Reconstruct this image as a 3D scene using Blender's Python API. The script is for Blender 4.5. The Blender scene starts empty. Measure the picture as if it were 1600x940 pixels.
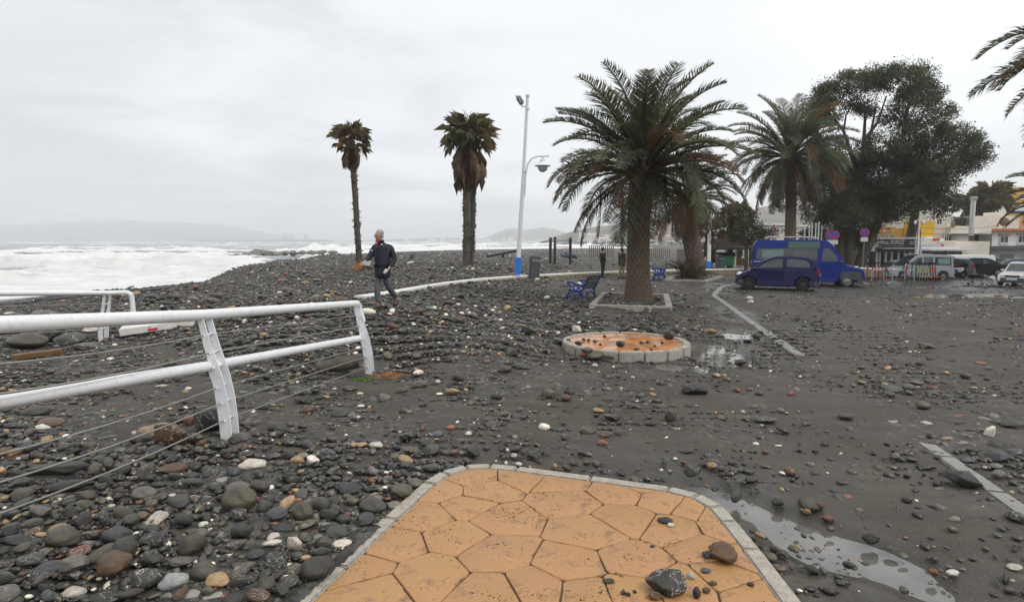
import bpy, bmesh, math, random
import numpy as np
from mathutils import Vector, Matrix, Euler

random.seed(7); RNG = np.random.default_rng(11)
S = bpy.context.scene
COL = S.collection
PI = math.pi
R = math.radians

# ------------------------------------------------------------------ camera
F, HZ, CZ = 940.0, 375.0, 2.1          # focal length (px of the 1600 px photo), horizon row, eye height
TH = math.atan((470 - HZ) / F)
cd = bpy.data.cameras.new("camera")
cd.sensor_width = 36.0; cd.lens = 36.0 * F / 1600.0
cd.clip_start = 0.05; cd.clip_end = 20000
cam = bpy.data.objects.new("camera", cd); COL.objects.link(cam)
cam.location = (0, 0, CZ); cam.rotation_euler = (PI / 2 - TH, 0, 0)
S.camera = cam

# ------------------------------------------------------------------ view, sampling
S.view_settings.view_transform = 'Standard'; S.view_settings.look = 'None'
S.view_settings.exposure = 0.0; S.view_settings.gamma = 1.0
try:
    S.cycles.use_denoising = True
    S.cycles.max_bounces = 6; S.cycles.diffuse_bounces = 3; S.cycles.glossy_bounces = 3
    S.cycles.transmission_bounces = 3; S.cycles.volume_bounces = 4; S.cycles.transparent_max_bounces = 6
    S.cycles.sample_clamp_indirect = 6
except Exception:
    pass

# ------------------------------------------------------------------ world: overcast cloud deck over a Nishita sky
SUN_EL, SUN_AZ = R(50), R(115)          # azimuth clockwise from +Y
SUN_DIR = Vector((math.sin(SUN_AZ) * math.cos(SUN_EL), math.cos(SUN_AZ) * math.cos(SUN_EL), math.sin(SUN_EL)))
w = bpy.data.worlds.new("World"); S.world = w; w.use_nodes = True
nt = w.node_tree; nt.nodes.clear()
def N(t, **k):
    n = nt.nodes.new(t)
    for a, b in k.items(): setattr(n, a, b)
    return n
L = lambda a, b: nt.links.new(a, b)
out = N('ShaderNodeOutputWorld'); bg = N('ShaderNodeBackground'); bg.inputs['Strength'].default_value = 0.1
sky = N('ShaderNodeTexSky', sky_type='NISHITA', sun_disc=False, sun_elevation=SUN_EL, sun_rotation=SUN_AZ)
tc = N('ShaderNodeTexCoord'); sep = N('ShaderNodeSeparateXYZ'); L(tc.outputs['Generated'], sep.inputs[0])
zz = N('ShaderNodeMath', operation='MAXIMUM'); L(sep.outputs['Z'], zz.inputs[0]); zz.inputs[1].default_value = 0.0
za = N('ShaderNodeMath', operation='ADD'); L(zz.outputs[0], za.inputs[0]); za.inputs[1].default_value = 0.16
dx = N('ShaderNodeMath', operation='DIVIDE'); L(sep.outputs['X'], dx.inputs[0]); L(za.outputs[0], dx.inputs[1])
dy = N('ShaderNodeMath', operation='DIVIDE'); L(sep.outputs['Y'], dy.inputs[0]); L(za.outputs[0], dy.inputs[1])
cb = N('ShaderNodeCombineXYZ'); L(dx.outputs[0], cb.inputs[0]); L(dy.outputs[0], cb.inputs[1])
n1 = N('ShaderNodeTexNoise'); n1.inputs['Scale'].default_value = 1.15; n1.inputs['Detail'].default_value = 7; n1.inputs['Roughness'].default_value = 0.52
n1.inputs['Distortion'].default_value = 0.5; L(cb.outputs[0], n1.inputs['Vector'])
n2 = N('ShaderNodeTexNoise'); n2.inputs['Scale'].default_value = 0.45; n2.inputs['Detail'].default_value = 3; L(cb.outputs[0], n2.inputs['Vector'])
dot = N('ShaderNodeVectorMath', operation='DOT_PRODUCT'); L(tc.outputs['Generated'], dot.inputs[0]); dot.inputs[1].default_value = tuple(SUN_DIR)
a1 = N('ShaderNodeMath', operation='MULTIPLY_ADD'); L(n1.outputs['Fac'], a1.inputs[0]); a1.inputs[1].default_value = 0.85; a1.inputs[2].default_value = -0.13
a2 = N('ShaderNodeMath', operation='MULTIPLY_ADD'); L(n2.outputs['Fac'], a2.inputs[0]); a2.inputs[1].default_value = 0.5; L(a1.outputs[0], a2.inputs[2])
a3 = N('ShaderNodeMath', operation='MULTIPLY_ADD'); L(dot.outputs['Value'], a3.inputs[0]); a3.inputs[1].default_value = 0.55; L(a2.outputs[0], a3.inputs[2])
rp = N('ShaderNodeValToRGB'); L(a3.outputs[0], rp.inputs[0])
cr = rp.color_ramp; cr.elements[0].position = 0.22; cr.elements[0].color = (0.62, 0.632, 0.655, 1)
cr.elements[1].position = 0.86; cr.elements[1].color = (0.985, 0.99, 1.0, 1)
e = cr.elements.new(0.5); e.color = (0.82, 0.832, 0.852, 1)
sc = N('ShaderNodeVectorMath', operation='SCALE'); L(rp.outputs[0], sc.inputs[0]); sc.inputs['Scale'].default_value = 11.2
sk = N('ShaderNodeVectorMath', operation='SCALE'); L(sky.outputs[0], sk.inputs[0]); sk.inputs['Scale'].default_value = 0.12
ad = N('ShaderNodeVectorMath', operation='ADD'); L(sc.outputs[0], ad.inputs[0]); L(sk.outputs[0], ad.inputs[1])
L(ad.outputs[0], bg.inputs['Color']); L(bg.outputs[0], out.inputs['Surface'])

# ------------------------------------------------------------------ sun behind the clouds
sl = bpy.data.lights.new("sun", 'SUN'); sl.energy = 1.4; sl.angle = R(20); sl.color = (1.0, 0.97, 0.93)
so = bpy.data.objects.new("sun", sl); COL.objects.link(so); so.location = (20, 10, 60)
so.rotation_euler = (-SUN_DIR).to_track_quat('-Z', 'Y').to_euler()

# ------------------------------------------------------------------ projection helpers
FW = Vector((0, math.cos(TH), -math.sin(TH))); UP = Vector((0, math.sin(TH), math.cos(TH)))
def ray(px, py):
    return FW + Vector(((px - 800) / F, 0, 0)) - UP * ((py - 470) / F)
def at_y(px, py, Y):
    d = ray(px, py); return Vector((0, 0, CZ)) + d * (Y / d.y)
def at_z(px, py, z):
    d = ray(px, py); return Vector((0, 0, CZ)) + d * ((z - CZ) / d.z)
def project(x, y, z):                     # numpy arrays
    dep = y * math.cos(TH) - (z - CZ) * math.sin(TH)
    up = y * math.sin(TH) + (z - CZ) * math.cos(TH)
    return 800 + F * x / dep, 470 - F * up / dep, dep

# ------------------------------------------------------------------ terrain: heights at surveyed spots, smoothly joined
SEA = -2.6
CTRL = [(0, 940, .24), (250, 900, .24), (450, 830, .2), (345, 690, .18), (0, 720, .22), (150, 640, .1), (560, 740, .16), (700, 700, .12),
        (600, 640, .0), (580, 590, -.04), (480, 600, .02), (760, 600, .02), (900, 640, .02), (900, 560, 0), (1060, 620, 0), (1200, 660, .0),
        (1100, 740, .03), (1300, 800, 0), (1600, 700, 0), (1350, 930, 0), (1600, 930, 0), (980, 575, -.02), (1100, 560, -.02), (1240, 550, .0),
        (600, 482, .56), (680, 490, .46), (450, 520, .46), (760, 510, .3), (700, 450, .28), (620, 462, .42), (500, 470, .62), (400, 470, .55), (330, 470, .35),
        (300, 520, .25), (200, 535, .05), (80, 560, .0), (80, 500, .1), (850, 500, .12), (850, 445, .05), (950, 460, 0), (950, 434, -.1), (1040, 434, -.1), (1000, 482, .0),
        (560, 421, .3), (730, 412, .25), (640, 420, .35), (860, 410, .05), (940, 408, -.2), (1000, 408, -.4), (1060, 405, -.6), (480, 425, .1),
        (1100, 448, .0), (1160, 470, .0), (1212, 452, .0), (1310, 446, -.3), (1585, 446, -.58), (1400, 438, -.55), (1450, 432, -.8), (1540, 425, -1.5),
        (1120, 420, -.3), (1200, 417, -.4), (1300, 425, -.8), (1400, 470, -.12), (1600, 480, -.15), (1500, 520, -.05), (1350, 520, -.02)]
CP = []
for px, py, z in CTRL:
    p = at_z(px, py, z); CP.append((px / 230.0, 2.4 * math.log(p.y), z))
for px, Y, z in [(950, 130, -1.6), (1100, 130, -2.0), (1250, 90, -1.9), (1400, 90, -1.9), (1600, 90, -2.0), (900, 300, -2.2), (1200, 300, -2.2), (1700, 300, -2.2),
                 (0, 14, .25), (0, 20, -.25), (0, 30, -1.2), (0, 38, -1.9), (200, 25, -.05), (200, 35, -.95), (200, 45, -1.7), (320, 28, -.0), (320, 40, -.85), (320, 52, -1.65),
                 (470, 50, -.0), (470, 90, -1.0), (470, 120, -1.9), (560, 70, -.15), (560, 130, -1.0), (560, 180, -1.9), (-300, 16, -.2), (-300, 28, -1.4), (640, 120, -.8), (640, 200, -1.9), (800, 120, -1.2), (800, 250, -2.1),
                 (900, 2.0, .1), (500, 2.0, .22), (1300, 2.0, .0), (0, 1.5, .22), (1600, 1.5, 0), (1000, 1500, -2.2), (1600, 1500, -2.2)]:
    CP.append((px / 230.0, 2.4 * math.log(Y), z))
CP = np.array(CP)
SH_PX = np.array([-900, 0, 200, 320, 400, 470, 560, 640, 760, 860, 930, 990, 1040, 3000.])
SH_Y = np.array([40, 47.5, 57, 68, 95, 152, 215, 258, 315, 384, 520, 900, 6000, 9000.])
PADS = []                                  # (x, y, rx, ry, rot, depth) hollows that hold puddles
def vnoise(x, y, seed=0):                  # cheap smooth value noise on numpy arrays
    xi = np.floor(x).astype(np.int64); yi = np.floor(y).astype(np.int64); fx = x - xi; fy = y - yi
    fx = fx * fx * (3 - 2 * fx); fy = fy * fy * (3 - 2 * fy)
    def h(a, b):
        n = (a * 374761393 + b * 668265263 + seed * 974711) & 0x7fffffff
        n = ((n ^ (n >> 13)) * 1274126177) & 0x7fffffff
        return ((n ^ (n >> 16)) & 0xffff) / 65535.0
    return (h(xi, yi) * (1 - fx) + h(xi + 1, yi) * fx) * (1 - fy) + (h(xi, yi + 1) * (1 - fx) + h(xi + 1, yi + 1) * fx) * fy
def polar(x, y):
    x = np.asarray(x, float); y = np.asarray(y, float)
    r = np.maximum(np.hypot(x, y), 1.2); a = np.clip(np.arctan2(x, y), -1.0, 1.0)
    return 800 + F * np.tan(a), r * np.cos(a)
def gz(x, y, detail=False):
    x = np.atleast_1d(np.asarray(x, float)); y = np.atleast_1d(np.asarray(y, float))
    px, Y = polar(x, y)
    qa = px / 230.0; qb = 2.4 * np.log(np.clip(Y, 1.3, 6000))
    num = np.zeros_like(qa); den = np.zeros_like(qa)
    for a, b, z in CP:
        wgt = 1.0 / ((qa - a) ** 2 + (qb - b) ** 2 + 0.012) ** 1.7
        num += wgt * z; den += wgt
    z = num / den
    ys = np.interp(px, SH_PX, SH_Y)
    t = (Y - ys * .78) / (ys * .22)
    z = np.where(t > 0, z + (SEA - z) * np.clip(t, 0, 1) - np.clip(t - 1, 0, 3) * 0.9, z)
    if detail:
        near = np.clip(1.2 - Y / 40.0, 0, 1); flat = []
        for cx, cy, rx, ry, ro, d in PADS:
            c, s = math.cos(ro), math.sin(ro)
            u = ((x - cx) * c + (y - cy) * s) / rx; v = (-(x - cx) * s + (y - cy) * c) / ry
            mk = np.clip((3.0 - (u * u + v * v)) / 2.2, 0, 1); mk = mk * mk * (3 - 2 * mk); flat.append((mk, d, u * u + v * v))
            z = z + (gz(cx, cy)[0] - z) * mk; near = near * (1 - .55 * mk)
        z = z + near * ((vnoise(x * 1.3, y * 1.3, 1) - .5) * .05 + (vnoise(x * 4, y * 4, 2) - .5) * .022 + (vnoise(x * 11, y * 11, 3) - .5) * .010)
        z = z + np.clip((Y - 20) / 60, 0, 1) * (vnoise(x * .25, y * .25, 5) - .5) * .12
        for mk, d, r2 in flat: z = z - d * np.clip((1.5 - r2 + (vnoise(x * 2.3, y * 2.3, 31) - .5) * 1.1) / 1.5, 0, 1)
    return z
def gz1(x, y): return float(gz(x, y)[0])
def at_g(px, py):                          # the spot of ground that a pixel of the photograph shows
    lo = None
    for Y in np.geomspace(1.6, 900, 260):
        p = at_y(px, py, Y)
        if p.z <= gz1(p.x, p.y):
            hi = Y
            for _ in range(18):
                m = (lo + hi) / 2 if lo else hi
                q = at_y(px, py, m)
                if q.z <= gz1(q.x, q.y): hi = m
                else: lo = m
            q = at_y(px, py, hi); q.z = gz1(q.x, q.y); return q
        lo = Y
    q = at_y(px, py, 900); return q

# ------------------------------------------------------------------ materials
def rgb(c): return (c[0], c[1], c[2], 1.0)
def M(name, base, rough=.6, var=.18, scale=6., bump=0., bscale=40., metal=0., spec=.5, coat=0., objcol=False, attr=None, base2=None, stain=0., dirt=(.05, .045, .035), trans=0.):
    m = bpy.data.materials.new(name); m.use_nodes = True
    t = m.node_tree; b = t.nodes['Principled BSDF']; lk = t.links.new
    b.inputs['Roughness'].default_value = rough; b.inputs['Metallic'].default_value = metal
    b.inputs['Specular IOR Level'].default_value = spec; b.inputs['Coat Weight'].default_value = coat; b.inputs['Coat Roughness'].default_value = .08
    co = t.nodes.new('ShaderNodeTexCoord')
    if objcol:
        oi = t.nodes.new('ShaderNodeObjectInfo'); src = oi.outputs['Color']
    elif attr:
        at = t.nodes.new('ShaderNodeAttribute'); at.attribute_name = attr; src = at.outputs['Color']
    else:
        rg = t.nodes.new('ShaderNodeRGB'); rg.outputs[0].default_value = rgb(base); src = rg.outputs[0]
    no = t.nodes.new('ShaderNodeTexNoise'); no.inputs['Scale'].default_value = scale; no.inputs['Detail'].default_value = 5; no.inputs['Roughness'].default_value = .6
    lk(co.outputs['Object'], no.inputs['Vector'])
    if base2:
        mx = t.nodes.new('ShaderNodeMix'); mx.data_type = 'RGBA'
        rr = t.nodes.new('ShaderNodeMapRange'); rr.inputs[1].default_value = .38; rr.inputs[2].default_value = .62; lk(no.outputs['Fac'], rr.inputs[0])
        lk(rr.outputs[0], mx.inputs[0]); lk(src, mx.inputs[6]); mx.inputs[7].default_value = rgb(base2); src = mx.outputs[2]
    if var:
        mr = t.nodes.new('ShaderNodeMapRange'); mr.inputs[1].default_value = .25; mr.inputs[2].default_value = .75
        mr.inputs[3].default_value = 1 - var; mr.inputs[4].default_value = 1 + var; lk(no.outputs['Fac'], mr.inputs[0])
        vm = t.nodes.new('ShaderNodeVectorMath'); vm.operation = 'SCALE'; lk(src, vm.inputs[0]); lk(mr.outputs[0], vm.inputs['Scale']); src = vm.outputs[0]
    if stain:
        n3 = t.nodes.new('ShaderNodeTexNoise'); n3.inputs['Scale'].default_value = scale * 2.7; n3.inputs['Detail'].default_value = 8; n3.inputs['Roughness'].default_value = .7
        lk(co.outputs['Object'], n3.inputs['Vector'])
        r3 = t.nodes.new('ShaderNodeMapRange'); r3.inputs[1].default_value = .54; r3.inputs[2].default_value = .68; r3.inputs[4].default_value = stain; lk(n3.outputs['Fac'], r3.inputs[0])
        m3 = t.nodes.new('ShaderNodeMix'); m3.data_type = 'RGBA'; lk(r3.outputs[0], m3.inputs[0]); lk(src, m3.inputs[6]); m3.inputs[7].default_value = rgb(dirt); src = m3.outputs[2]
    lk(src, b.inputs['Base Color'])
    if trans:
        tr = t.nodes.new('ShaderNodeBsdfTranslucent'); mm = t.nodes.new('ShaderNodeMixShader'); mm.inputs[0].default_value = trans; lk(src, tr.inputs['Color']); lk(b.outputs[0], mm.inputs[1]); lk(tr.outputs[0], mm.inputs[2]); lk(mm.outputs[0], t.nodes['Material Output'].inputs['Surface'])
    if bump:
        n2 = t.nodes.new('ShaderNodeTexNoise'); n2.inputs['Scale'].default_value = bscale; n2.inputs['Detail'].default_value = 6; lk(co.outputs['Object'], n2.inputs['Vector'])
        bp = t.nodes.new('ShaderNodeBump'); bp.inputs['Strength'].default_value = bump; bp.inputs['Distance'].default_value = .02
        lk(n2.outputs['Fac'], bp.inputs['Height']); lk(bp.outputs[0], b.inputs['Normal'])
    return m

# ------------------------------------------------------------------ mesh and object helpers
class MB:
    """collects shapes; build() links them as one mesh object"""
    def __init__(s): s.v = []; s.f = []; s.m = []; s.cm = 0
    def add(s, vs, fs):
        o = len(s.v); s.v += [tuple(p) for p in vs]; s.f += [tuple(i + o for i in f) for f in fs]; s.m += [s.cm] * len(fs); return s
    def box(s, c, d, rot=None):
        x, y, z = d[0] / 2, d[1] / 2, d[2] / 2
        vs = [Vector((a * x, b * y, e_ * z)) for a in (-1, 1) for b in (-1, 1) for e_ in (-1, 1)]
        if rot is not None:
            rm = Euler(rot).to_matrix(); vs = [rm @ p for p in vs]
        c = Vector(c)
        return s.add([p + c for p in vs], [(0, 1, 3, 2), (4, 6, 7, 5), (0, 4, 5, 1), (2, 3, 7, 6), (0, 2, 6, 4), (1, 5, 7, 3)])
    def tube(s, pts, rad, n=8, cap=True, flat=None):
        pts = [Vector(p) for p in pts]; k = len(pts)
        if not hasattr(rad, '__len__'): rad = [rad] * k
        vs, fs = [], []; ref = None
        for i, p in enumerate(pts):
            t = (pts[min(i + 1, k - 1)] - pts[max(i - 1, 0)]).normalized()
            if ref is None:
                ref = t.orthogonal().normalized()
                if abs(t.z) < .9: ref = (Vector((0, 0, 1)) - t * t.z).normalized()
            ref = (ref - t * ref.dot(t)).normalized(); b = t.cross(ref)
            for j in range(n):
                a = 2 * PI * j / n
                vs.append(p + (ref * math.cos(a) + b * math.sin(a) * (flat or 1)) * rad[i])
        for i in range(k - 1):
            for j in range(n):
                fs.append((i * n + j, i * n + (j + 1) % n, (i + 1) * n + (j + 1) % n, (i + 1) * n + j))
        if cap: fs.append(tuple(range(n))[::-1]); fs.append(tuple(range((k - 1) * n, k * n)))
        return s.add(vs, fs)
    def lathe(s, prof, n=20, c=(0, 0, 0), axis='Z'):
        vs, fs = [], []
        for r, z in prof:
            for j in range(n):
                a = 2 * PI * j / n
                p = (r * math.cos(a), r * math.sin(a), z)
                if axis == 'Y': p = (p[0], p[2], p[1])
                if axis == 'X': p = (p[2], p[0], p[1])
                vs.append((p[0] + c[0], p[1] + c[1], p[2] + c[2]))
        k = len(prof)
        for i in range(k - 1):
            for j in range(n): fs.append((i * n + j, i * n + (j + 1) % n, (i + 1) * n + (j + 1) % n, (i + 1) * n + j))
        fs.append(tuple(range(n))[::-1]); fs.append(tuple(range((k - 1) * n, k * n)))
        return s.add(vs, fs)
    def prism(s, poly, d0, d1, plane='XY', fn=None):
        """closed polygon extruded from d0 to d1 along the plane's normal"""
        k = len(poly); vs = []
        for d in (d0, d1):
            for a, b in poly:
                p = {'XY': (a, b, d), 'XZ': (a, d, b), 'YZ': (d, a, b)}[plane]
                vs.append(fn(p) if fn else p)
        fs = [tuple(range(k))[::-1], tuple(range(k, 2 * k))] + [(i, (i + 1) % k, k + (i + 1) % k, k + i) for i in range(k)]
        return s.add(vs, fs)
    def ell(s, c, r, n=10, m=7, rot=None):
        vs, fs = [], []
        rm = Euler(rot).to_matrix() if rot else None
        for i in range(m + 1):
            a = PI * i / m
            for j in range(n):
                b = 2 * PI * j / n
                p = Vector((r[0] * math.sin(a) * math.cos(b), r[1] * math.sin(a) * math.sin(b), r[2] * math.cos(a)))
                if rm: p = rm @ p
                vs.append(p + Vector(c))
        for i in range(m):
            for j in range(n): fs.append((i * n + j, (i + 1) * n + j, (i + 1) * n + (j + 1) % n, i * n + (j + 1) % n))
        return s.add(vs, fs)
    def mesh(s, name, bevel=0, smooth=None, segs=2):
        me = bpy.data.meshes.new(name); me.from_pydata(s.v, [], s.f)
        if any(s.m): me.polygons.foreach_set('material_index', s.m)
        bm = bmesh.new(); bm.from_mesh(me); bmesh.ops.recalc_face_normals(bm, faces=bm.faces)
        if bevel:
            es = [e_ for e_ in bm.edges if len(e_.link_faces) == 2 and e_.calc_face_angle(0) > .6]
            bmesh.ops.bevel(bm, geom=es, offset=bevel, segments=segs, affect='EDGES', clamp_overlap=True)
        bm.to_mesh(me); bm.free()
        if smooth:
            me.polygons.foreach_set('use_smooth', [True] * len(me.polygons))
            if smooth < 3.1: me.set_sharp_from_angle(angle=smooth)
        return me
    def build(s, name, mat, parent=None, bevel=0, smooth=None, loc=None, segs=2, **k):
        return obj(name, s.mesh(name, bevel, smooth, segs), mat, parent, loc, **k)
def obj(name, me, mat=None, parent=None, loc=None, rot=None, scale=None):
    o = bpy.data.objects.new(name, me); COL.objects.link(o)
    if mat is not None and not me.materials:
        for q in (mat if isinstance(mat, (list, tuple)) else [mat]): me.materials.append(q)
    if parent is not None: o.parent = parent
    if loc is not None: o.location = loc
    if rot is not None: o.rotation_euler = rot
    if scale is not None: o.scale = scale
    return o
def tag(o, label=None, cat=None, group=None, kind=None):
    if label: o['label'] = label
    if cat: o['category'] = cat
    if group: o['group'] = group
    if kind: o['kind'] = kind
    return o
def thing(name, label, cat, loc=(0, 0, 0), rz=0., group=None, rot=None):
    o = bpy.data.objects.new(name, None); COL.objects.link(o); o.location = loc
    o.rotation_euler = rot if rot else (0, 0, rz); o.empty_display_size = .2
    return tag(o, label, cat, group)
KIDS = {}
def copy_tree(o, parent=None):
    c = o.copy(); COL.objects.link(c)
    if parent is not None: c.parent = parent
    for ch in list(o.children): copy_tree(ch, c)
    return c
def np_mesh(name, V, Fc, colors=None, smooth=False, k=3):
    """mesh from numpy arrays, all faces with k corners"""
    me = bpy.data.meshes.new(name); nv, nf = len(V), len(Fc)
    me.vertices.add(nv); me.vertices.foreach_set('co', np.ascontiguousarray(V, dtype=np.float32).ravel())
    me.loops.add(nf * k); me.loops.foreach_set('vertex_index', np.ascontiguousarray(Fc, dtype=np.int32).ravel())
    me.polygons.add(nf); me.polygons.foreach_set('loop_start', np.arange(0, nf * k, k, dtype=np.int32))
    me.polygons.foreach_set('loop_total', np.full(nf, k, dtype=np.int32))
    if smooth: me.polygons.foreach_set('use_smooth', np.ones(nf, dtype=bool))
    if colors is not None:
        a = me.color_attributes.new('Col', 'FLOAT_COLOR', 'POINT')
        c4 = np.ones((nv, 4), np.float32); c4[:, :3] = colors; a.data.foreach_set('color', c4.ravel())
    me.update(calc_edges=True); me.validate()
    return me
# ================================================================== LARGE STRUCTURE: ground, sea, hills, haze
def hull(pts):
    pts = sorted(set(pts)); 
    def half(ps):
        h = []
        for p in ps:
            while len(h) > 1 and (h[-1][0] - h[-2][0]) * (p[1] - h[-2][1]) - (h[-1][1] - h[-2][1]) * (p[0] - h[-2][0]) <= 0: h.pop()
            h.append(p)
        return h
    a, b = half(pts), half(pts[::-1]); return a[:-1] + b[:-1]
def clip_half(poly, p, n):                 # keep the side where (q-p).n <= 0
    res = []
    for i in range(len(poly)):
        a, b = poly[i], poly[(i + 1) % len(poly)]
        da = (a[0] - p[0]) * n[0] + (a[1] - p[1]) * n[1]; db = (b[0] - p[0]) * n[0] + (b[1] - p[1]) * n[1]
        if da <= 0: res.append(a)
        if da * db < 0:
            t = da / (da - db); res.append((a[0] + (b[0] - a[0]) * t, a[1] + (b[1] - a[1]) * t))
    return res
def inset(poly, d):                        # convex counter-clockwise polygon
    res = list(poly); k = len(poly)
    for i in range(k):
        a, b = poly[i], poly[(i + 1) % k]
        ex, ey = b[0] - a[0], b[1] - a[1]; l = math.hypot(ex, ey)
        if l < 1e-6: continue
        n = (ey / l, -ex / l); res = clip_half(res, (a[0] - n[0] * d, a[1] - n[1] * d), n)
        if len(res) < 3: return []
    return res
def resample(poly, step, closed=True):
    pts = [Vector(p) for p in poly] + ([Vector(poly[0])] if closed else []); o = []
    for a, b in zip(pts[:-1], pts[1:]):
        k = max(1, round((b - a).length / step)); o += [tuple(a.lerp(b, i / k)) for i in range(k)]
    if not closed: o.append(tuple(pts[-1]))
    return o
def chaikin(poly, it=1, f=.22):
    for _ in range(it):
        o = []
        for i in range(len(poly)):
            a, b = poly[i], poly[(i + 1) % len(poly)]
            o += [(a[0] + (b[0] - a[0]) * f, a[1] + (b[1] - a[1]) * f), (a[0] + (b[0] - a[0]) * (1 - f), a[1] + (b[1] - a[1]) * (1 - f))]
        poly = o
    return poly
def in_poly(x, y, poly):
    c = np.zeros(np.shape(x), bool); k = len(poly)
    for i in range(k):
        x1, y1 = poly[i]; x2, y2 = poly[(i + 1) % k]
        c ^= ((y1 > y) != (y2 > y)) & (x < (x2 - x1) * (y - y1) / (y2 - y1 + 1e-12) + x1)
    return c

PAV_Z = .18
PAV_PX = [(450, 940), (520, 880), (598, 808), (652, 758), (682, 738), (712, 727), (745, 722), (790, 724.5), (910, 741), (1040, 757), (1095, 770), (1130, 789), (1152, 813), (1181, 847), (1206, 892), (1225, 940)]
pav = [tuple(at_z(a, b, PAV_Z).xy) for a, b in PAV_PX]
pl, pr = pav[0], pav[-1]
PAV = hull([(pl[0] - .42, 1.6), (pl[0] - .5, -1.6), (pr[0] + .05, -1.6), (pr[0] + .06, 1.8)] + pav)
DISC = (2.2, 11.55, 1.225)
PLANT1 = [(2.35, 18.3), (4.72, 17.55), (5.75, 22.0), (3.4, 22.7)]
PLANT2 = [tuple(at_z(a, b, .06).xy) for a, b in ((1036, 437), (1102, 439), (1131, 431.5), (1075, 429))]
disc_poly = [(DISC[0] + DISC[2] * math.cos(a * PI / 20), DISC[1] + DISC[2] * math.sin(a * PI / 20)) for a in range(40)]
PUD = []
def puddle(px, py, rx, ry, rot, depth, lift=0.0):
    p = at_g(px, py); PADS.append((p.x, p.y, rx, ry, rot, depth)); PUD.append((p.x, p.y, rx * 1.35, ry * 1.35, rot, p.z - depth * .62 + lift))
puddle(1228, 822, .34, 1.12, .56, .075)
puddle(1118, 548, .62, 1.25, -.25, .06); puddle(1165, 524, .55, .7, .2, .06); puddle(1060, 574, .35, .6, 1.2, .05)
puddle(1088, 472, .4, 1.2, .3, .08); puddle(1122, 452, .6, 1.8, .2, .09); puddle(1150, 490, .4, 1.5, -.2, .07); puddle(1090, 434, 1.5, 1.0, 0, .05); puddle(1160, 431, 1.2, 1.5, 0, .05)
puddle(1530, 447, 5.0, 1.6, 0, .06); puddle(1450, 449, 2.5, 1.0, .1, .05); puddle(1600, 462, 3.0, 1.2, -.1, .05); puddle(1480, 462, 1.8, .7, .2, .04)
puddle(1540, 433, 5, 3, 0, .07); puddle(1120, 445, .6, 1.2, .1, .05); puddle(1000, 492, .4, .25, 0, .03)

# how thickly stones lie, surveyed at spots of the photograph (px, py, share covered)
DENS = np.array([(0, 940, 1), (200, 900, 1), (420, 900, 1), (540, 790, 1), (620, 735, .8), (300, 760, .95), (100, 690, .9), (300, 625, .22), (150, 645, .35), (220, 585, .55), (430, 690, .65), (520, 650, .5),
    (600, 645, .16), (700, 655, .14), (640, 695, .45), (720, 700, .22), (900, 650, .16), (1000, 705, .06), (850, 605, .35), (760, 595, .6), (690, 590, .75), (1100, 620, .07), (1100, 690, .12), (1150, 745, .22),
    (1250, 700, .04), (1300, 780, .07), (1400, 800, .03), (1500, 850, .03), (1400, 900, .08), (1560, 900, .10), (1300, 880, .14), (1545, 680, .5), (1480, 650, .25), (1600, 640, .25), (1405, 605, .45), (1350, 570, .22),
    (1220, 535, .6), (1280, 522, .35), (1450, 545, .08), (1550, 560, .08), (1500, 500, .10), (1400, 480, .18), (1550, 468, .22), (1350, 465, .12), (1200, 480, .15), (1150, 515, .25), (1130, 480, .15), (1060, 500, .55),
    (1000, 500, .85), (900, 490, .95), (820, 520, 1), (700, 530, 1), (600, 530, 1), (450, 570, 1), (350, 545, 1), (860, 560, .75), (950, 590, .55), (1050, 600, .22), (985, 455, .5), (900, 442, .6), (800, 450, .9),
    (1060, 455, .25), (950, 433, .4), (1100, 448, .15), (700, 405, 1), (850, 405, .9), (700, 470, 1), (450, 450, 1), (250, 480, 1), (50, 490, .9), (560, 640, .35), (800, 640, .28), (790, 690, .2), (920, 700, .2), (1000, 425, .3), (1050, 400, .2), (1200, 430, .15), (1330, 640, .05), (1240, 620, .06)], float)
def density(px, py):
    px = np.atleast_1d(px); py = np.atleast_1d(py); num = 0; den = 0
    for a, b, d in DENS:
        wgt = 1 / (((px - a) / 1.6) ** 2 + (py - b) ** 2 + 120.) ** 1.6; num = num + wgt * d; den = den + wgt
    d = num / den
    k = vnoise(px / 38., py / 16., 9) * .6 + vnoise(px / 13., py / 6., 10) * .4
    return np.clip(d * (.45 + 1.1 * k) if False else np.where(d > .75, d, d * np.clip(2.6 * k - .5, .05, 2.2)), 0, 1)

# ------------------------------------------------------------------ ground sheet
ang = np.concatenate([np.linspace(-PI, -1.02, 44, endpoint=False), np.linspace(-1.02, 1.02, 470), np.linspace(1.02, PI, 45)[1:-1]])
rad = np.concatenate([np.geomspace(.5, 42, 430, endpoint=False), np.geomspace(42, 6000, 96)])
AA, RR = np.meshgrid(ang, rad); gx = RR * np.sin(AA); gy = RR * np.cos(AA)
gzz = gz(gx.ravel(), gy.ravel(), True).reshape(gx.shape)
for poly, top in ((inset(PAV, .07), PAV_Z - .13), (disc_poly, .03), ):
    gzz = np.where(in_poly(gx, gy, poly), np.minimum(gzz, top), gzz)
for poly, lv in ((PLANT1, .125), (PLANT2, .04)):
    gzz = np.where(in_poly(gx, gy, poly), lv + (vnoise(gx * 3, gy * 3, 4) - .5) * .05, gzz)
k = len(ang); nr = len(rad)
V = np.stack([gx.ravel(), gy.ravel(), gzz.ravel()], 1); V = np.vstack([V, [[0, 0, float(gzz[0].mean())]]])
i0 = np.arange(nr - 1)[:, None] * k; j0 = np.arange(k)[None, :]; j1 = (j0 + 1) % k
Q = np.stack([i0 + j0, i0 + j1, i0 + k + j1, i0 + k + j0], -1).reshape(-1, 4)
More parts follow.
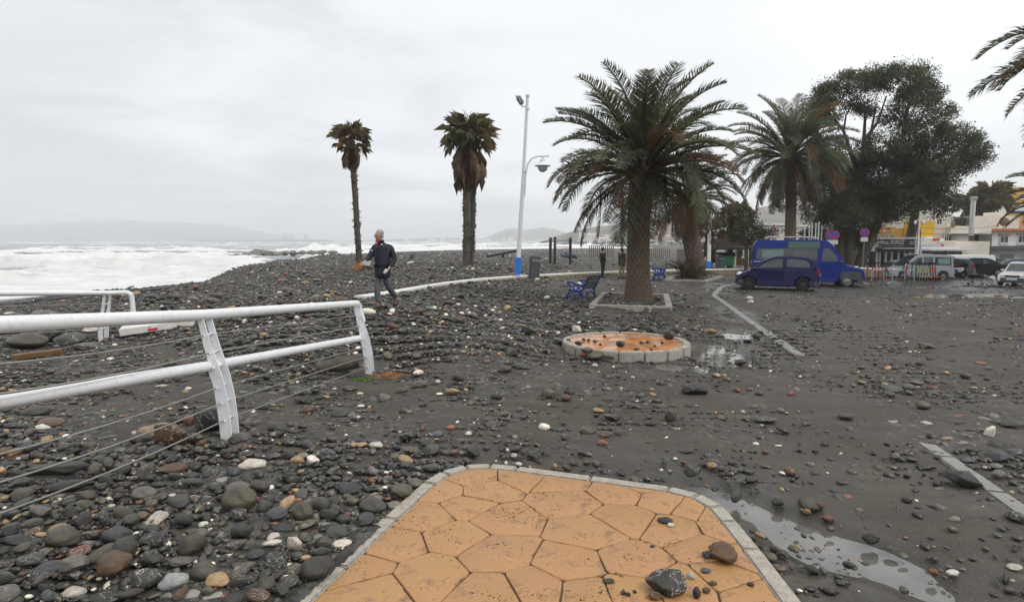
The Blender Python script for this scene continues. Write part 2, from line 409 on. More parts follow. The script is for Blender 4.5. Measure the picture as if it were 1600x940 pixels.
T = np.concatenate([Q[:, [0, 2, 1]], Q[:, [0, 3, 2]], np.stack([np.full(k, len(V) - 1), np.arange(k), (np.arange(k) + 1) % k], 1)[:, [0, 2, 1]]])
ppx, ppy, dep = project(V[:, 0], V[:, 1], V[:, 2])
ok = V[:, 1] > 1.0
dn = np.full(len(V), .3); dn[ok] = density(np.clip(ppx[ok], -300, 1900), np.clip(ppy[ok], 380, 1100))
wet = np.clip((V[:, 1] - 14) / 22, 0, 1) * np.clip((ppx - 1000) / 250, 0, 1) * ok
wet = np.maximum(wet, .26 * np.clip((ppx - 1000) / 200, 0, 1) * ok)
for cx, cy, rx, ry, ro, d in PADS:
    c_, s_ = math.cos(ro), math.sin(ro); u = ((V[:, 0] - cx) * c_ + (V[:, 1] - cy) * s_) / rx; v = (-(V[:, 0] - cx) * s_ + (V[:, 1] - cy) * c_) / ry
    wet = np.maximum(wet, np.clip((4.5 - (u * u + v * v)) / 3.2, 0, 1) * .95)
shore = np.interp(np.clip(ppx, -900, 3000), SH_PX, SH_Y)
Yv = polar(V[:, 0], V[:, 1])[1]
washed = np.clip((Yv - shore * .80) / (shore * .1), 0, 1)            # strip of sand the waves run over
wet = np.maximum(wet, washed)
colr = np.stack([dn * (1 - washed), wet, np.clip((ppx - 1000) / 250, 0, 1) * np.clip((V[:, 1] - 24) / 10, 0, 1)], 1)
gm = np_mesh("ground", V, T, colr, smooth=True)

m = bpy.data.materials.new("wet_sand_and_gravel"); m.use_nodes = True; t = m.node_tree; b = t.nodes['Principled BSDF']; lk = t.links.new
def nd(kind, **kw):
    n = t.nodes.new('ShaderNode' + kind)
    for q, v_ in kw.items():
        if q in n.inputs: n.inputs[q].default_value = v_
        else: setattr(n, q, v_)
    return n
def mathn(op, a, b_=None, clamp=False):
    n = nd('Math', operation=op); n.use_clamp = clamp
    for i, q in enumerate((a, b_)):
        if q is None: continue
        if isinstance(q, (int, float)): n.inputs[i].default_value = q
        else: lk(q, n.inputs[i])
    return n.outputs[0]
def mixc(fac, a, b_, op='MIX'):
    n = nd('Mix', data_type='RGBA', blend_type=op)
    for i, q in ((0, fac), (6, a), (7, b_)):
        if isinstance(q, (int, float)): n.inputs[i].default_value = q
        elif isinstance(q, tuple): n.inputs[i].default_value = rgb(q)
        else: lk(q, n.inputs[i])
    return n.outputs[2]
def ramp(fac, stops):
    n = nd('ValToRGB'); e_ = n.color_ramp.elements
    e_[0].position, e_[0].color = stops[0][0], rgb(stops[0][1]); e_[1].position, e_[1].color = stops[-1][0], rgb(stops[-1][1])
    for p_, c_ in stops[1:-1]: e_.new(p_).color = rgb(c_)
    lk(fac, n.inputs[0]); return n.outputs[0]
co = nd('TexCoord').outputs['Object']
at = nd('Attribute', attribute_name='Col'); sp = nd('SeparateColor'); lk(at.outputs['Color'], sp.inputs[0])
nA = nd('TexNoise', Scale=.9, Detail=6., Roughness=.6); lk(co, nA.inputs['Vector'])
nB = nd('TexNoise', Scale=26., Detail=5., Roughness=.7); lk(co, nB.inputs['Vector'])
vo = nd('TexVoronoi', Scale=95.); lk(co, vo.inputs['Vector'])
sand = ramp(nA.outputs['Fac'], [(.3, (.062, .052, .037)), (.5, (.084, .075, .059)), (.72, (.116, .104, .082))])
sand = mixc(mathn('MULTIPLY', nB.outputs['Fac'], .5), sand, (.032, .030, .027))
mpc = nd('Mapping'); mpc.inputs['Scale'].default_value = (.45, 3.2, 1.); mpc.inputs['Rotation'].default_value = (0, 0, .35); lk(co, mpc.inputs[0]); nC = nd('TexNoise', Scale=1.3, Detail=5., Roughness=.6, Distortion=.7); lk(mpc.outputs[0], nC.inputs['Vector'])
sand = mixc(mathn('MULTIPLY', mathn('SUBTRACT', nC.outputs['Fac'], .46), 3.0, True), sand, (.046, .040, .031))
hs = nd('SeparateColor'); lk(vo.outputs['Color'], hs.inputs[0])
grain = mathn('MULTIPLY', mathn('GREATER_THAN', hs.outputs[0], .86), mathn('LESS_THAN', vo.outputs['Distance'], .42))
sand = mixc(mathn('MULTIPLY', grain, .55), sand, mixc(hs.outputs[1], (.05, .05, .05), (.30, .27, .22)))
vg = nd('TexVoronoi', Scale=16.); lk(co, vg.inputs['Vector']); vs_ = nd('SeparateColor'); lk(vg.outputs['Color'], vs_.inputs[0])
grav = ramp(vs_.outputs[0], [(0., (.022, .023, .024)), (.45, (.05, .051, .05)), (.75, (.085, .083, .075)), (.93, (.14, .125, .10)), (1., (.42, .40, .36))])
basec = mixc(mathn('MULTIPLY', sp.outputs[0], .9, True), sand, grav)
basec = mixc(mathn('MULTIPLY', sp.outputs[2], .6), basec, (.042, .042, .044))
wetn = mathn('MULTIPLY', sp.outputs[1], mathn('ADD', mathn('MULTIPLY', nA.outputs['Fac'], 1.2), .25), True)
basec = mixc(mathn('MULTIPLY', wetn, .35), basec, (.03, .029, .027))
lk(basec, b.inputs['Base Color'])
lk(mathn('SUBTRACT', .88, mathn('MULTIPLY', wetn, .66)), b.inputs['Roughness']); b.inputs['Specular IOR Level'].default_value = .32
bu = nd('Bump', Strength=.55, Distance=.012); lk(mathn('SUBTRACT', .55, mathn('MULTIPLY', wetn, .46)), bu.inputs['Strength'])
hgt = mathn('ADD', mathn('MULTIPLY', nB.outputs['Fac'], .8), mathn('MULTIPLY', vo.outputs['Distance'], .35))
hgt = mathn('ADD', hgt, mathn('MULTIPLY', mathn('MULTIPLY', sp.outputs[0], mathn('SUBTRACT', 1., vg.outputs['Distance'])), 2.2))
lk(hgt, bu.inputs['Height']); lk(bu.outputs[0], b.inputs['Normal'])
ground = obj("sand_ground", gm, m); tag(ground, kind='structure', label='dark wet sand and grit strewn over the promenade and car park')

# ------------------------------------------------------------------ puddles
WATER = M("puddle_water", (.125, .12, .11), rough=.03, var=.35, scale=3, spec=.9, bump=.05, bscale=5)
for cx, cy, rx, ry, ro, z in PUD:
    mb = MB(); c_, s_ = math.cos(ro), math.sin(ro)
    ps = []
    for a in range(36):
        u, v = rx * math.cos(a * PI / 18), ry * math.sin(a * PI / 18); ps.append((cx + u * c_ - v * s_, cy + u * s_ + v * c_))
    mb.add([(a, b_, z) for a, b_ in ps], [tuple(range(36))])
    tag(mb.build("puddle", WATER), kind='structure')

# ------------------------------------------------------------------ sea
spx = np.linspace(-1500, 1050, 640); sy = np.concatenate([np.geomspace(30, 330, 330, endpoint=False), np.geomspace(330, 5900, 60)])
PX, YY = np.meshgrid(spx, sy); X = (PX - 800) / F * YY
n1_ = vnoise(X / 14, YY / 14, 21); n2_ = vnoise(X / 4, YY / 4, 22); n3_ = vnoise(X / 1.5, YY / 1.5, 23); n0_ = vnoise(X / 45, YY / 30, 24)
shY = np.interp(PX, SH_PX, SH_Y)
Z = SEA + (n1_ - .5) * .25 + (n2_ - .5) * .16 + (n3_ - .5) * .07; foam = np.zeros_like(Z)
def breaker(center, amp, front, back, foamw, dirty=0):
    global Z, foam
    d = YY - center - (n0_ - .5) * center * .16 - (n1_ - .5) * center * .05
    prof = np.where(d < 0, np.exp(-(d / front) ** 2), np.exp(-(d / back) ** 2)) * (.65 + .7 * n1_) * (.8 + .4 * n2_)
    Z = Z + amp * prof; foam = np.maximum(foam, np.clip(foamw * prof * 1.5, 0, 1) * np.clip(amp, 0, 1))
SEABASE = Z.copy(); left_w = np.clip((470 - PX) / 120, 0, 1); right_w = np.clip((PX - 420) / 80, 0, 1)
breaker(98, 2.7 * left_w, 3.2, 9, 1.0); breaker(150, 1.3 * left_w, 6, 14, .6); breaker(230, 1.0 * np.clip((620 - PX) / 100, 0, 1), 8, 18, .4)
breaker(118, 1.2 * left_w, 4, 6, .8); breaker(82, .8 * left_w, 1.6, 4, .9); breaker(70, .5 * left_w, 1.2, 3, .9); breaker(60, .3 * left_w, .8, 2, .9)
breaker(shY * 1.16, .5 * right_w, 5, 8, 1.0); breaker(shY * 1.38, 1.7 * right_w, 8, 14, 1.0); breaker(shY * 1.85, 1.4 * right_w, 12, 22, .9)
breaker(330, .8, 12, 30, .25); breaker(520, .8, 18, 50, .25); breaker(900, 1.0, 30, 90, .2)
crest = np.clip((Z - SEABASE) / 1.0, 0, 1); Z = Z + crest * ((n3_ - .5) * .45 + (n2_ - .5) * .6 + (vnoise(X / .8, YY / .8, 41) - .5) * .25)
surf = np.clip(1.12 - (YY - shY) / (np.where(PX < 470, 98, shY * 1.3) - shY).clip(4), 0, 1.2)
foam = np.maximum(foam, np.clip(surf * 2.2, 0, 1) * (.60 + .42 * n2_ * n1_ + .28 * vnoise(X / 9, YY / 2.2, 33)))
foam = np.maximum(foam, np.clip(crest * 1.3 - .2 + .4 * (n3_ - .5), 0, 1)); foam = np.maximum(foam, .22 * np.clip(n1_ * 2 - .8, 0, 1))
Z = np.where((foam > .8) & (YY < 96), Z + (n3_ - .5) * .1, Z)
kk = len(spx); iq = np.arange(len(sy) - 1)[:, None] * kk + np.arange(kk - 1)[None, :]
T = np.concatenate([np.stack([iq, iq + 1, iq + kk + 1], -1).reshape(-1, 3), np.stack([iq, iq + kk + 1, iq + kk], -1).reshape(-1, 3)])
sm = np_mesh("sea", np.stack([X.ravel(), YY.ravel(), Z.ravel()], 1), T, np.stack([foam.ravel(), np.clip(-np.gradient(Z, axis=0) / np.gradient(YY, axis=0) * -1.6, 0, .8).ravel(), foam.ravel()], 1), smooth=True)
m = bpy.data.materials.new("surf_water"); m.use_nodes = True; t = m.node_tree; b = t.nodes['Principled BSDF']; lk = t.links.new
co = nd('TexCoord').outputs['Object']; at = nd('Attribute', attribute_name='Col')
mp = nd('Mapping'); mp.inputs['Scale'].default_value = (.35, 1., 1.); lk(co, mp.inputs[0])
na = nd('TexNoise', Scale=.55, Detail=8., Roughness=.68, Distortion=.6); lk(mp.outputs[0], na.inputs['Vector'])
nb = nd('TexNoise', Scale=.12, Detail=5., Roughness=.6); lk(mp.outputs[0], nb.inputs['Vector'])
sp = nd('SeparateColor'); lk(at.outputs['Color'], sp.inputs[0]); ff = mathn('ADD', sp.outputs[0], mathn('MULTIPLY', mathn('SUBTRACT', na.outputs['Fac'], .5), 1.1))
ff = mathn('MULTIPLY', mathn('SUBTRACT', ff, .36), 3.0, True)
fc = mixc(nb.outputs['Fac'], (.62, .62, .60), (.84, .85, .85)); fc = mixc(sp.outputs[1], fc, (.66, .655, .63)); fc = mixc(mathn('MULTIPLY', mathn('SUBTRACT', na.outputs['Fac'], .47), 2.6, True), fc, (.44, .445, .43))
lk(mixc(ff, (.15, .165, .155), fc), b.inputs['Base Color']); lk(mathn('ADD', .12, mathn('MULTIPLY', ff, .6)), b.inputs['Roughness'])
bu = nd('Bump', Strength=.8, Distance=.6); lk(na.outputs['Fac'], bu.inputs['Height']); lk(bu.outputs[0], b.inputs['Normal'])
sea = obj("sea", sm, m); tag(sea, kind='structure', label='rough grey sea breaking in white foam on the beach')

# ------------------------------------------------------------------ hills
SCRUB = M("hill_scrub", (.075, .08, .05), rough=.95, var=.45, scale=.035, base2=(.12, .10, .07))
def hill(prof, Y, depth, base_z, rough_, label, steps=110, seed=1):
    xs = np.linspace(prof[0][0], prof[-1][0], steps); py = np.interp(xs, [p[0] for p in prof], [p[1] for p in prof])
    rows = 14; vs = []
    for r_ in range(rows + 1):
        f_ = r_ / rows; y_ = Y - depth * .5 + depth * 1.6 * f_
        prof_ = math.sin(min(f_ / .62, 1) * PI / 2) ** .8 if f_ < .62 else math.cos((f_ - .62) / .38 * PI / 2)
        for i, px in enumerate(xs):
            p = at_y(px, py[i], Y + depth * .5)
            wx = (px - 800) / F * (Y + depth * .5)
            h = (p.z - base_z) * max(prof_, 0)
            h += (vnoise(np.array(wx / (depth * .22)), np.array(y_ / (depth * .22)), seed) - .5) * rough_ * min(1, h / (rough_ * 2) if rough_ else 1)
            h += (vnoise(np.array(wx / (depth * .05)), np.array(y_ / (depth * .05)), seed + 1) - .5) * rough_ * .35 * min(1, max(h, 0) / (rough_ * 2))
            vs.append((wx, y_, base_z + max(float(h), 0) - (.5 if r_ in (0, rows) else 0)))
    fs = [(r_ * steps + i, r_ * steps + i + 1, (r_ + 1) * steps + i + 1, (r_ + 1) * steps + i) for r_ in range(rows) for i in range(steps - 1)]
    mb = MB(); mb.add(vs, fs)
    return tag(mb.build("hill", SCRUB, smooth=3.2), label, kind='structure')
hill([(-260, 374), (-120, 362), (0, 361), (60, 353), (140, 347), (220, 346), (300, 348), (350, 351), (400, 360), (430, 369), (480, 375)], 4600, 1200, -4, 10, 'faint mountain across the bay', seed=2)
hill([(600, 375), (700, 371), (760, 373), (776, 364), (792, 358), (806, 357), (822, 360), (845, 355.5), (862, 358), (885, 368), (930, 374)], 3000, 800, -4, 9, 'hazy double headland behind the beach', seed=3)
hill([(850, 376), (876, 367), (900, 360), (930, 355), (960, 351.5), (980, 347), (1010, 345), (1060, 341), (1110, 340), (1160, 332), (1190, 322), (1225, 320), (1270, 330), (1340, 345), (1420, 352), (1500, 358)], 850, 330, -3, 4, 'scrub covered hill above the seafront houses', seed=5)

# ------------------------------------------------------------------ sea haze: one closed box of thin air
hz = MB(); hz.box((0, 0, 60), (13000, 13000, 136))
hm = bpy.data.materials.new("sea_air"); hm.use_nodes = True; hm.node_tree.nodes.clear()
o_ = hm.node_tree.nodes.new('ShaderNodeOutputMaterial'); pv = hm.node_tree.nodes.new('ShaderNodeVolumePrincipled')
pv.inputs['Color'].default_value = (.97, .985, 1, 1); pv.inputs['Density'].default_value = .00045; pv.inputs['Anisotropy'].default_value = .2
hm.node_tree.links.new(pv.outputs[0], o_.inputs['Volume'])
haze = hz.build("haze", hm); tag(haze, 'thin salty haze over the sea and shore', kind='stuff')

# ================================================================== paving, kerbs, walls
ORANGE = M("orange_stamped_concrete", objcol=True, base=(.42, .205, .072), rough=.5, var=.30, scale=2.6, bump=.5, bscale=34, base2=(.36, .19, .08), stain=.85, dirt=(.13, .085, .055))
JOINT = M("dark_joint_grime", (.055, .046, .036), rough=.8, var=.3, scale=12, bump=.3)
KERB = M("granite_kerb", (.35, .32, .27), rough=.75, var=.30, scale=18, bump=.4, bscale=70, stain=.75, dirt=(.13, .115, .09))
def cells(centers, outline, gap, top, bottom, parent, mat, dz=.002):
    for i, c in enumerate(centers):
        poly = list(outline)
        for j, q in enumerate(centers):
            if i == j: continue
            d = (q[0] - c[0], q[1] - c[1]); l = math.hypot(*d)
            if l > 2.6: continue
            poly = clip_half(poly, ((c[0] + q[0]) / 2, (c[1] + q[1]) / 2), (d[0] / l, d[1] / l))
            if len(poly) < 3: break
        poly = inset(poly, gap) if len(poly) > 2 else []
        if len(poly) < 3: continue
        poly = chaikin(resample(poly, .2) if mat is ORANGE else poly, 1, .08)
        cx = sum(p[0] for p in poly) / len(poly); cy = sum(p[1] for p in poly) / len(poly); zt = top + random.uniform(-dz, dz)
        nzs = [random.uniform(-.0065, .004) for _ in poly]
        r0 = [(p[0] - cx, p[1] - cy) for p in poly]
        def ring(sh, z): 
            o = []
            for (x, y), nn in zip(r0, nzs):
                l = math.hypot(x, y); f_ = (l - sh + nn) / l; o.append((x * f_, y * f_, z))
            return o
        kq = len(poly); vs = ring(0, bottom - zt) + ring(0, -.008) + ring(.004, -.002) + ring(.011, 0)
        fs = [(a * kq + q, a * kq + (q + 1) % kq, (a + 1) * kq + (q + 1) % kq, (a + 1) * kq + q) for a in range(3) for q in range(kq)] + [tuple(range(3 * kq, 4 * kq))]
        mb = MB(); mb.add(vs, fs); q = mb.build("paving_stone", mat, parent, loc=(cx, cy, zt), smooth=.5); f_ = random.uniform(.94, 1.06); q.color = (.44 * f_, .238 * f_ * random.uniform(.97, 1.03), .094 * f_ * random.uniform(.92, 1.1), 1)
def kerb_run(outer, inner, z0, z1, parent, gap=.006, rough_=.003):
    """one stone object between each pair of matching outline points"""
    for i in range(len(outer) - 1):
        a, b_, c, d = [Vector((p[0], p[1])) for p in (outer[i], outer[i + 1], inner[i + 1], inner[i])]
        u = (b_ - a).normalized() * gap; quad = [a + u, b_ - u, c - u, d + u]
        cc = sum(quad, Vector((0, 0))) / 4; dz = random.uniform(-rough_, rough_)
        mb = MB(); mb.prism([tuple(q - cc) for q in quad], z0, z1 + dz)
        mb.build("kerb_stone", KERB, parent, loc=(cc.x, cc.y, 0), bevel=.012)
paving = obj("orange_paving", None); tag(paving, 'orange stamped paving with a rounded granite kerb', kind='structure')
PIN = inset(PAV, .115)
mb = MB(); mb.prism(PIN, PAV_Z - .15, PAV_Z - .017); mb.build("joint_bed", JOINT, paving)
CEL = [(713, 836), (728, 788), (665, 803), (614, 851), (662, 895), (784, 809), (775, 860), (757, 764), (737, 744), (772, 928), (585, 919), (567, 886), (886, 782), (922, 827), (976, 809), (892, 880), (990, 875), (1053, 827), (1038, 779), (967, 767),
       (874, 752), (818, 743), (1116, 797), (836, 916), (919, 925), (1098, 853), (1138, 827), (985, 922), (1062, 913), (1142, 898), (1170, 870), (690, 765), (1085, 790), (1000, 755), (1180, 925)]
cen = [tuple(at_z(a, b_, PAV_Z).xy) for a, b_ in CEL]
for yy in np.arange(2.75, -1.7, -.42):
    for xx in np.arange(-1.9, 1.9, .46): cen.append((xx + random.uniform(-.12, .12), yy + random.uniform(-.1, .1)))
cells(cen, PIN, .0026, PAV_Z - .004, PAV_Z - .05, paving, ORANGE)
def walk(poly, step):                      # split the outline into kerb stones, following its corners
    pts = resample(poly, .04); n = len(pts); acc = 0; idx = [0]
    for i in range(1, n):
        acc += math.hypot(pts[i][0] - pts[i - 1][0], pts[i][1] - pts[i - 1][1])
        a, b_, c = Vector(pts[i - 8]), Vector(pts[i]), Vector(pts[(i + 8) % n]); bend = (b_ - a).angle(c - b_, 0)
        if acc > (step if bend < .12 else step * .36): idx.append(i); acc = 0
    return [pts[i] for i in idx] + [pts[0]]
ok_ = walk(PAV, .62); cxp = (sum(p[0] for p in PAV) / len(PAV), sum(p[1] for p in PAV) / len(PAV))
def toward(p, poly_in):                    # nearest point of the inner outline
    best = None
    for i in range(len(poly_in)):
        a, b_ = Vector(poly_in[i]), Vector(poly_in[(i + 1) % len(poly_in)]); e_ = b_ - a
        if e_.length < 1e-6: continue
        f_ = max(0, min(1, (Vector(p) - a).dot(e_) / e_.length_squared)); q = a + e_ * f_; d = (q - Vector(p)).length
        if best is None or d < best[0]: best = (d, q)
    return tuple(best[1])
kerb_run(ok_, [toward(p, PIN) for p in ok_], -.1, PAV_Z, paving)

disc = obj("round_orange_paving", None); tag(disc, 'round orange paving disc ringed by a raised kerb', kind='structure')
n_ = 17; co_ = [(DISC[0] + DISC[2] * math.cos(2 * PI * i / n_), DISC[1] + DISC[2] * math.sin(2 * PI * i / n_)) for i in range(n_ + 1)]
for i in range(n_):
    a0, a1 = 2 * PI * (i + .018) / n_, 2 * PI * (i + .982) / n_; r1, r0 = DISC[2], DISC[2] - .15
    arc = [a0 + (a1 - a0) * q / 4 for q in range(5)]
    poly = [(r1 * math.cos(a), r1 * math.sin(a)) for a in arc] + [(r0 * math.cos(a), r0 * math.sin(a)) for a in arc[::-1]]
    mb = MB(); mb.prism(poly, -.1, .155 + random.uniform(-.004, .004)); mb.build("kerb_stone", KERB, disc, loc=(DISC[0], DISC[1], 0), bevel=.018)
rin = [(DISC[0] + 1.068 * math.cos(a * PI / 24), DISC[1] + 1.068 * math.sin(a * PI / 24)) for a in range(48)]
mb = MB(); mb.prism(rin, .0, .130); mb.build("joint_bed", JOINT, disc)
ORANGE_WET = M("wet_orange_concrete", (.46, .19, .06), rough=.2, var=.25, scale=3.5, bump=.15, bscale=24, base2=(.50, .24, .10), stain=.6, dirt=(.09, .06, .045), spec=.6)
cells([(DISC[0] + x, DISC[1] + y) for x, y in ((-.7, .3), (-.2, -.6), (.1, .2), (.65, .45), (.6, -.4), (-.25, .75), (.2, .95), (-.75, -.35))], rin, .002, .145, .10, disc, ORANGE_WET, .001)

def planter(quad, z, label, cap):
    t_ = obj("planter_kerb", None); tag(t_, label, kind=None, cat='planter'); 
    qi = inset(hull(quad), .2); qo = hull(quad)
    po = resample(qo, 1.0); pi_ = [toward(p, qi) for p in po]
    kerb_run(po + po[:1], pi_ + pi_[:1], -.25, z, t_)
    return t_
planter(PLANT1, .145, 'angular stone planter kerb around the big date palm', None)
planter(PLANT2, .09, 'low pale planter kerb around the shrubby leaning palm', None)

# flush concrete kerb of the car park, buried between its two bare stretches
lot = obj("car_park_kerb", None); tag(lot, 'flush concrete kerb strip along the car park', kind='structure')
CONC = M("wet_concrete", (.23, .225, .21), rough=.4, var=.2, scale=5, bump=.2, bscale=60, stain=.7, dirt=(.10, .095, .085))
def kx(y): return 5.27 + .202 * (y - 10.9)
def kerb_line(pts, wd, lift):
    for a, b_ in zip(pts[:-1], pts[1:]):
        a, b_ = Vector(a), Vector(b_); d = (b_ - a); l = d.length; c = (a + b_) / 2
        mb = MB(); mb.box((0, 0, -.12), (wd, l - .012, .24), None)
        za, zb = gz1(*a), gz1(*b_); o = mb.build("kerb_stone", CONC, lot, bevel=.012)
        o.location = (c.x, c.y, (za + zb) / 2 + lift); o.rotation_euler = (math.atan2(zb - za, l), 0, -math.atan2(d.x, d.y))
kerb_line([(kx(y), y) for y in np.arange(3.2, 7.4, .82)], .16, .016)
kerb_line([(kx(y), y) for y in np.arange(10.8, 23, 1.0)] + [tuple(at_g(a, b_).xy) for a, b_ in ((1121, 455), (1127, 449), (1142, 444.5), (1165, 442))], .2, .02)

# low wall with a white coping along the beach
WALLP = [(560, 17.4, .32, 462), (612, 19.3, .30, 454.5), (660, 22.4, 0, 446.5), (700, 25.2, .26, 440.3), (750, 28.8, 0, 434.6), (810, 32.0, .20, 430), (900, 35.2, .17, 425.5), (1000, 38.5, .13, 422), (1100, 41.2, .1, 419.8), (1190, 43.2, .08, 418.5), (1290, 45, .05, 418), (1400, 47, .0, 418)]
wp = [(at_y(a, 400, Y).x, Y, 2.1 - (py - 375) * Y / 940) for a, Y, z, py in WALLP]
wall = thing("beach_wall", 'low stone wall with a white coping curving along the pebble beach', 'wall')
WCAP = M("white_coping", (.72, .70, .64), rough=.5, var=.12, scale=3, bump=.1, stain=.35, dirt=(.35, .31, .25)); CREAM = M("cream_wall_stone", (.40, .34, .22), rough=.85, var=.35, scale=7, bump=.6, bscale=14, base2=(.26, .21, .13))
pts3 = resample(wp, 1.0, closed=False)
for a, b_ in zip(pts3[:-1], pts3[1:]):
    a, b_ = Vector(a), Vector(b_); d = b_ - a; c = (a + b_) / 2; l = d.length
    o = MB().box((0, 0, -.05), (.42, l - .012, .1)).build("coping_stone", WCAP, wall, bevel=.015); o.location = c
    o.rotation_euler = (math.atan2(d.z, math.hypot(d.x, d.y)), 0, -math.atan2(d.x, d.y))
mb = MB()
for row in range(6):
    for a, b_ in zip(pts3[:-1], pts3[1:]):
        a, b_ = Vector(a), Vector(b_); d = b_ - a; nrm = Vector((d.y, -d.x, 0)).normalized(); yw = -math.atan2(d.x, d.y)
        for s_ in range(4):
            c = a.lerp(b_, (s_ + .5 + random.uniform(-.1, .1)) / 4) + nrm * (.15 + random.uniform(-.02, .02)); c.z += -.155 - row * .11
            mb.box(c, (.09, d.length / 4 - random.uniform(.02, .06), random.uniform(.08, .1)), (0, 0, yw))
tag(mb.build("facing_stone", CREAM, wall, bevel=.012, segs=1), kind='stuff')
mb = MB()
for a, b_ in zip(pts3[:-1], pts3[1:]):
    a, b_ = Vector(a), Vector(b_); d = b_ - a; c = (a + b_) / 2; mb.box(c + Vector((0, 0, -.46)), (.24, d.length, .7), (0, 0, -math.atan2(d.x, d.y)))
mb.build("wall_core", CREAM, wall)
# ================================================================== RAILINGS
PAINT = M("white_rail_paint", (.74, .75, .76), rough=.38, var=.06, scale=9, bump=.04, bscale=80, stain=.42, dirt=(.36, .28, .21))
CABLE = M("steel_cable", (.33, .32, .29), rough=.4, metal=.6, var=.2)
def fin(c, sgn=1.0, h=1.35):
    """a curved flat post plate; c: the rail's centre above it"""
    path = [(0, .0), (.028, -.12), (.062, -.28), (.10, -.43), (.140, -.60), (.172, -.80), (.192, -1.02), (.2, -1.2), (.202, -h)]
    wd = [.030, .032, .036, .042, .052, .058, .056, .055, .055]
    ls, rs = [], []
    for i, (x, z) in enumerate(path):
        a = path[max(i - 1, 0)]; b_ = path[min(i + 1, len(path) - 1)]; tx, tz = b_[0] - a[0], b_[1] - a[1]; l = math.hypot(tx, tz)
        nx, nz = -tz / l, tx / l; ls.append((x + nx * wd[i], z + nz * wd[i])); rs.append((x - nx * wd[i], z - nz * wd[i]))
    mb = MB()
    for i in range(len(path) - 1):
        mb.prism([ls[i], ls[i + 1], rs[i + 1], rs[i]], c[1] - .007, c[1] + .007, 'XZ', lambda p: (p[0] * sgn + c[0], p[1], p[2] + c[2]))
    br = [(.045, -.50), (.075, -.505), (.118, -.655), (.128, -.71), (.108, -.70)]
    mb.prism(br, c[1] - .0065, c[1] + .0065, 'XZ', lambda p: (p[0] * sgn + c[0], p[1], p[2] + c[2]))
    return mb
def railing(label, top, mid, posts, cab_z, end_bend, group=None, sgn=1.0):
    base = Vector((top[1].x, top[1].y, 0)); t_ = thing("railing", label, "railing", base, group=group)
    tp = [p - base for p in top]; mp_ = [p - base for p in mid]
    d = (tp[-1] - tp[-2]).normalized(); e_ = tp[-1]
    bend = [e_ + d * (.1 * math.sin(a)) + Vector((.1 * (1 - math.cos(a)) * .15, 0, -.1 * (1 - math.cos(a)))) for a in (0, .35, .7, 1.05, 1.4, 1.57)]
    nb_ = len(tp) - 1 + len(bend); bend += [bend[-1] + Vector((.03, .0, -.1)), bend[-1] + Vector((.07, .0, -end_bend))]
    MB().tube(tp[:-1] + bend, [.053] * nb_ + [.05, .03], 16).build("top_rail", PAINT, t_, smooth=1.2)
    MB().tube(mp_, .050, 16).build("middle_rail", PAINT, t_, smooth=1.2)
    posts = [p - base for p in posts]
    offx = [.030, .074, None, .130, .17, .19]
    for p in posts:
        po = obj("post", None, None, t_, loc=p)
        for dy_ in (-.075, .075): fin((0, dy_, 0), sgn).build("post_fin", PAINT, po, bevel=.002, segs=1)
        for zc, xc in zip(cab_z, (.035, .085, .135, .172, .192)): MB().tube([(xc * sgn, -.10, zc), (xc * sgn, .10, zc)], .011, 8).build("rung", PAINT, po, smooth=1.2)
        MB().tube([(.115 * sgn, -.10, -.5), (.115 * sgn, .10, -.5)], .011, 8).build("rung", PAINT, po, smooth=1.2)
    for zc, xc in zip(cab_z, (.035, .085, .135, .172, .192)):
        pts = [p + Vector((xc * sgn, 0, zc)) for p in posts]; a = pts[0] + (pts[0] - pts[1]) * (1.3 if len(posts) > 1 else 0)
        if len(posts) > 1: a = pts[0] + (tp[0] - tp[1]) * 1.0
        allp = [a + (pts[0] - a) * (i / 6) + Vector((0, 0, -.05 * math.sin(PI * i / 6))) for i in range(6)] + pts
        MB().tube(allp, .0075, 6).build("cable", CABLE, t_, smooth=1.2)
    return t_
A_ = at_y(318, 492, 5.75); B_ = at_y(556, 474, 9.55); L_ = at_y(0, 507, 3.55); dL = (L_ - A_)
top = [L_ + dL * .5, A_, B_]
mA, mB_, mL = at_y(331, 571, 5.75), at_y(566, 527.5, 9.6), at_y(0, 627, 3.5)
mid = [mL + (mL - mA) * .5, mA, mB_]
railing('white tubular railing with wire cables, half buried in pebbles, nearest in view', top, mid, [A_, B_], (-.19, -.36, -.70, -.85, -1.02), .2)
A2 = at_y(168, 457.5, 12.2); d2 = Vector((-.12, -1, .085)); L2 = A2 + d2 * 3.6
top2 = [L2, A2, A2 - d2 * .25]
mid2 = [L2 + Vector((.1, 0, -.5)), A2 + Vector((.1, 0, -.5)), A2 - d2 * .1 + Vector((.1, 0, -.5))]
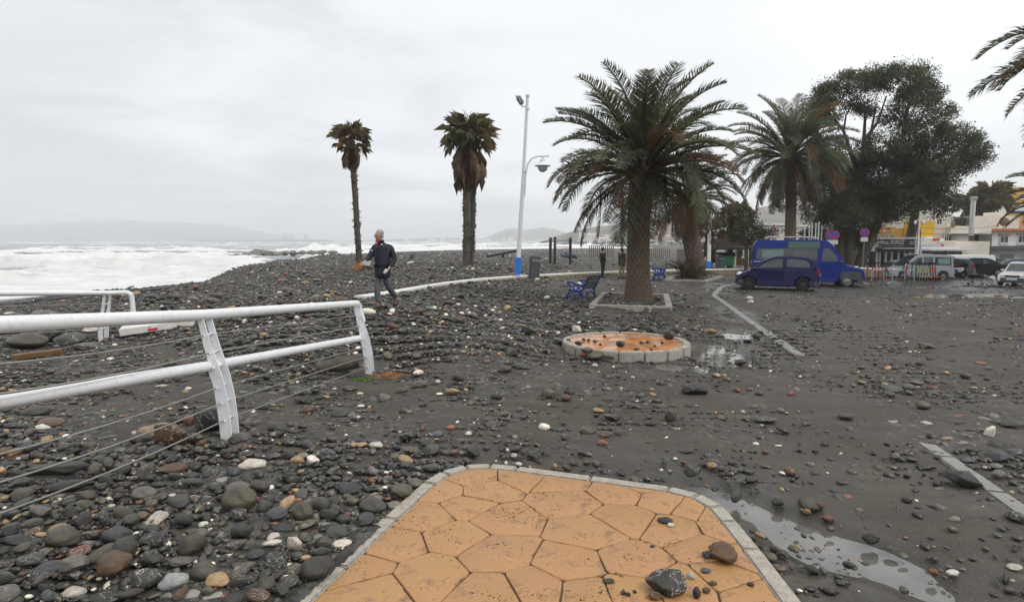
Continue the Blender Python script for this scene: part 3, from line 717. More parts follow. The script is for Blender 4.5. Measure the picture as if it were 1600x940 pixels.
def railing2():
    t_ = thing("railing", 'shorter white railing with a bent end, set back beside the concrete slab', "railing", (A2.x, A2.y, 0))
    base = Vector((A2.x, A2.y, 0)); e_ = A2 - base; d = -d2.normalized(); l_ = L2 - base
    hook = [e_ + Vector((.28, .12, 0)) + Vector((.10 * math.sin(a), .05 * math.sin(a), -.10 * (1 - math.cos(a)))) for a in (0, .4, .8, 1.2, 1.57)]
    MB().tube([l_, e_] + hook + [hook[-1] + Vector((.01, 0, -.32))], .048, 14).build("top_rail", PAINT, t_, smooth=1.2)
    po = obj("post", None, None, t_, loc=e_)
    for dy_ in (-.09, .09): fin((0, dy_, 0), -.8).build("post_fin", PAINT, po, bevel=.002, segs=1)
    for zc, xc in zip((-.22, -.45, -.72), (-.04, -.08, -.13)):
        MB().tube([(xc, -.12, zc), (xc, .12, zc)], .011, 8).build("rung", PAINT, po, smooth=1.2)
        MB().tube([l_ + Vector((xc, 0, zc)), e_ + Vector((xc, 0, zc))], .008, 6).build("cable", CABLE, t_, smooth=1.2)
railing2()

# displaced coping slab with its sticker, pipe, plank, driftwood
p0, p1 = at_g(190, 526), at_g(304, 507); p0.z += .13; p1.z += .10
sl_ = thing("concrete_slab", 'cream painted concrete slab with a red and white sticker, tipped up beyond the railing', 'slab', p0)
d = p1 - p0; yaw = math.atan2(d.y, d.x); o = MB().box((d.length / 2, 0, 0), (d.length, .42, .15)).build("slab_body", WCAP, sl_, bevel=.012); o.rotation_euler = (.10, -math.asin(d.z / d.length), yaw)
ST_W = M("sticker_white", (.8, .8, .8), rough=.4, var=.03); ST_R = M("sticker_red", (.55, .03, .03), rough=.4, var=.05)
st = MB().box((.62, -.214, 0), (.19, .004, .11)).build("sticker", ST_W, sl_); st.rotation_euler = o.rotation_euler
for q, mm, zz_, hh in (("sticker_band", ST_R, -.022, .05),):
    MB().box((.62, -.2175, zz_), (.18, .003, hh)).build(q, mm, st)
MB().box((.57, -.2175, .03), (.05, .003, .018)).build("sticker_mark", M("sticker_blue", (.05, .1, .4), var=.05), st)
BLK = M("black_plastic", (.018, .019, .022), rough=.4, var=.2, bump=.1)
pts = [at_g(a, b_) + Vector((0, 0, .05)) for a, b_ in ((-60, 484), (0, 479), (55, 471), (110, 466), (160, 462), (205, 458.5), (262, 452))]
tag(MB().tube(pts, [.06] * 7, 10).build("pipe", BLK, smooth=1.2), 'long black plastic pipe lying on the pebbles behind the far railing', 'pipe')
WOODB = M("wet_brown_wood", (.15, .08, .03), rough=.6, var=.3, scale=8, bump=.5, bscale=25)
a_, b_ = at_g(20, 562), at_g(98, 556)
o = MB().box((0, 0, 0), ((b_ - a_).length, .14, .09)).build("plank", WOODB, bevel=.01, loc=(a_ + b_) / 2 + Vector((0, 0, .07))); o.rotation_euler = (.1, -.05, math.atan2((b_ - a_).y, (b_ - a_).x))
tag(o, 'ochre brown plank washed up below the far railing', 'plank')
a_ = at_g(538, 584); DRIFT = M("grey_driftwood", (.10, .085, .065), rough=.8, var=.4, scale=10, bump=.8, bscale=18)
lg = MB().tube([a_ + Vector((-.42, .0, .10)), a_ + Vector((-.2, .05, .13)), a_ + Vector((.02, .06, .16)), a_ + Vector((.24, .05, .2))], [.07, .10, .12, .10], 10).build("driftwood_log", DRIFT, smooth=1.2)
tag(lg, 'stubby driftwood log wedged against the railing end post', 'log')
a_ = at_g(612, 588); ORW = M("orange_reed", (.36, .16, .05), rough=.7, var=.3)
mb = MB()
for i in range(14):
    y_ = random.uniform(-.24, .24); x_ = random.uniform(-.30, .2); l_ = random.uniform(.08, .2); mb.tube([a_ + Vector((x_ - l_, y_ + random.uniform(-.04, .04), .012)), a_ + Vector((x_, y_, .028)), a_ + Vector((x_ + l_, y_ + random.uniform(-.04, .04), .012))], .0045, 5)
tag(mb.build("reed_bundle", ORW), 'thin scatter of orange reed stalks on the pebbles beside the end post', 'reeds', kind='stuff')
mb = MB(); a_ = at_g(566, 594)
for i in range(140):
    b0 = a_ + Vector((random.gauss(0, .07), random.gauss(0, .05), .0)); tip = b0 + Vector((random.gauss(0, .03), random.gauss(0, .03), random.uniform(.02, .06))); s_ = Vector((random.uniform(.006, .014), 0, 0))
    mb.add([b0 - s_, b0 + s_, tip], [(0, 1, 2)])
tag(mb.build("seaweed_tuft", M("bright_green_weed", (.10, .20, .03), rough=.6)), 'small bright green weed tuft below the railing end post', 'weed', kind='stuff')

# ================================================================== STONES
def rot_noise(v, seed, f_, amp):
    q = v * f_ + seed * 7.31
    return amp * ((vnoise(q[:, 0] + q[:, 2] * .7, q[:, 1] - q[:, 2] * .4, seed) - .5) + (vnoise(q[:, 1] * 1.1, q[:, 2] * 1.2 + q[:, 0] * .3, seed + 50) - .5))
def ico(sub):
    bm = bmesh.new(); bmesh.ops.create_icosphere(bm, subdivisions=sub, radius=1); v = np.array([q.co[:] for q in bm.verts]); f = np.array([[q.index for q in fc.verts] for fc in bm.faces]); bm.free(); return v, f
ICO = {s: ico(s) for s in (1, 2, 3, 4)}
def stone_shape(sub, seed, kind):
    """unit stone, long axis x, bed down z; kind: rounded, flat, angular, long"""
    v, f = ICO[sub]; v = v.copy(); g = np.random.default_rng(seed)
    ncut, lo, hi, soft = {'rounded': (4, .80, .98, .75), 'flat': (5, .74, .95, .8), 'angular': (16, .55, .86, .93), 'long': (6, .72, .95, .85), 'wedge': (9, .58, .9, .88)}[kind]
    v += v * rot_noise(v, seed, 1.3, .22)[:, None]
    for _ in range(ncut):
        n = g.normal(size=3); n /= np.linalg.norm(n); c = g.uniform(lo, hi); d = v @ n - c
        v -= n[None] * (np.maximum(d, 0) * soft)[:, None]
    if kind in ('angular', 'wedge'): v += v * rot_noise(v, seed + 5, 2.6, .10)[:, None]
    if kind == 'wedge': v[:, 1] *= np.interp(v[:, 0], [-1, 1], [1.1, .55]); v[:, 2] *= np.interp(v[:, 0], [-1, 1], [1.1, .62])
    v -= (v.max(0) + v.min(0)) / 2; v /= np.abs(v).max(0)
    return v, f
KINDS_ = ['rounded', 'flat', 'angular', 'long', 'wedge']
STONE = M("wet_beach_stone", (.1, .1, .1), rough=.34, var=.42, scale=3.2, bump=.5, bscale=11, objcol=True, stain=.45, dirt=(.12, .11, .095), spec=.5)
t = STONE.node_tree; lk = t.links.new; b = t.nodes['Principled BSDF']; src_ = b.inputs['Base Color'].links[0].from_socket
oi_ = nd('ObjectInfo'); cv = nd('TexCoord'); ov = nd('VectorMath', operation='ADD'); lk(cv.outputs['Object'], ov.inputs[0]); rv = nd('CombineXYZ'); lk(mathn('MULTIPLY', oi_.outputs['Random'], 40.), rv.inputs[0]); lk(rv.outputs[0], ov.inputs[1])
vn = nd('TexNoise', Scale=.9, Detail=3., Distortion=.8); lk(ov.outputs[0], vn.inputs['Vector'])
vein = mathn('MULTIPLY', mathn('LESS_THAN', mathn('ABSOLUTE', mathn('SUBTRACT', vn.outputs['Fac'], .5)), .0075), mathn('GREATER_THAN', oi_.outputs['Random'], .68))
lk(mixc(mathn('MULTIPLY', vein, .8), src_, (.42, .40, .36)), b.inputs['Base Color'])
BED = M("wet_pebbles", (.1, .1, .1), rough=.34, var=.30, scale=30, bump=.22, bscale=70, attr='Col', spec=.5)
SM = {}
for kd in KINDS_:
    for q in range(5 if kd != 'wedge' else 3):
        v, f = stone_shape(4, 31 * q + 7 * len(kd) + 3, kd); me = np_mesh("stone", v, f, smooth=True)
        if kd in ('angular', 'wedge', 'flat'): me.set_sharp_from_angle(angle=.95)
        me.materials.append(STONE); SM.setdefault(kd, []).append(me)
TINT = np.array([1.06, 1.0, .90])
PAL = [('charcoal', (.024, .024, .023), 32), ('dark grey', (.044, .044, .040), 27), ('olive grey', (.064, .060, .042), 18), ('slate blue', (.042, .048, .054), 6), ('mid grey', (.12, .116, .106), 7.5),
       ('brown', (.095, .055, .032), 4), ('rust red', (.17, .066, .038), 1.6), ('tan', (.29, .20, .11), 2.8), ('off-white', (.56, .54, .50), 3.2)]
PALD = {a: np.array(b_) * TINT for a, b_, c in PAL}; PW = np.array([c for a, b_, c in PAL]); PW = PW / PW.sum(); PNAME = [a for a, b_, c in PAL]; PCOL = np.array([b_ for a, b_, c in PAL]) * TINT * 1.08
LMARK = [(150, 880, 'in the dense pebbles at the lower left corner'), (420, 890, 'in the pebbles beside the sloping paving kerb'), (560, 790, 'by the bend of the paving kerb'), (90, 740, 'in the pebbles under the railing cables'),
         (300, 690, 'by the foot of the middle railing post'), (180, 610, 'on the sandy patch behind the railing'), (450, 640, 'beyond the middle railing post'), (560, 600, 'by the railing end post'), (640, 680, 'on the sand between railing and paving'),
         (780, 640, 'on the bare sand beyond the paving'), (900, 690, 'just behind the long paving kerb'), (1040, 640, 'on the open sand before the round paving'), (850, 550, 'at the pebble edge beside the round paving'), (1000, 575, 'at the foot of the round paving'),
         (1130, 545, 'by the pools next to the round paving'), (1120, 740, 'by the puddle at the paving corner'), (1280, 830, 'in the puddle beside the paving'), (1400, 850, 'on the wet sand beside the puddle'), (1330, 680, 'on the sand before the lower kerb strip'), (1500, 780, 'beside the lower kerb strip'),
         (1540, 670, 'in the stone heap right of the kerb strip'), (1410, 605, 'in the small heap at mid car park'), (1240, 530, 'in the grit patch along the upper kerb strip'), (1480, 520, 'on the flat car park sand'), (1500, 460, 'on the shining far car park'), (1000, 480, 'by the date palm planter'),
         (860, 470, 'on the bank near the blue bench'), (680, 500, 'on the pebble bank near the walking man'), (500, 500, 'on the bank behind the railing'), (330, 470, 'on the beach crest below the surf'), (120, 480, 'behind the far railing'), (60, 530, 'in the dark hollow under the far railing'),
         (730, 420, 'at the foot of the twin palms'), (600, 425, 'on the beach near the lone palm'), (850, 440, 'by the white wall coping'), (1150, 470, 'on the wet walk beside the upper kerb')]
stones = []          # dicts: pos, size (half axes), yaw, kind, colour name, w px, label
def hero(px, py, wpx, hpx, kd, colname, label=None, yaw=None, lift=0., z=None, asp=.75, seed=None, tilt=0., col=None):
    p = at_g(px, py) if z is None else at_z(px, py, z)
    w_ = wpx * p.y / F / 2; dist = math.hypot(p.y, CZ - p.z); el = math.asin(min(.95, (CZ - p.z) / dist)); hp = hpx * p.y / F
    ry = w_ * asp; rz = max(.16 * w_, (hp / 2 - ry * math.sin(el) * .55) / math.cos(el)) if True else 0
    rz = min(rz, w_ * 1.2)
    stones.append(dict(p=Vector((p.x, p.y + ry * .8, p.z + rz * .72 + lift)), s=(w_, ry, rz), yaw=random.uniform(-.4, .4) if yaw is None else yaw, kd=kd, cn=colname, w=wpx, label=label, px=px, py=py, seed=seed, tilt=tilt, col=col))
C, D, O, B, G, W_, T_, Rr, Br = 'charcoal', 'dark grey', 'olive grey', 'slate blue', 'mid grey', 'off-white', 'tan', 'rust red', 'brown'
PZ = PAV_Z - .004; DZ = .145
hero(1045, 934, 68, 52, 'wedge', C, 'large charcoal boulder at the near edge of the orange paving', z=PZ, yaw=2.8, asp=.8, seed=1)
hero(1134, 882, 46, 40, 'wedge', Br, 'wedge-shaped brown stone on the orange paving', z=PZ, yaw=2.7, asp=.7)
hero(1108, 873, 19, 15, 'rounded', C, 'black pebble touching the brown wedge stone on the paving', z=PZ); hero(1112, 858, 8, 8, 'rounded', C, 'tiny black pebble behind the brown wedge stone', z=PZ)
hero(1041, 818, 26, 13, 'flat', C, 'smooth black egg pebble resting mid paving beside a white one', z=PZ); hero(1049, 823, 12, 8, 'rounded', W_, 'small white pebble beside the smooth black egg pebble', z=PZ)
hero(1080, 905, 14, 14, 'angular', W_, 'blocky white pebble right of the charcoal boulder on the paving', z=PZ); hero(1104, 895, 16, 9, 'rounded', B, 'slate blue pebble right of the white blocky one on the paving', z=PZ)
hero(1090, 935, 18, 26, 'rounded', C, 'upright black pebble right of the charcoal boulder', z=PZ, yaw=1.2); hero(1105, 927, 14, 12, 'rounded', Br, 'little brown pebble leaning on the upright black pebble', z=PZ)
hero(1115, 914, 15, 8, 'flat', O, 'olive pebble lying by itself near the paving kerb', z=PZ); hero(1174, 916, 12, 8, 'rounded', C, 'black pebble against the inner side of the paving kerb', z=PZ)
hero(952, 911, 20, 8, 'flat', D, 'thin dark chip on a paving joint left of the boulder', z=PZ); hero(1177, 833, 12, 11, 'rounded', O, 'round olive pebble sitting on top of the paving kerb', z=PAV_Z)
hero(974, 929, 9, 9, 'rounded', C, 'small black pebble first in a short row on the paving', z=PZ); hero(982, 931, 9, 7, 'rounded', C, 'small black pebble second in a short row on the paving', z=PZ); hero(992, 926, 7, 6, 'angular', C, 'small black chip last in a short row on the paving', z=PZ)
hero(1025, 938, 22, 16, 'rounded', Br, 'brown pebble half under the charcoal boulder', z=PZ); hero(1020, 855, 9, 5, 'flat', C, 'dark chip in the paving joint above the boulder', z=PZ)
hero(1046, 531, 19, 19, 'angular', C, 'black angular block on the far rim of the round paving', z=DZ); hero(970, 542, 15, 12, 'angular', C, 'black block mirrored in the middle of the round paving', z=DZ)
hero(904, 539, 13, 8, 'angular', C, 'flat dark stone at the left of the round paving', z=DZ); hero(918, 550, 20, 10, 'flat', G, 'grey flat stone across the rim of the round paving', z=DZ)
hero(930, 562, 31, 17, 'rounded', O, 'olive oval stone leaning on the round paving kerb', z=0.02); hero(912, 557, 16, 9, 'rounded', Rr, 'reddish stone beside the olive oval one at the round kerb', z=.06); hero(952, 560, 20, 6, 'flat', C, 'thin dark flake against the round kerb', z=.04)
for i, (a, b_, c) in enumerate(((888, 533, 6), (912, 532, 7), (920, 533, 6), (930, 535, 7), (938, 540, 5), (945, 527, 6), (1003, 537, 8), (1012, 536, 6), (995, 547, 9), (1024, 542, 5), (1035, 537, 6), (1018, 548, 5))): hero(a, b_, c, 5, 'angular', C if i % 3 else D, None, z=DZ)
hero(901, 520, 15, 14, 'angular', W_, 'chalky white rock behind the round paving'); hero(930, 573, 10, 7, 'rounded', W_, None); hero(824, 525, 19, 19, 'angular', C, 'black pointed rock on the pebble bank left of the round paving'); hero(806, 525, 14, 12, 'angular', O, None); hero(714, 506, 22, 15, 'angular', O, 'squared olive rock mid pebble bank below the walking man')
hero(1020, 524, 16, 17, 'angular', C, None); hero(1030, 524, 12, 9, 'rounded', C, None); hero(1055, 520, 14, 12, 'angular', C, None); hero(1112, 521, 22, 10, 'angular', T_, 'pale squared stone block standing in the far pool'); hero(1185, 529, 14, 11, 'rounded', C, 'round black stone at the edge of the far pool'); hero(1170, 536, 14, 8, 'angular', C, None)
hero(655, 608, 27, 17, 'flat', O, 'smooth olive oval stone on sand right of the railing'); hero(707, 617, 26, 14, 'angular', T_, 'ochre lump of stone on the open sand'); hero(858, 622, 26, 18, 'wedge', O, 'grey wedge stone pointing up on the open sand'); hero(885, 626, 18, 12, 'rounded', Br, 'brown stone beside the grey wedge on the sand')
hero(716, 595, 20, 13, 'rounded', C, None); hero(788, 583, 24, 14, 'flat', D, None); hero(600, 625, 22, 14, 'angular', G, None); hero(625, 615, 20, 12, 'flat', O, None); hero(563, 637, 12, 7, 'rounded', W_, None); hero(815, 578, 26, 14, 'angular', D, None)
hero(1088, 620, 44, 24, 'angular', C, 'big black angular rock alone on the sand before the round paving', asp=.6); hero(1050, 657, 24, 24, 'wedge', O, 'dark spike-shaped rock on the sand', yaw=.4); hero(1326, 658, 28, 17, 'flat', O, 'dark flat-topped rock near the head of the lower kerb strip'); hero(1200, 659, 36, 9, 'flat', D, 'thin dark slab lying flat on the sand'); hero(957, 657, 28, 13, 'flat', D, None); hero(936, 644, 20, 9, 'angular', T_, None)
hero(1511, 764, 56, 32, 'angular', C, 'large black flat-topped block on the lower kerb strip', yaw=-.35, asp=.62, lift=.02); hero(946, 684, 20, 14, 'rounded', Br, None); hero(942, 697, 18, 12, 'rounded', Rr, 'bright orange-red stone behind the paving'); hero(920, 678, 30, 14, 'wedge', O, None); hero(835, 717, 26, 14, 'angular', C, None); hero(803, 715, 11, 9, 'rounded', W_, None)
hero(1085, 744, 30, 24, 'wedge', D, 'grey angular stone at the puddle head behind the paving corner'); hero(1114, 733, 18, 14, 'rounded', T_, None); hero(1128, 737, 17, 12, 'rounded', D, None); hero(1172, 741, 16, 9, 'flat', B, None); hero(1175, 755, 20, 14, 'rounded', D, None)
hero(1272, 801, 46, 30, 'rounded', O, 'bowl-shaped dark rock at the puddle edge with small stones on it', asp=.7); hero(1261, 803, 16, 14, 'angular', T_, None); hero(1283, 801, 16, 14, 'rounded', Br, None, lift=.03); hero(1296, 815, 20, 12, 'long', Rr, 'orange oblong stone in front of the bowl-shaped rock', yaw=-.5)
hero(1218, 790, 22, 14, 'flat', C, None); hero(1366, 850, 29, 22, 'wedge', C, 'blue-black wedge stone at the end of the puddle'); hero(1398, 861, 24, 10, 'flat', C, None); hero(1225, 871, 21, 14, 'angular', D, None); hero(1271, 897, 24, 17, 'angular', C, None); hero(1319, 916, 22, 13, 'rounded', D, None); hero(1345, 800, 14, 8, 'flat', G, None); hero(1355, 884, 14, 8, 'rounded', O, None)
hero(1452, 665, 20, 9, 'flat', W_, 'flat white stone right of the lower kerb strip'); hero(1565, 747, 22, 16, 'rounded', G, None); hero(1485, 777, 19, 9, 'flat', D, None); hero(1470, 766, 16, 7, 'flat', G, None); hero(1536, 571, 18, 8, 'rounded', Rr, 'orange-red stone alone on the far sand'); hero(1452, 545, 25, 11, 'angular', O, 'dark mossy clump alone on the car park sand')
hero(1484, 690, 20, 10, 'flat', T_, None); hero(1550, 685, 20, 28, 'angular', W_, 'chalky upright rock in the stone heap', yaw=1.); hero(1528, 678, 26, 14, 'angular', D, None); hero(1500, 664, 30, 10, 'flat', D, None); hero(1590, 672, 34, 20, 'flat', D, None); hero(1545, 658, 26, 8, 'flat', G, None); hero(1500, 653, 20, 7, 'flat', Rr, None); hero(1565, 700, 30, 14, 'flat', C, None); hero(1590, 890, 22, 10, 'rounded', W_, None); hero(1492, 900, 20, 12, 'rounded', W_, None); hero(1460, 900, 16, 14, 'angular', Rr, None)
hero(1400, 612, 34, 11, 'flat', D, None); hero(1425, 610, 22, 12, 'rounded', D, None); hero(1395, 619, 22, 9, 'flat', C, None); hero(1460, 598, 24, 8, 'flat', D, None); hero(1437, 600, 22, 7, 'flat', Br, None); hero(1349, 600, 16, 7, 'rounded', T_, None); hero(1460, 618, 22, 9, 'angular', D, None)
# the heap on the left
hero(367, 803, 58, 54, 'rounded', O, 'big round-shouldered grey boulder left of the paving', asp=.8); hero(262, 702, 54, 52, 'angular', Br, 'brown-grey upright rock left of the middle railing post', asp=.6); hero(238, 684, 62, 26, 'long', T_, 'long buff stone behind the upright rock by the middle post', yaw=.3); hero(292, 668, 19, 24, 'angular', Rr, 'rust red stone between rocks and the middle railing post'); hero(318, 678, 42, 50, 'angular', C, 'black jagged rock leaning at the middle railing post', yaw=1.)
hero(214, 694, 36, 22, 'flat', D, 'dark flat stone left of the brown-grey upright rock'); hero(302, 694, 30, 24, 'angular', O, 'olive block at the very foot of the middle railing post'); hero(332, 656, 26, 18, 'rounded', D, None); hero(274, 664, 24, 16, 'angular', O, None); hero(240, 710, 30, 18, 'rounded', B, None); hero(372, 690, 34, 18, 'flat', D, None); hero(385, 668, 26, 14, 'flat', O, None)
hero(86, 742, 88, 24, 'long', D, 'longest dark slate bar lying under the railing cables', yaw=.25, asp=.28); hero(100, 768, 80, 20, 'long', C, 'black slate bar just below the longest one', yaw=.2, asp=.3)
hero(84, 857, 60, 40, 'flat', O, 'broad triangular olive stone in the lower left pebbles'); hero(219, 783, 42, 28, 'rounded', G, 'rounded grey-buff stone in the left pebbles'); hero(264, 742, 46, 20, 'long', Br, 'rusty brown oblong stone below the upright rock', yaw=.15); hero(389, 735, 44, 22, 'flat', W_, 'speckled white flat stone right of the middle post', yaw=.5)
hero(470, 816, 38, 38, 'rounded', O, 'round olive stone left of the paving bend'); hero(580, 804, 48, 32, 'rounded', D, 'dark stone with a white vein by the paving bend'); hero(541, 774, 46, 28, 'angular', B, 'squared slate block above the veined stone'); hero(499, 800, 30, 28, 'rounded', D, None); hero(522, 804, 22, 18, 'rounded', O, None)
hero(611, 738, 17, 20, 'rounded', B, 'bluish egg stone near the paving top corner'); hero(490, 908, 58, 46, 'rounded', C, 'big black stone against the sloping paving kerb', yaw=.5); hero(522, 845, 44, 26, 'flat', D, 'smooth grey flat stone by the sloping kerb'); hero(531, 857, 34, 17, 'rounded', W_, 'buff and white stone touching the sloping kerb'); hero(460, 863, 28, 32, 'angular', W_, 'marbled white and brown stone left of the kerb')
hero(312, 910, 52, 38, 'flat', O, 'flat greenish grey stone in the near pebbles'); hero(264, 923, 48, 32, 'long', G, 'pale speckled oblong stone in the near pebbles', yaw=.6, col=(.24, .24, .235)); hero(106, 936, 40, 22, 'flat', W_, 'smooth white flat stone at the bottom left'); hero(185, 880, 44, 46, 'flat', D, None, yaw=1.); hero(175, 850, 46, 34, 'long', B, None, yaw=.6); hero(60, 905, 60, 26, 'long', B, None, yaw=.3); hero(295, 870, 40, 40, 'flat', O, None, yaw=.7)
hero(638, 708, 32, 12, 'angular', O, None); hero(555, 681, 26, 8, 'flat', D, None); hero(635, 690, 26, 20, 'angular', C, None); hero(665, 698, 26, 16, 'angular', D, None); hero(738, 715, 24, 22, 'angular', D, None); hero(585, 700, 24, 12, 'angular', W_, 'white streaked stone on the sand above the paving bend'); hero(480, 700, 26, 14, 'rounded', C, None); hero(510, 712, 28, 14, 'rounded', B, None); hero(448, 718, 20, 18, 'rounded', D, None); hero(675, 737, 28, 16, 'flat', D, None); hero(450, 756, 24, 22, 'angular', C, None)
hero(460, 620, 38, 22, 'wedge', D, 'dark ridge-shaped stone beyond the middle post'); hero(470, 632, 26, 16, 'angular', C, None); hero(410, 640, 22, 14, 'rounded', B, None); hero(530, 652, 30, 16, 'rounded', D, None); hero(430, 676, 30, 18, 'rounded', D, None); hero(545, 612, 24, 12, 'flat', D, None); hero(45, 650, 44, 18, 'flat', C, None); hero(70, 668, 46, 20, 'flat', Br, 'broad reddish brown stone between the cables'); hero(30, 700, 30, 16, 'flat', B, None); hero(130, 665, 12, 7, 'rounded', Rr, None)
hero(30, 545, 60, 30, 'rounded', O, 'largest grey boulder in the dark hollow under the far railing'); hero(45, 512, 46, 20, 'flat', G, None); hero(100, 540, 44, 24, 'rounded', D, None); hero(85, 518, 30, 18, 'rounded', G, None); hero(45, 528, 34, 18, 'angular', D, None); hero(125, 548, 40, 16, 'flat', D, None); hero(137, 520, 28, 12, 'rounded', W_, 'smooth white stone tucked under the far railing end'); hero(62, 497, 40, 14, 'flat', O, None); hero(15, 500, 30, 14, 'rounded', D, None); hero(110, 500, 26, 10, 'flat', T_, None); hero(75, 535, 30, 24, 'angular', C, None); hero(10, 525, 36, 26, 'angular', D, None)
hero(210, 462, 16, 9, 'rounded', T_, None); hero(232, 467, 22, 9, 'rounded', C, None); hero(185, 463, 15, 8, 'angular', T_, None); hero(330, 475, 24, 12, 'rounded', C, None); hero(300, 470, 18, 9, 'flat', G, None); hero(445, 456, 22, 8, 'rounded', D, None); hero(475, 444, 14, 6, 'flat', T_, None); hero(440, 440, 16, 5, 'flat', Rr, None); hero(495, 440, 18, 6, 'flat', G, None); hero(450, 463, 18, 7, 'flat', D, None)
hero(512, 512, 22, 15, 'flat', D, 'rounded slab on the bank seen between the railing bars'); hero(598, 535, 24, 14, 'angular', D, None); hero(616, 532, 16, 9, 'flat', G, None); hero(598, 480, 13, 6, 'rounded', W_, None); hero(905, 448, 10, 9, 'angular', W_, None); hero(802, 436, 11, 12, 'angular', T_, 'pale buff rock before the wall below the tall lamp'); hero(1172, 469, 14, 8, 'rounded', W_, None); hero(850, 450, 10, 6, 'angular', T_, None); hero(641, 413, 12, 6, 'rounded', W_, None)
NH = len(stones)
# loosely scattered stones: even cover on screen, real sizes
cand = []
for y0 in np.arange(384, 940, 9.0):
    Yh = 940 * 2.0 / (y0 + 4 - 375)
    n = int(1600 * 9 * 2.7 / max(8, .5 * (max(.042 * 940 / Yh, 2.8)) ** 2))
    n = min(n, 7500)
    xs = RNG.uniform(-260, 1760, int(n * 2020 / 1600)); ys = RNG.uniform(y0, y0 + 9, len(xs)); cand.append(np.stack([xs, ys], 1))
for _ in range(1):
    n = 1500; cand.append(np.stack([RNG.uniform(-300, 700, n), RNG.uniform(700, 1060, n)], 1)); cand.append(np.stack([RNG.uniform(1200, 1900, 200), RNG.uniform(700, 1060, 200)], 1))
cand = np.concatenate(cand); keep = RNG.uniform(0, 1, len(cand)) < density(cand[:, 0], cand[:, 1]) * .92; cand = cand[keep]
# onto the ground: march all rays together
dirx = (cand[:, 0] - 800) / F; v_ = (cand[:, 1] - 470) / F
ddy = math.cos(TH) - v_ * math.sin(TH); ddz = -math.sin(TH) - v_ * math.cos(TH)
Yc = np.full(len(cand), np.nan); prev = 1.5
for Y in np.geomspace(1.7, 330, 150):
    a = np.isnan(Yc); 
    if not a.any(): break
    x_ = dirx[a] / ddy[a] * Y; z_ = CZ + ddz[a] / ddy[a] * Y; g_ = gz(x_, np.full(len(x_), Y)); hit = z_ <= g_
    idx = np.where(a)[0][hit]; Yc[idx] = Y * RNG.uniform(.982, 1.0, len(idx))
okm = ~np.isnan(Yc); cand, Yc, dirx, ddy = cand[okm], Yc[okm], dirx[okm], ddy[okm]
cx = dirx / ddy * Yc; cy = Yc; czg = gz(cx, cy)
inpud = np.zeros(len(cx), bool)
for a, b_, rx, ry, ro, d in PADS[:7]:
    c_, s_ = math.cos(ro), math.sin(ro); inpud |= (((cx - a) * c_ + (cy - b_) * s_) / rx) ** 2 + ((-(cx - a) * s_ + (cy - b_) * c_) / ry) ** 2 < 1.0
czg = np.where(in_poly(cx, cy, inset(PLANT1, .2)), .125, czg)
bad = (inpud & (RNG.uniform(size=len(cx)) < .7)) | in_poly(cx, cy, PAV) | in_poly(cx, cy, disc_poly) | (cy > np.interp(cand[:, 0], SH_PX, SH_Y) * .86)
cand, cx, cy, czg = cand[~bad], cx[~bad], cy[~bad], czg[~bad]
n = len(cx); med = np.interp(cand[:, 1], [390, 450, 560, 650, 760, 940], [.15, .062, .034, .034, .042, .047]); med = np.where((cand[:, 0] > 640) & (cand[:, 1] > 570), np.minimum(med, .042), med)
size = med * np.exp(RNG.normal(0, .52, n)); size = np.clip(size, 2.8 * cy / F, np.where(cy < 9, .19, .42))
pcol = RNG.choice(len(PAL), n, p=PW); small = size < med * .6
pcol = np.where(small & (RNG.uniform(size=n) < .22), RNG.choice([7, 8, 8, 7, 4, 5, 6], n), pcol)
kdi = RNG.choice(5, n, p=[.22, .40, .22, .12, .04]); asp_ = RNG.uniform(.55, .95, n); asp_ = np.where(kdi == 3, asp_ * .55, asp_)
flat_ = np.array([.55, .32, .55, .5, .55])[kdi] * RNG.uniform(.75, 1.2, n)
wl = np.array([[p[0], p[1]] for p in resample(wp, .3, closed=False)]); nearw = np.ones(n, bool)
for q in range(0, n, 4000): nearw[q:q + 4000] = np.min(np.hypot(cx[q:q + 4000, None] - wl[None, :, 0], cy[q:q + 4000, None] - wl[None, :, 1]), 1) > .24
heroxy = np.array([[s['p'].x, s['p'].y, max(s['s'][0], s['s'][1])] for s in stones])
dh = np.min(np.hypot(cx[:, None] - heroxy[None, :, 0], cy[:, None] - heroxy[None, :, 1]) - heroxy[None, :, 2] * .9 - size[:, None] * .5, 1); gk = nearw & (dh > -.01) | ((dh > -.07) & (size < .05) & nearw)
order = np.argsort(-size * F / cy); taken = {}; big = []
for i in order[:2600]:                     # keep the larger ones from sitting inside each other
    if not gk[i]: continue
    c_ = (round(cx[i] / .25), round(cy[i] / .25)); clash = False
    for a in (-1, 0, 1):
        for b_ in (-1, 0, 1):
            for q in taken.get((c_[0] + a, c_[1] + b_), ()):
                if math.hypot(cx[q] - cx[i], cy[q] - cy[i]) < (size[q] + size[i]) * .40: clash = True
    if clash: gk[i] = False
    else: taken.setdefault(c_, []).append(i); big.append(i)
dens_here = density(cand[:, 0], cand[:, 1])
zc = czg + size * flat_ * .5 * RNG.uniform(.25, .75, n) + np.where(dens_here > .7, RNG.uniform(0, .9, n) * size * .35, 0)
ROOM = 300 - NH
indiv = []
for i in big:
    if len(indiv) >= ROOM: break
    if not (0 < cand[i, 0] < 1600 and 380 < cand[i, 1] < 945): continue
    indiv.append(i)
for i in indiv:
    sz = size[i] / 2; kd = KINDS_[kdi[i]]
    stones.append(dict(p=Vector((cx[i], cy[i], zc[i])), s=(sz, sz * asp_[i], sz * flat_[i]), yaw=RNG.uniform(-PI, PI), kd=kd, cn=PNAME[pcol[i]], w=size[i] * F / cy[i], label=None, px=cand[i, 0], py=cand[i, 1], seed=None, tilt=None, col=None))
used = {}
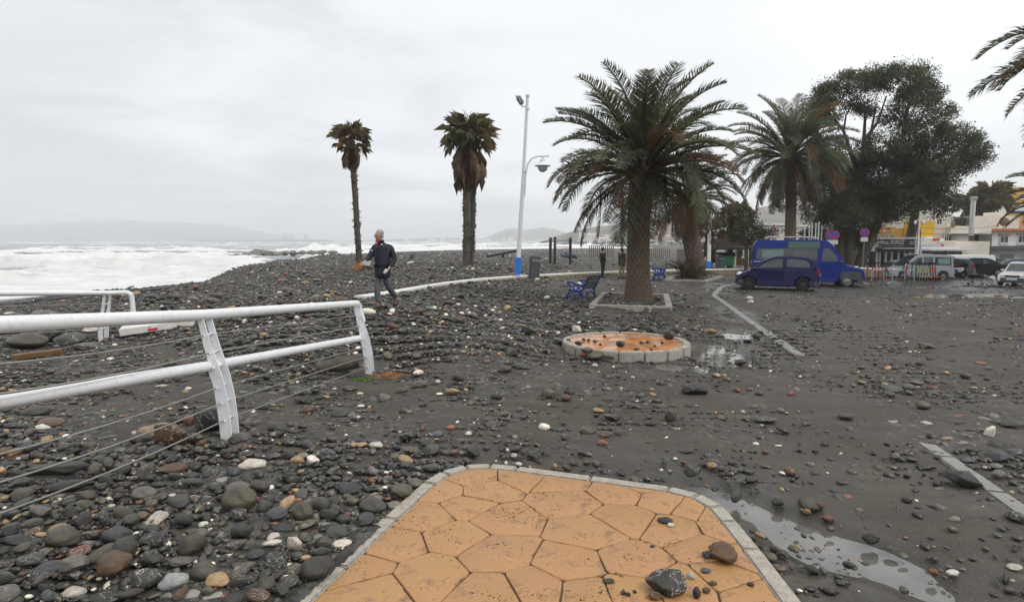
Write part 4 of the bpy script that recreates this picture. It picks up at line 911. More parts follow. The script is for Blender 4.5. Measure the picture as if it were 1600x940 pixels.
for s in sorted(stones, key=lambda q: -q['w']):
    me = SM[s['kd']][s['seed'] if s['seed'] is not None else random.randrange(len(SM[s['kd']]))]
    o = obj("stone", me); o.location = s['p']; o.scale = s['s']
    tl = .22 if s['label'] is None else .08
    o.rotation_euler = (random.uniform(-tl, tl), random.uniform(-tl, tl), s['yaw']); o['group'] = 'storm-washed stones'
    base = np.array(s['col']) if s['col'] else PALD[s['cn']]; f_ = random.uniform(.75, 1.3); o.color = (*[float(min(.8, q * f_)) for q in base], 1)
    lb = s['label']
    if lb is None:
        ad = {'rounded': 'rounded', 'flat': 'flat', 'angular': 'angular', 'long': 'oblong', 'wedge': 'wedge-shaped'}[s['kd']]
        lm = min(LMARK, key=lambda q: ((q[0] - s['px']) / 1.5) ** 2 + (q[1] - s['py']) ** 2); lb0 = f"{s['cn']} {ad} stone {lm[2]}"
        k_ = used.get(lb0, 0); used[lb0] = k_ + 1
        lb = (['largest', 'second largest', 'third largest', 'fourth largest', 'fifth largest', 'sixth largest', 'seventh largest', 'eighth largest', 'ninth largest', 'tenth largest', 'smaller'][min(k_, 10)] + ' ' + lb0)
    tag(o, lb, 'stone')
# all the other pebbles: one mesh
isind = np.zeros(n, bool); isind[indiv] = True
rest = np.where(gk & ~isind)[0]; wpx = size[rest] * F / cy[rest]
Vs, Fs, Cs, off = [], [], [], 0
for sub, sel in ((3, rest[wpx > 26]), (2, rest[(wpx > 5.5) & (wpx <= 26)]), (1, rest[wpx <= 5.5])):
    shp = [[stone_shape(sub, 100 + 17 * q + a, kd) for q in range(8)] for a, kd in enumerate(KINDS_)]
    var = RNG.integers(0, 8, len(sel))
    for a in range(5):
        for q in range(8):
            ii = sel[(kdi[sel] == a) & (var == q)]
            if not len(ii): continue
            v0, f0 = shp[a][q]; m_ = len(ii)
            v = v0[None] * (np.stack([np.ones(m_), asp_[ii], flat_[ii]], 1) * (size[ii] / 2)[:, None])[:, None, :]
            for ax, amp in ((0, .28), (1, .28), (2, PI)):
                th = RNG.uniform(-amp, amp, m_)[:, None]; c_, s_ = np.cos(th), np.sin(th); a1_, a2_ = [(1, 2), (2, 0), (0, 1)][ax]
                p_, q_ = v[:, :, a1_].copy(), v[:, :, a2_].copy(); v[:, :, a1_] = p_ * c_ - q_ * s_; v[:, :, a2_] = p_ * s_ + q_ * c_
            v += np.stack([cx[ii], cy[ii], zc[ii]], 1)[:, None, :]
            cc = PCOL[pcol[ii]] * RNG.uniform(.7, 1.35, (m_, 1)); cc = cc * RNG.uniform(.94, 1.06, (m_, 3))
            Vs.append(v.reshape(-1, 3)); Cs.append(np.repeat(cc, len(v0), 0)); Fs.append((f0[None] + (np.arange(m_) * len(v0))[:, None, None]).reshape(-1, 3) + off); off += m_ * len(v0)
pm = np_mesh("pebbles", np.concatenate(Vs), np.concatenate(Fs), np.concatenate(Cs), smooth=True)
pb = obj("pebbles", pm, BED); tag(pb, 'countless dark beach pebbles thrown over promenade and beach', 'pebbles', kind='stuff')
print("STONES", NH, len(indiv), len(rest), len(pm.polygons))

# dark grit washed into the joints and over some cells of the paving
gp, gc = [], []; f1 = ICO[1][1]
def grit(n_, polyg, z, seedn, thr):
    g = np.random.default_rng(seedn); xs = np.array([p[0] for p in polyg]); ys = np.array([p[1] for p in polyg])
    x = g.uniform(xs.min(), xs.max(), n_); y = g.uniform(ys.min(), ys.max(), n_); ok = in_poly(x, y, polyg)
    k_ = vnoise(x * 3.1, y * 9., seedn) * .55 + vnoise(x * 14, y * 30, seedn + 1) * .45; ok &= k_ > thr
    x, y = x[ok], y[ok]; r_ = np.clip(np.exp(g.normal(-6.1, .45, len(x))), .0012, .008)
    v = ICO[1][0][None] * r_[:, None, None] * g.uniform(.5, 1.2, (len(x), 1, 3)); v[:, :, 0] += x[:, None]; v[:, :, 1] += y[:, None]; v[:, :, 2] += z
    gp.append(v.reshape(-1, 3)); gc.append(np.repeat(np.array([(.05, .042, .032)]) * g.uniform(.5, 1.6, (len(x), 1)), 12, 0))
grit(40000, [p for p in PIN], PAV_Z - .003, 61, .61); grit(9000, rin, DZ, 65, .62)
V_ = np.concatenate(gp); nG = len(V_) // 12; F_ = (f1[None] + (np.arange(nG) * 12)[:, None, None]).reshape(-1, 3)
tag(obj("sand_grit", np_mesh("sand_grit", V_, F_, np.concatenate(gc), smooth=True), BED), 'dark grit smeared over the orange paving', 'grit', kind='stuff')
# ================================================================== PALMS AND TREES
FROND = M("palm_leaf", (.1, .1, .1), trans=.5, rough=.5, var=.25, scale=2.5, objcol=True, spec=.35)
BARK = M("palm_bark", (.13, .095, .06), rough=.9, var=.45, scale=5, bump=.8, bscale=16, base2=(.065, .05, .036))
BARKF = M("fan_palm_bark", (.10, .085, .068), rough=.95, var=.4, scale=3, bump=.8, bscale=12, base2=(.055, .048, .04))
def frond_mesh(seed, droop, fold=0., pairs=74, lift0=0., ragged=.15):
    """one feathered leaf, 1 m long, growing along +x and bending down by `droop` radians"""
    g = random.Random(seed); mb = MB(); n = 14; pts = []; a = lift0; p = Vector((0, 0, 0)); tang = []
    for i in range(n + 1):
        pts.append(p.copy()); tang.append(Vector((math.cos(a), 0, math.sin(a)))); p = p + tang[-1] / n; a -= droop / n * (.4 + 1.2 * i / n)
    mb.tube(pts, [.016 * (1 - .85 * i / n) + .002 for i in range(n + 1)], 3)
    for i in range(pairs):
        s_ = .10 + .895 * (i + .5) / pairs; q = s_ * n; k = min(int(q), n - 1); f_ = q - k
        c = pts[k].lerp(pts[k + 1], f_); tg = tang[k].lerp(tang[min(k + 1, n)], f_).normalized()
        nrm = Vector((0, 1, 0)).cross(tg).normalized() * -1
        ln = .215 * (math.sin(PI * min(1, (s_ * .86 + .12))) ** .55) * g.uniform(1 - ragged, 1 + ragged * .5) * (1 if s_ > .2 else .55)
        for sd in (-1, 1):
            if g.random() < ragged * .35: continue
            fw = R(52 - 30 * s_ + g.uniform(-7, 7)); vee = R(28) * (1 - fold) - fold * R(60) + R(g.uniform(-9, 9))
            side = Vector((0, sd, 0)); d = (tg * math.cos(R(90) - fw) + (side * math.cos(vee) + nrm * math.sin(vee)) * math.sin(R(90) - fw)).normalized()
            if fold: d = (d * (1 - fold * .6) + tg * fold * .6).normalized()
            mid = c + d * ln * .5; tip = c + d * ln + Vector((0, 0, -ln * (.18 + .25 * g.random())))
            wv = tg * .0062
            mb.add([c - wv * .6, c + wv * .6, mid + wv, tip, mid - wv], [(0, 1, 2, 4), (4, 2, 3)])
    me = mb.mesh("frond", smooth=None); me.materials.append(FROND); return me
FR = {}
for kq, (dr, fo, lf) in {'up': (.95, 0, 0), 'arch': (1.45, 0, .15), 'wide': (1.55, .1, .25), 'hang': (1.0, .35, 0), 'dead': (.5, .85, 0)}.items():
    FR[kq] = [frond_mesh(q * 13 + len(kq), dr * (.85 + .15 * q), fo, lift0=lf, ragged=.15 if kq != 'dead' else .5) for q in range(3)]
GREENS = [(.088, .104, .052), (.108, .120, .060), (.074, .090, .050), (.126, .126, .064)]; BROWNS = [(.13, .075, .036), (.10, .062, .034), (.15, .09, .045)]; DEADC = [(.055, .042, .032), (.04, .033, .028)]
BARKD = M("dark_palm_fibre", (.11, .083, .056), rough=.95, var=.4, scale=8, bump=.8, bscale=30)
SCAR = M("leaf_base_scar", (.23, .175, .115), rough=.85, var=.55, scale=5, bump=.6, bscale=22, base2=(.10, .072, .048))
def scale_trunk(path, rads, n_around, step, mat, parent, name="trunk", proud=.055, low=.35):
    """trunk tube plus one joined part of leaf-base scales wound round it"""
    MB().tube(path, rads, 18).build(name, BARKD, parent, smooth=1.2)
    mb = MB(); P = [Vector(p) for p in path]; seg = [(b_ - a).length for a, b_ in zip(P[:-1], P[1:])]; tot = sum(seg); h = .06; i = 0
    while h < tot:
        d = h; k = 0
        while k < len(seg) - 1 and d > seg[k]: d -= seg[k]; k += 1
        f_ = d / seg[k]; c = P[k].lerp(P[k + 1], f_); r_ = rads[k] + (rads[k + 1] - rads[k]) * f_; ax = (P[k + 1] - P[k]).normalized(); u0 = ax.orthogonal().normalized(); v0 = ax.cross(u0)
        top_f = h / tot
        for j in range(n_around):
            th = 2 * PI * (j + .5 * (i % 2) + random.uniform(-.12, .12)) / n_around; o = u0 * math.cos(th) + v0 * math.sin(th); s_ = (v0 * math.cos(th) - u0 * math.sin(th))
            wd = PI * r_ / n_around * random.uniform(.72, .95); ht = step * random.uniform(.8, 1.1); pr = proud * (low + (1 - low) * min(1, top_f * 1.6)) * random.uniform(.6, 1.3)
            b0 = c + o * (r_ - .01); tipv = c + o * (r_ + pr) + ax * ht * .55
            mb.add([b0 - s_ * wd - ax * ht * .1, b0 - ax * ht * .6 + o * .012, b0 + s_ * wd - ax * ht * .1, tipv + s_ * wd * .45, tipv - s_ * wd * .45, b0 + ax * ht * .5 ], [(0, 1, 2, 3, 4), (4, 3, 5), (0, 4, 5), (2, 5, 3)])
        h += step; i += 1
    tag(mb.build("leaf_scars", SCAR, parent), kind='stuff')
def date_palm(label, base, path, rads, n_fr, ln, seed, group, lean=(0, 0), cat='palm tree', dead=4, skirt=0, brown=.15, emax=88, emin=-48, around=11, step=.15, windy=(0, 0)):
    g = random.Random(seed); t_ = thing("date_palm", label, cat, base, group=group)
    scale_trunk(path, rads, around, step, BARK, t_)
    top = Vector(path[-1]); r_ = rads[-1]
    MB().ell(top + Vector((0, 0, .1)), (r_ * .95, r_ * .95, r_ * 1.5), 12, 8).build("crown_heart", BARK, t_, smooth=1.2)
    for i in range(n_fr):
        f_ = (i + .5) / n_fr; el = R(emax - (emax - emin) * f_ ** .85 + g.uniform(-6, 6)); az = i * 2.39996 + g.uniform(-.25, .25)
        kd = 'up' if el > R(48) else ('arch' if el > R(8) else ('wide' if el > R(-15) else 'hang'))
        l_ = ln * g.uniform(.86, 1.08) * (.88 if kd == 'hang' else 1)
        o = obj("frond", g.choice(FR[kd]), None, t_); o.scale = (l_, l_ * 1.0, l_); sp_ = r_ * .75 * math.cos(max(el, 0))
        o.location = top + Vector((math.cos(az) * sp_, math.sin(az) * sp_, .25 * r_ + .55 * r_ * math.sin(el)))
        o.rotation_euler = Euler((g.uniform(-.3, .3), -el, az)); o.rotation_mode = 'XYZ'
        c = g.choice(BROWNS) if (f_ > .62 and g.random() < brown * 2.6) or g.random() < brown * .35 else g.choice(GREENS); k_ = g.uniform(.8, 1.2); o.color = (c[0] * k_, c[1] * k_, c[2] * k_, 1)
    for i in range(dead):
        az = g.uniform(0, 2 * PI); o = obj("dead_frond", g.choice(FR['dead']), None, t_); l_ = ln * g.uniform(.55, .75); o.scale = (l_, l_ * .8, l_)
        o.location = top + Vector((math.cos(az) * (r_ + .25), math.sin(az) * (r_ + .25), -.1)); o.rotation_euler = (0, R(g.uniform(74, 86)), az); c = g.choice(DEADC); o.color = (*c, 1)
    return t_
def crown_path(bpx, bpy, Yb, pts):         # trunk line from photo spots at one distance; local to its base
    b_ = at_y(bpx, bpy, Yb); return b_, [at_y(a, c, Yb) - b_ for a, c in pts]
# the big date palm in its planter
b_, pth = crown_path(999, 471, 20.2, [(998, 480), (998, 468), (997, 440), (997, 400), (998, 350), (1002, 300), (1004, 272)])
b_.z -= .0
date_palm('big date palm with a thick scarred trunk in the angular planter', b_, pth, [.52, .48, .39, .355, .345, .37, .38], 84, 3.45, 3, 'palms of the promenade', dead=0, brown=.12, emin=-32, around=13, step=.13)
palm1 = bpy.data.objects['date_palm']
for px_, y0_, y1_, ro in ((938, 296, 366, .05), (973, 285, 388, -.03), (1040, 268, 340, .1), (984, 286, 345, 0)):
    a = at_y(px_, y0_, 19.6 if px_ != 984 else 19.9) - b_; l_ = (y1_ - y0_) / 940 * 19.6; o = obj("dead_frond", FR['dead'][px_ % 3], None, palm1, loc=a); o.scale = (l_ * 1.1, l_ * .75, l_); o.rotation_euler = (0, R(84), px_ * 1.7); o.color = (.035, .028, .024, 1)
# the leaning palm with shrubs at its foot
b2, pth = crown_path(1088, 434, 33.5, [(1090, 440), (1089, 428), (1086, 405), (1079, 370), (1074, 340), (1074, 315)])
date_palm('leaning browned date palm with a shrub round its foot', b2, pth, [.55, .50, .47, .45, .46, .5], 58, 2.75, 9, 'palms of the promenade', dead=5, brown=.42, emin=-46, around=9, step=.2)
# the tall palm behind the blue van
b3, pth = crown_path(1234, 418, 46, [(1233, 425), (1234, 400), (1235, 360), (1236, 315), (1235, 275), (1233, 247)])
date_palm('tall date palm rising behind the blue camper van', b3, pth, [.50, .42, .38, .36, .40, .48], 84, 4.75, 21, 'palms of the promenade', dead=4, brown=.22, emin=-62, around=9, step=.22)
# two at the right edge, only leaf ends in view
b4 = at_y(1785, 445, 24)
date_palm('date palm beyond the right edge with only its feathered leaf tips in the frame', b4, [(0, 0, -.3), (0, 0, 2), (0, 0, 6.2), (.05, 0, 8.8)], [.5, .42, .4, .45], 84, 5.9, 33, 'palms of the promenade', dead=2, emin=-50)
b4 = at_y(1685, 432, 36)
date_palm('lower date palm at the right edge before the orange flats', b4, [(0, 0, -.3), (0, 0, 1.5), (0, 0, 3), (.05, 0, 4.0)], [.5, .42, .4, .45], 60, 4.1, 37, 'palms of the promenade', dead=2, emin=-45)

def fan_mesh(seed, droop=.5, n=26, spread=200, pet=.55):
    g = random.Random(seed); mb = MB(); mb.tube([(0, 0, 0), (pet * .5, 0, .02), (pet, 0, 0)], [.018, .013, .01], 3)
    for i in range(n):
        a = R(-spread / 2 + spread * i / (n - 1)) + g.uniform(-.05, .05); ln = (1 - pet) * 1.15 * (1 - .28 * abs(a) / R(100)) * g.uniform(.6, 1.12)
        d = Vector((math.cos(a), math.sin(a), .16)); s_ = Vector((-math.sin(a), math.cos(a), 0)) * (.0115 if n > 20 else .0075); c = Vector((pet, 0, 0)); m_ = c + d * ln * .6; t2 = c + d * ln * .95 + Vector((0, 0, -droop * ln * g.uniform(.3, .8)))
        mb.add([c, m_ - s_, t2, m_ + s_], [(0, 1, 2), (0, 2, 3)])
    me = mb.mesh("leaf"); me.materials.append(FROND); return me
FAN = [fan_mesh(q, .6 + .3 * q, 21, 205, .52) for q in range(3)]; FAND = [fan_mesh(20 + q, .5, 7, 24, .30) for q in range(5)]
STUB = M("grey_leaf_stubs", (.17, .15, .125), rough=.95, var=.6, scale=3, base2=(.055, .047, .038))
def fan_palm(label, base, path, rads, n_leaf, n_dead, size, skirt_len, seed, group=None, skirt_r=.5, green=.75, skirt_stuff=0):
    g = random.Random(seed); t_ = thing("fan_palm", label, 'palm tree', base, group=group)
    MB().tube(path, rads, 12).build("trunk", BARKF, t_, smooth=1.2); top = Vector(path[-1])
    mb = MB()
    P = [Vector(p) for p in path]
    for i in range(420 if skirt_len > 1.5 else 130):   # ragged stubs on the upper trunk
        f_ = g.uniform(.22, .97) * (len(P) - 1); k = min(int(f_), len(P) - 2); c = P[k].lerp(P[k + 1], f_ - k); az = g.uniform(0, 2 * PI); o = Vector((math.cos(az), math.sin(az), 0)); r_ = rads[k]
        e_ = c + o * (r_ + g.uniform(.04, .17)) + Vector((0, 0, g.uniform(-.08, .22))); s_ = Vector((-o.y, o.x, 0)) * g.uniform(.04, .08)
        u_ = Vector((0, 0, .10)); mb.add([c + o * r_ * .95 - s_, c + o * r_ * .95 + s_, e_ + s_ * .5, e_ - s_ * .5, c + o * r_ * .95 + u_], [(0, 1, 2, 3), (3, 2, 4), (0, 3, 4), (1, 4, 2)])
    tag(mb.build("leaf_stubs", STUB, t_), kind='stuff')
    for i in range(n_leaf):
        f_ = (i + .5) / n_leaf; el = R(80 - 105 * f_ + g.uniform(-10, 10)); az = i * 2.39996 + g.uniform(-.3, .3); o = obj("leaf", g.choice(FAN), None, t_, loc=top); l_ = size * g.uniform(.8, 1.1); o.scale = (l_,) * 3
        o.rotation_euler = (g.uniform(-.5, .5), -el, az); c = g.choice([(.15, .155, .06), (.12, .135, .055), (.18, .165, .07), (.10, .115, .05)] if g.random() < green else [(.24, .18, .09), (.17, .11, .055)]); k_ = g.uniform(.95, 1.5); o.color = (c[0] * k_, c[1] * k_, c[2] * k_, 1)
    for i in range(n_dead):
        f_ = (i + .5) / n_dead; az = i * 2.39996 + g.uniform(-.3, .3); dz = -skirt_len * f_ ** 1.2; rr = skirt_r * (.35 + .65 * math.sin(PI * min(1, .25 + .6 * f_))) * .5; o = obj("dead_leaf", g.choice(FAND), None, t_)
        o.location = top + Vector((math.cos(az) * rr * .5, math.sin(az) * rr * .5, dz)); l_ = size * g.uniform(.75, 1.0); o.scale = (l_, l_ * .8, l_); o.rotation_euler = (g.uniform(-.3, .3), R(g.uniform(66, 86)), az)
        c = g.choice([(.27, .19, .11), (.21, .145, .085), (.13, .095, .065), (.34, .25, .14)]); k_ = g.uniform(.7, 1.2); o.color = (c[0] * k_, c[1] * k_, c[2] * k_, 1)
    return t_
bl, pth = crown_path(561, 421, 37, [(562, 426), (562, 418), (561, 400), (558, 360), (556, 320), (553, 280), (551, 250), (549, 222)])
fan_palm('lone slender fan palm leaning on the beach near the surf', bl, pth, [.27, .20, .18, .175, .17, .175, .17, .16], 32, 80, 1.35, .45, 5, 'fan palms on the beach', .62, .55)
ROOT = M("orange_root_fibres", (.25, .115, .042), rough=.9, var=.4, bump=.8)
fp = [o for o in bpy.data.objects if o.name.startswith('fan_palm')][-1]
mb = MB(); g_ = random.Random(4)
for i in range(220):
    az = g_.uniform(0, 2 * PI); r1 = g_.uniform(.3, .8) * (1.2 if math.cos(az) > 0 else .8); p0 = Vector((math.cos(az) * .2, math.sin(az) * .2, g_.uniform(.05, .45))); p1 = Vector((math.cos(az) * r1, math.sin(az) * r1, .03)); s_ = Vector((-math.sin(az), math.cos(az), 0)) * .02
    mb.add([p0 - s_, p0 + s_, p1 + s_, p1 - s_ + Vector((0, 0, .03))], [(0, 1, 2, 3)])
tag(mb.build("roots", ROOT, fp), kind='stuff')
bt, pth = crown_path(728, 413, 45, [(728, 418), (728, 405), (729, 370), (729, 330), (729, 290), (729, 250), (728, 215)])
fan_palm('shaggier front palm of the twin fan palms on the beach', bt, pth, [.28, .25, .24, .26, .27, .27, .25], 34, 200, 2.2, 1.95, 6, 'fan palms on the beach', 1.25, .5)
bt, pth = crown_path(738, 411, 46, [(737, 416), (737, 405), (738, 370), (739, 330), (739, 290), (740, 250), (741, 222)])
fan_palm('darker rear palm of the twin fan palms on the beach', bt, pth, [.22, .19, .19, .21, .21, .21, .2], 18, 90, 2.0, 1.6, 8, 'fan palms on the beach', 1.1, .55)

# broadleaf trees: leaf-sized faces in many clumps on real limbs
LEAF = M("tree_leaf", (.1, .1, .1), trans=.5, rough=.55, var=.15, scale=.6, attr='Col', spec=.3)
BARKT = M("grey_tree_bark", (.085, .07, .055), rough=.95, var=.4, scale=3, bump=.8, bscale=10)
def leaf_cloud(clumps, per, leaf, seed, cols, sub=14, flat=.8):
    g = np.random.default_rng(seed); ctr, rad_ = [], []
    for c, r_ in clumps:
        k_ = max(4, int(sub * (r_[0] * r_[1] * r_[2]) ** .55)); d = g.normal(size=(k_, 3)); d /= np.linalg.norm(d, axis=1)[:, None]; d *= g.uniform(.45, 1.0, (k_, 1)) ** .5
        ctr.append(np.array(c)[None] + d * np.array(r_)[None])
    ctr = np.concatenate(ctr); n_ = len(ctr); q = np.repeat(ctr, per, 0)
    sp_ = np.repeat(g.uniform(.24, .52, n_) * (leaf / .24) ** .5, per)[:, None]; off_ = np.clip(g.normal(size=(len(q), 3)), -1.5, 1.5) * sp_ * np.array([1, 1, flat]); pos = q + off_
    a = g.normal(size=(len(q), 3)); a[:, 2] -= .3; a /= np.linalg.norm(a, axis=1)[:, None]; b_ = np.cross(a, g.normal(size=(len(q), 3))); b_ /= np.linalg.norm(b_, axis=1)[:, None]
    ln = leaf * g.uniform(.6, 1.3, (len(q), 1)); wd = ln * .32
    V = np.stack([pos - a * ln * .5, pos + b_ * wd * .5, pos + a * ln * .5, pos - b_ * wd * .5], 1).reshape(-1, 3); Fq = np.arange(len(V)).reshape(-1, 4)
    cc = np.array(cols)[g.integers(0, len(cols), n_)]; cc = np.repeat(cc * g.uniform(.8, 1.25, (n_, 1)), per, 0) * g.uniform(.75, 1.25, (len(q), 1))
    return np_mesh("crown", V, Fq, np.repeat(cc, 4, 0), k=4)
def tree(label, base, limbs, clumps, per, leaf, seed, cols, group=None, sub=14, name="broadleaf_tree"):
    t_ = thing(name, label, 'tree', base, group=group)
    mb = MB()
    for pts, rr in limbs: mb.tube(pts, rr, 10)
    mb.build("trunk", BARKT, t_, smooth=1.2); obj("crown", leaf_cloud(clumps, per, leaf, seed, cols, sub), LEAF, t_); return t_
YT = 55; bT = at_y(1325, 425, YT)
def L_(px, py, dy_=0.): return at_y(px, py, YT + dy_) - bT - Vector((0, 0, 0))
def limb(*ps, r0=.4, r1=.08):
    pts = [L_(*p) for p in ps]; k_ = len(pts) - 1; return pts, [r0 + (r1 - r0) * i / k_ for i in range(k_ + 1)]
limbs = [limb((1312, 430), (1312, 390), (1308, 350), (1300, 300), (1292, 250), r0=.5), limb((1326, 430), (1325, 390), (1330, 340), (1345, 280), (1350, 220), (1352, 175), r0=.55), limb((1338, 430), (1350, 395), (1366, 360), (1384, 320), (1400, 270), (1412, 210), (1420, 160), r0=.55),
         limb((1345, 280), (1330, 240), (1318, 205), (1300, 180), r0=.25, r1=.05), limb((1350, 220), (1372, 190), (1385, 150), r0=.18, r1=.05), limb((1335, 330), (1350, 260), (1362, 200), (1370, 160), r0=.2, r1=.05), limb((1384, 320), (1420, 290), (1455, 250), (1500, 225), (1530, 230), r0=.3, r1=.05), limb((1400, 270), (1430, 230), (1450, 200), r0=.2, r1=.05), limb((1308, 350), (1285, 330), (1272, 300), r0=.2, r1=.06), limb((1300, 300), (1280, 230), (1275, 180), r0=.2, r1=.05), limb((1318, 205), (1322, 180), (1330, 165), r0=.1, r1=.04)]
CL = [(1283, 160, 20, 18), (1300, 145, 22, 16), (1325, 130, 24, 16), (1350, 128, 20, 15), (1375, 122, 22, 16), (1405, 125, 26, 20), (1435, 118, 20, 18), (1450, 150, 22, 20), (1470, 175, 18, 12), (1425, 160, 26, 22), (1400, 185, 22, 18), (1448, 200, 24, 18), (1278, 200, 20, 22), (1275, 250, 18, 26), (1290, 300, 24, 28), (1310, 260, 18, 24),
      (1300, 225, 16, 16), (1340, 300, 32, 30), (1370, 270, 30, 26), (1350, 240, 20, 18), (1380, 230, 24, 20), (1405, 250, 30, 24), (1430, 245, 24, 22), (1470, 225, 26, 20), (1500, 215, 22, 16), (1522, 230, 18, 14), (1535, 238, 12, 9), (1520, 255, 12, 14), (1490, 255, 24, 20), (1455, 280, 28, 24), (1420, 300, 30, 26), (1452, 308, 18, 16), (1475, 305, 16, 18), (1372, 325, 26, 22),
      (1340, 345, 30, 24), (1300, 350, 26, 24), (1275, 330, 20, 26), (1345, 372, 18, 12), (1318, 375, 22, 14), (1362, 165, 16, 12), (1335, 160, 14, 10), (1480, 205, 14, 8), (1265, 290, 14, 20), (1350, 320, 30, 30), (1400, 310, 30, 30), (1420, 212, 18, 14), (1330, 280, 22, 22), (1372, 300, 26, 24), (1430, 270, 22, 18), (1312, 300, 22, 22), (1295, 260, 20, 24), (1265, 250, 14, 20), (1312, 330, 22, 20), (1345, 265, 20, 16), (1475, 265, 20, 18), (1300, 175, 18, 14)]
clumps = []
for i, (a, c, rx, ry) in enumerate(CL):
    k_ = YT / 940; dy_ = random.uniform(-2.4, 2.4); clumps.append((L_(a, c, dy_), (rx * k_ * 1.04, rx * k_ * 1.15, ry * k_ * 1.04)))
tree('huge dark spreading tree with several trunks behind the scooters', bT, limbs, clumps, 118, .25, 5, [(.056, .072, .032), (.078, .094, .042), (.104, .118, .058), (.042, .054, .028)], sub=15)
YT = 58; bT = at_y(1419, 425, YT); TR2 = limb((1419, 430), (1420, 385), (1428, 345), (1432, 310), (1440, 290), r0=.52, r1=.25)
CL2 = [(1428, 300, 16, 16), (1450, 310, 14, 18), (1468, 326, 12, 10)]
tree('slimmer tree trunk before the yellow house, merging into the big crown', bT, [TR2], [(L_(a, c), (rx * .062, rx * .07, ry * .062)) for a, c, rx, ry in CL2], 130, .24, 6, [(.03, .038, .02), (.04, .048, .026)])
YT = 42; bT = at_y(1166, 420, YT)
tree('small round evergreen tree beside the thatched hut', bT, [limb((1166, 424), (1166, 395), (1165, 370), r0=.16, r1=.1), limb((1166, 385), (1152, 362), r0=.08, r1=.04), limb((1166, 385), (1182, 362), r0=.08, r1=.04)],
     [(L_(a, c, random.uniform(-.6, .6)), (rx * .045, rx * .045, ry * .045)) for a, c, rx, ry in ((1150, 368, 16, 12), (1168, 355, 20, 14), (1185, 365, 16, 12), (1195, 372, 14, 9), (1140, 376, 9, 7), (1165, 372, 18, 10), (1178, 348, 12, 8), (1200, 360, 14, 10))], 60, .16, 8, [(.03, .042, .016), (.045, .058, .022), (.06, .068, .028)], sub=26)
# shrub round the leaning palm
t_ = thing("shrub", 'spiky shrub of young palm suckers round the leaning palm', 'shrub', at_y(1070, 434, 32.6)); g_ = random.Random(12)
for i in range(34):
    o = obj("frond", g_.choice(FR['up'] + FR['arch']), None, t_); l_ = g_.uniform(.9, 1.6); o.scale = (l_, l_ * .8, l_); az = g_.uniform(0, 2 * PI); o.location = (g_.uniform(-.3, .75), g_.uniform(-.3, .3), .0); o.rotation_euler = (0, -R(g_.uniform(15, 85)), az); c = g_.choice(GREENS + BROWNS[:2]); o.color = (*c, 1)
# smaller fan palms among the houses
def small_fan(px, py_top, py_base, Y, size, label, seed, n=26, dead=16, grp='small fan palms among the houses'):
    b_ = at_y(px, py_base, Y); top_ = at_y(px, py_top, Y) - b_; h_ = top_.z
    return fan_palm(label, b_, [(0, 0, -.3), (0, 0, h_ * .5), (0, 0, h_)], [.28, .22, .24], n, dead, size, size * .9, seed, grp, .8, .85)
small_fan(1140, 345, 418, 52, 1.55, 'yellowed fan palm beside the thatched hut', 40, 26, 26); small_fan(1154, 338, 415, 62, 1.7, 'green fan palm behind the small round tree', 41)
small_fan(1108, 362, 414, 50, 1.3, 'brown-skirted fan palm under the leaning date palm crown', 42, 20, 30)
small_fan(1545, 312, 380, 98, 3.4, 'larger fan palm above the beige terraces', 43, 40, 30); small_fan(1530, 320, 380, 99, 2.9, 'fan palm close beside the larger one above the terraces', 44, 34, 26); small_fan(1506, 322, 380, 100, 2.6, 'fan palm left of the steel chimney', 45, 30, 20)
small_fan(1268, 378, 420, 66, 1.8, 'dark fan palm behind the blue camper van roof', 46)
# ================================================================== VEHICLES
def paint(name, c, rough=.28): return M(name, c, rough=rough, var=.05, scale=2, coat=.12, spec=.22, stain=.10, dirt=(.09, .085, .075))
GLASS = M("car_glass", (.045, .066, .070), rough=.05, var=.6, scale=1.2, spec=.7); RUB = M("tyre_rubber", (.018, .018, .018), rough=.85, var=.3, bump=.2); RIM = M("steel_rim", (.30, .30, .31), rough=.35, metal=.7, var=.1); RIMD = M("black_steel_rim", (.03, .03, .032), rough=.5)
PLAST = M("grey_bumper_plastic", (.075, .078, .082), rough=.55, var=.12); LAMP = M("clear_lamp", (.62, .64, .64), rough=.12, var=.15, spec=.8); TAIL = M("red_lamp", (.30, .012, .012), rough=.15, spec=.7); PLATE = M("number_plate", (.72, .72, .70), rough=.4, var=.08); DARK = M("dark_recess", (.012, .012, .013), rough=.8)
def wheel(parent, x, y, r, rim_mat, side, wd=.18):
    w_ = obj("wheel", None, None, parent, loc=(x, y, r))
    k_ = ("tyre", round(r, 2))
    if k_ not in KIDS:
        mb = MB(); mb.lathe([(r * .62, -wd / 2), (r * .9, -wd / 2), (r, -wd * .36), (r, wd * .36), (r * .9, wd / 2), (r * .62, wd / 2)], 24, axis='Y'); KIDS[k_] = mb.mesh("tyre", smooth=.7); KIDS[k_].materials.append(RUB)
        mb = MB(); mb.lathe([(r * .64, -.05), (r * .64, .05), (r * .56, .03), (r * .50, .035), (r * .2, .05), (r * .1, .055), (.002, .055)], 20, axis='Y')
        for i in range(8):
            a = PI * i / 4; mb.box((r * .38 * math.cos(a), .042, r * .38 * math.sin(a)), (r * .12, .03, r * .12), (0, -a, 0))
        KIDS[("rim", round(r, 2))] = mb.mesh("rim", smooth=.6)
    obj("tyre", KIDS[k_], None, w_)
    me = KIDS[("rim", round(r, 2))]; kk_ = ("rim", round(r, 2), rim_mat.name)
    if kk_ not in KIDS: KIDS[kk_] = me.copy(); KIDS[kk_].materials.append(rim_mat)
    o = obj("rim", KIDS[kk_], None, w_); o.scale = (1, side, 1); o.location = (0, side * wd * .30, 0)
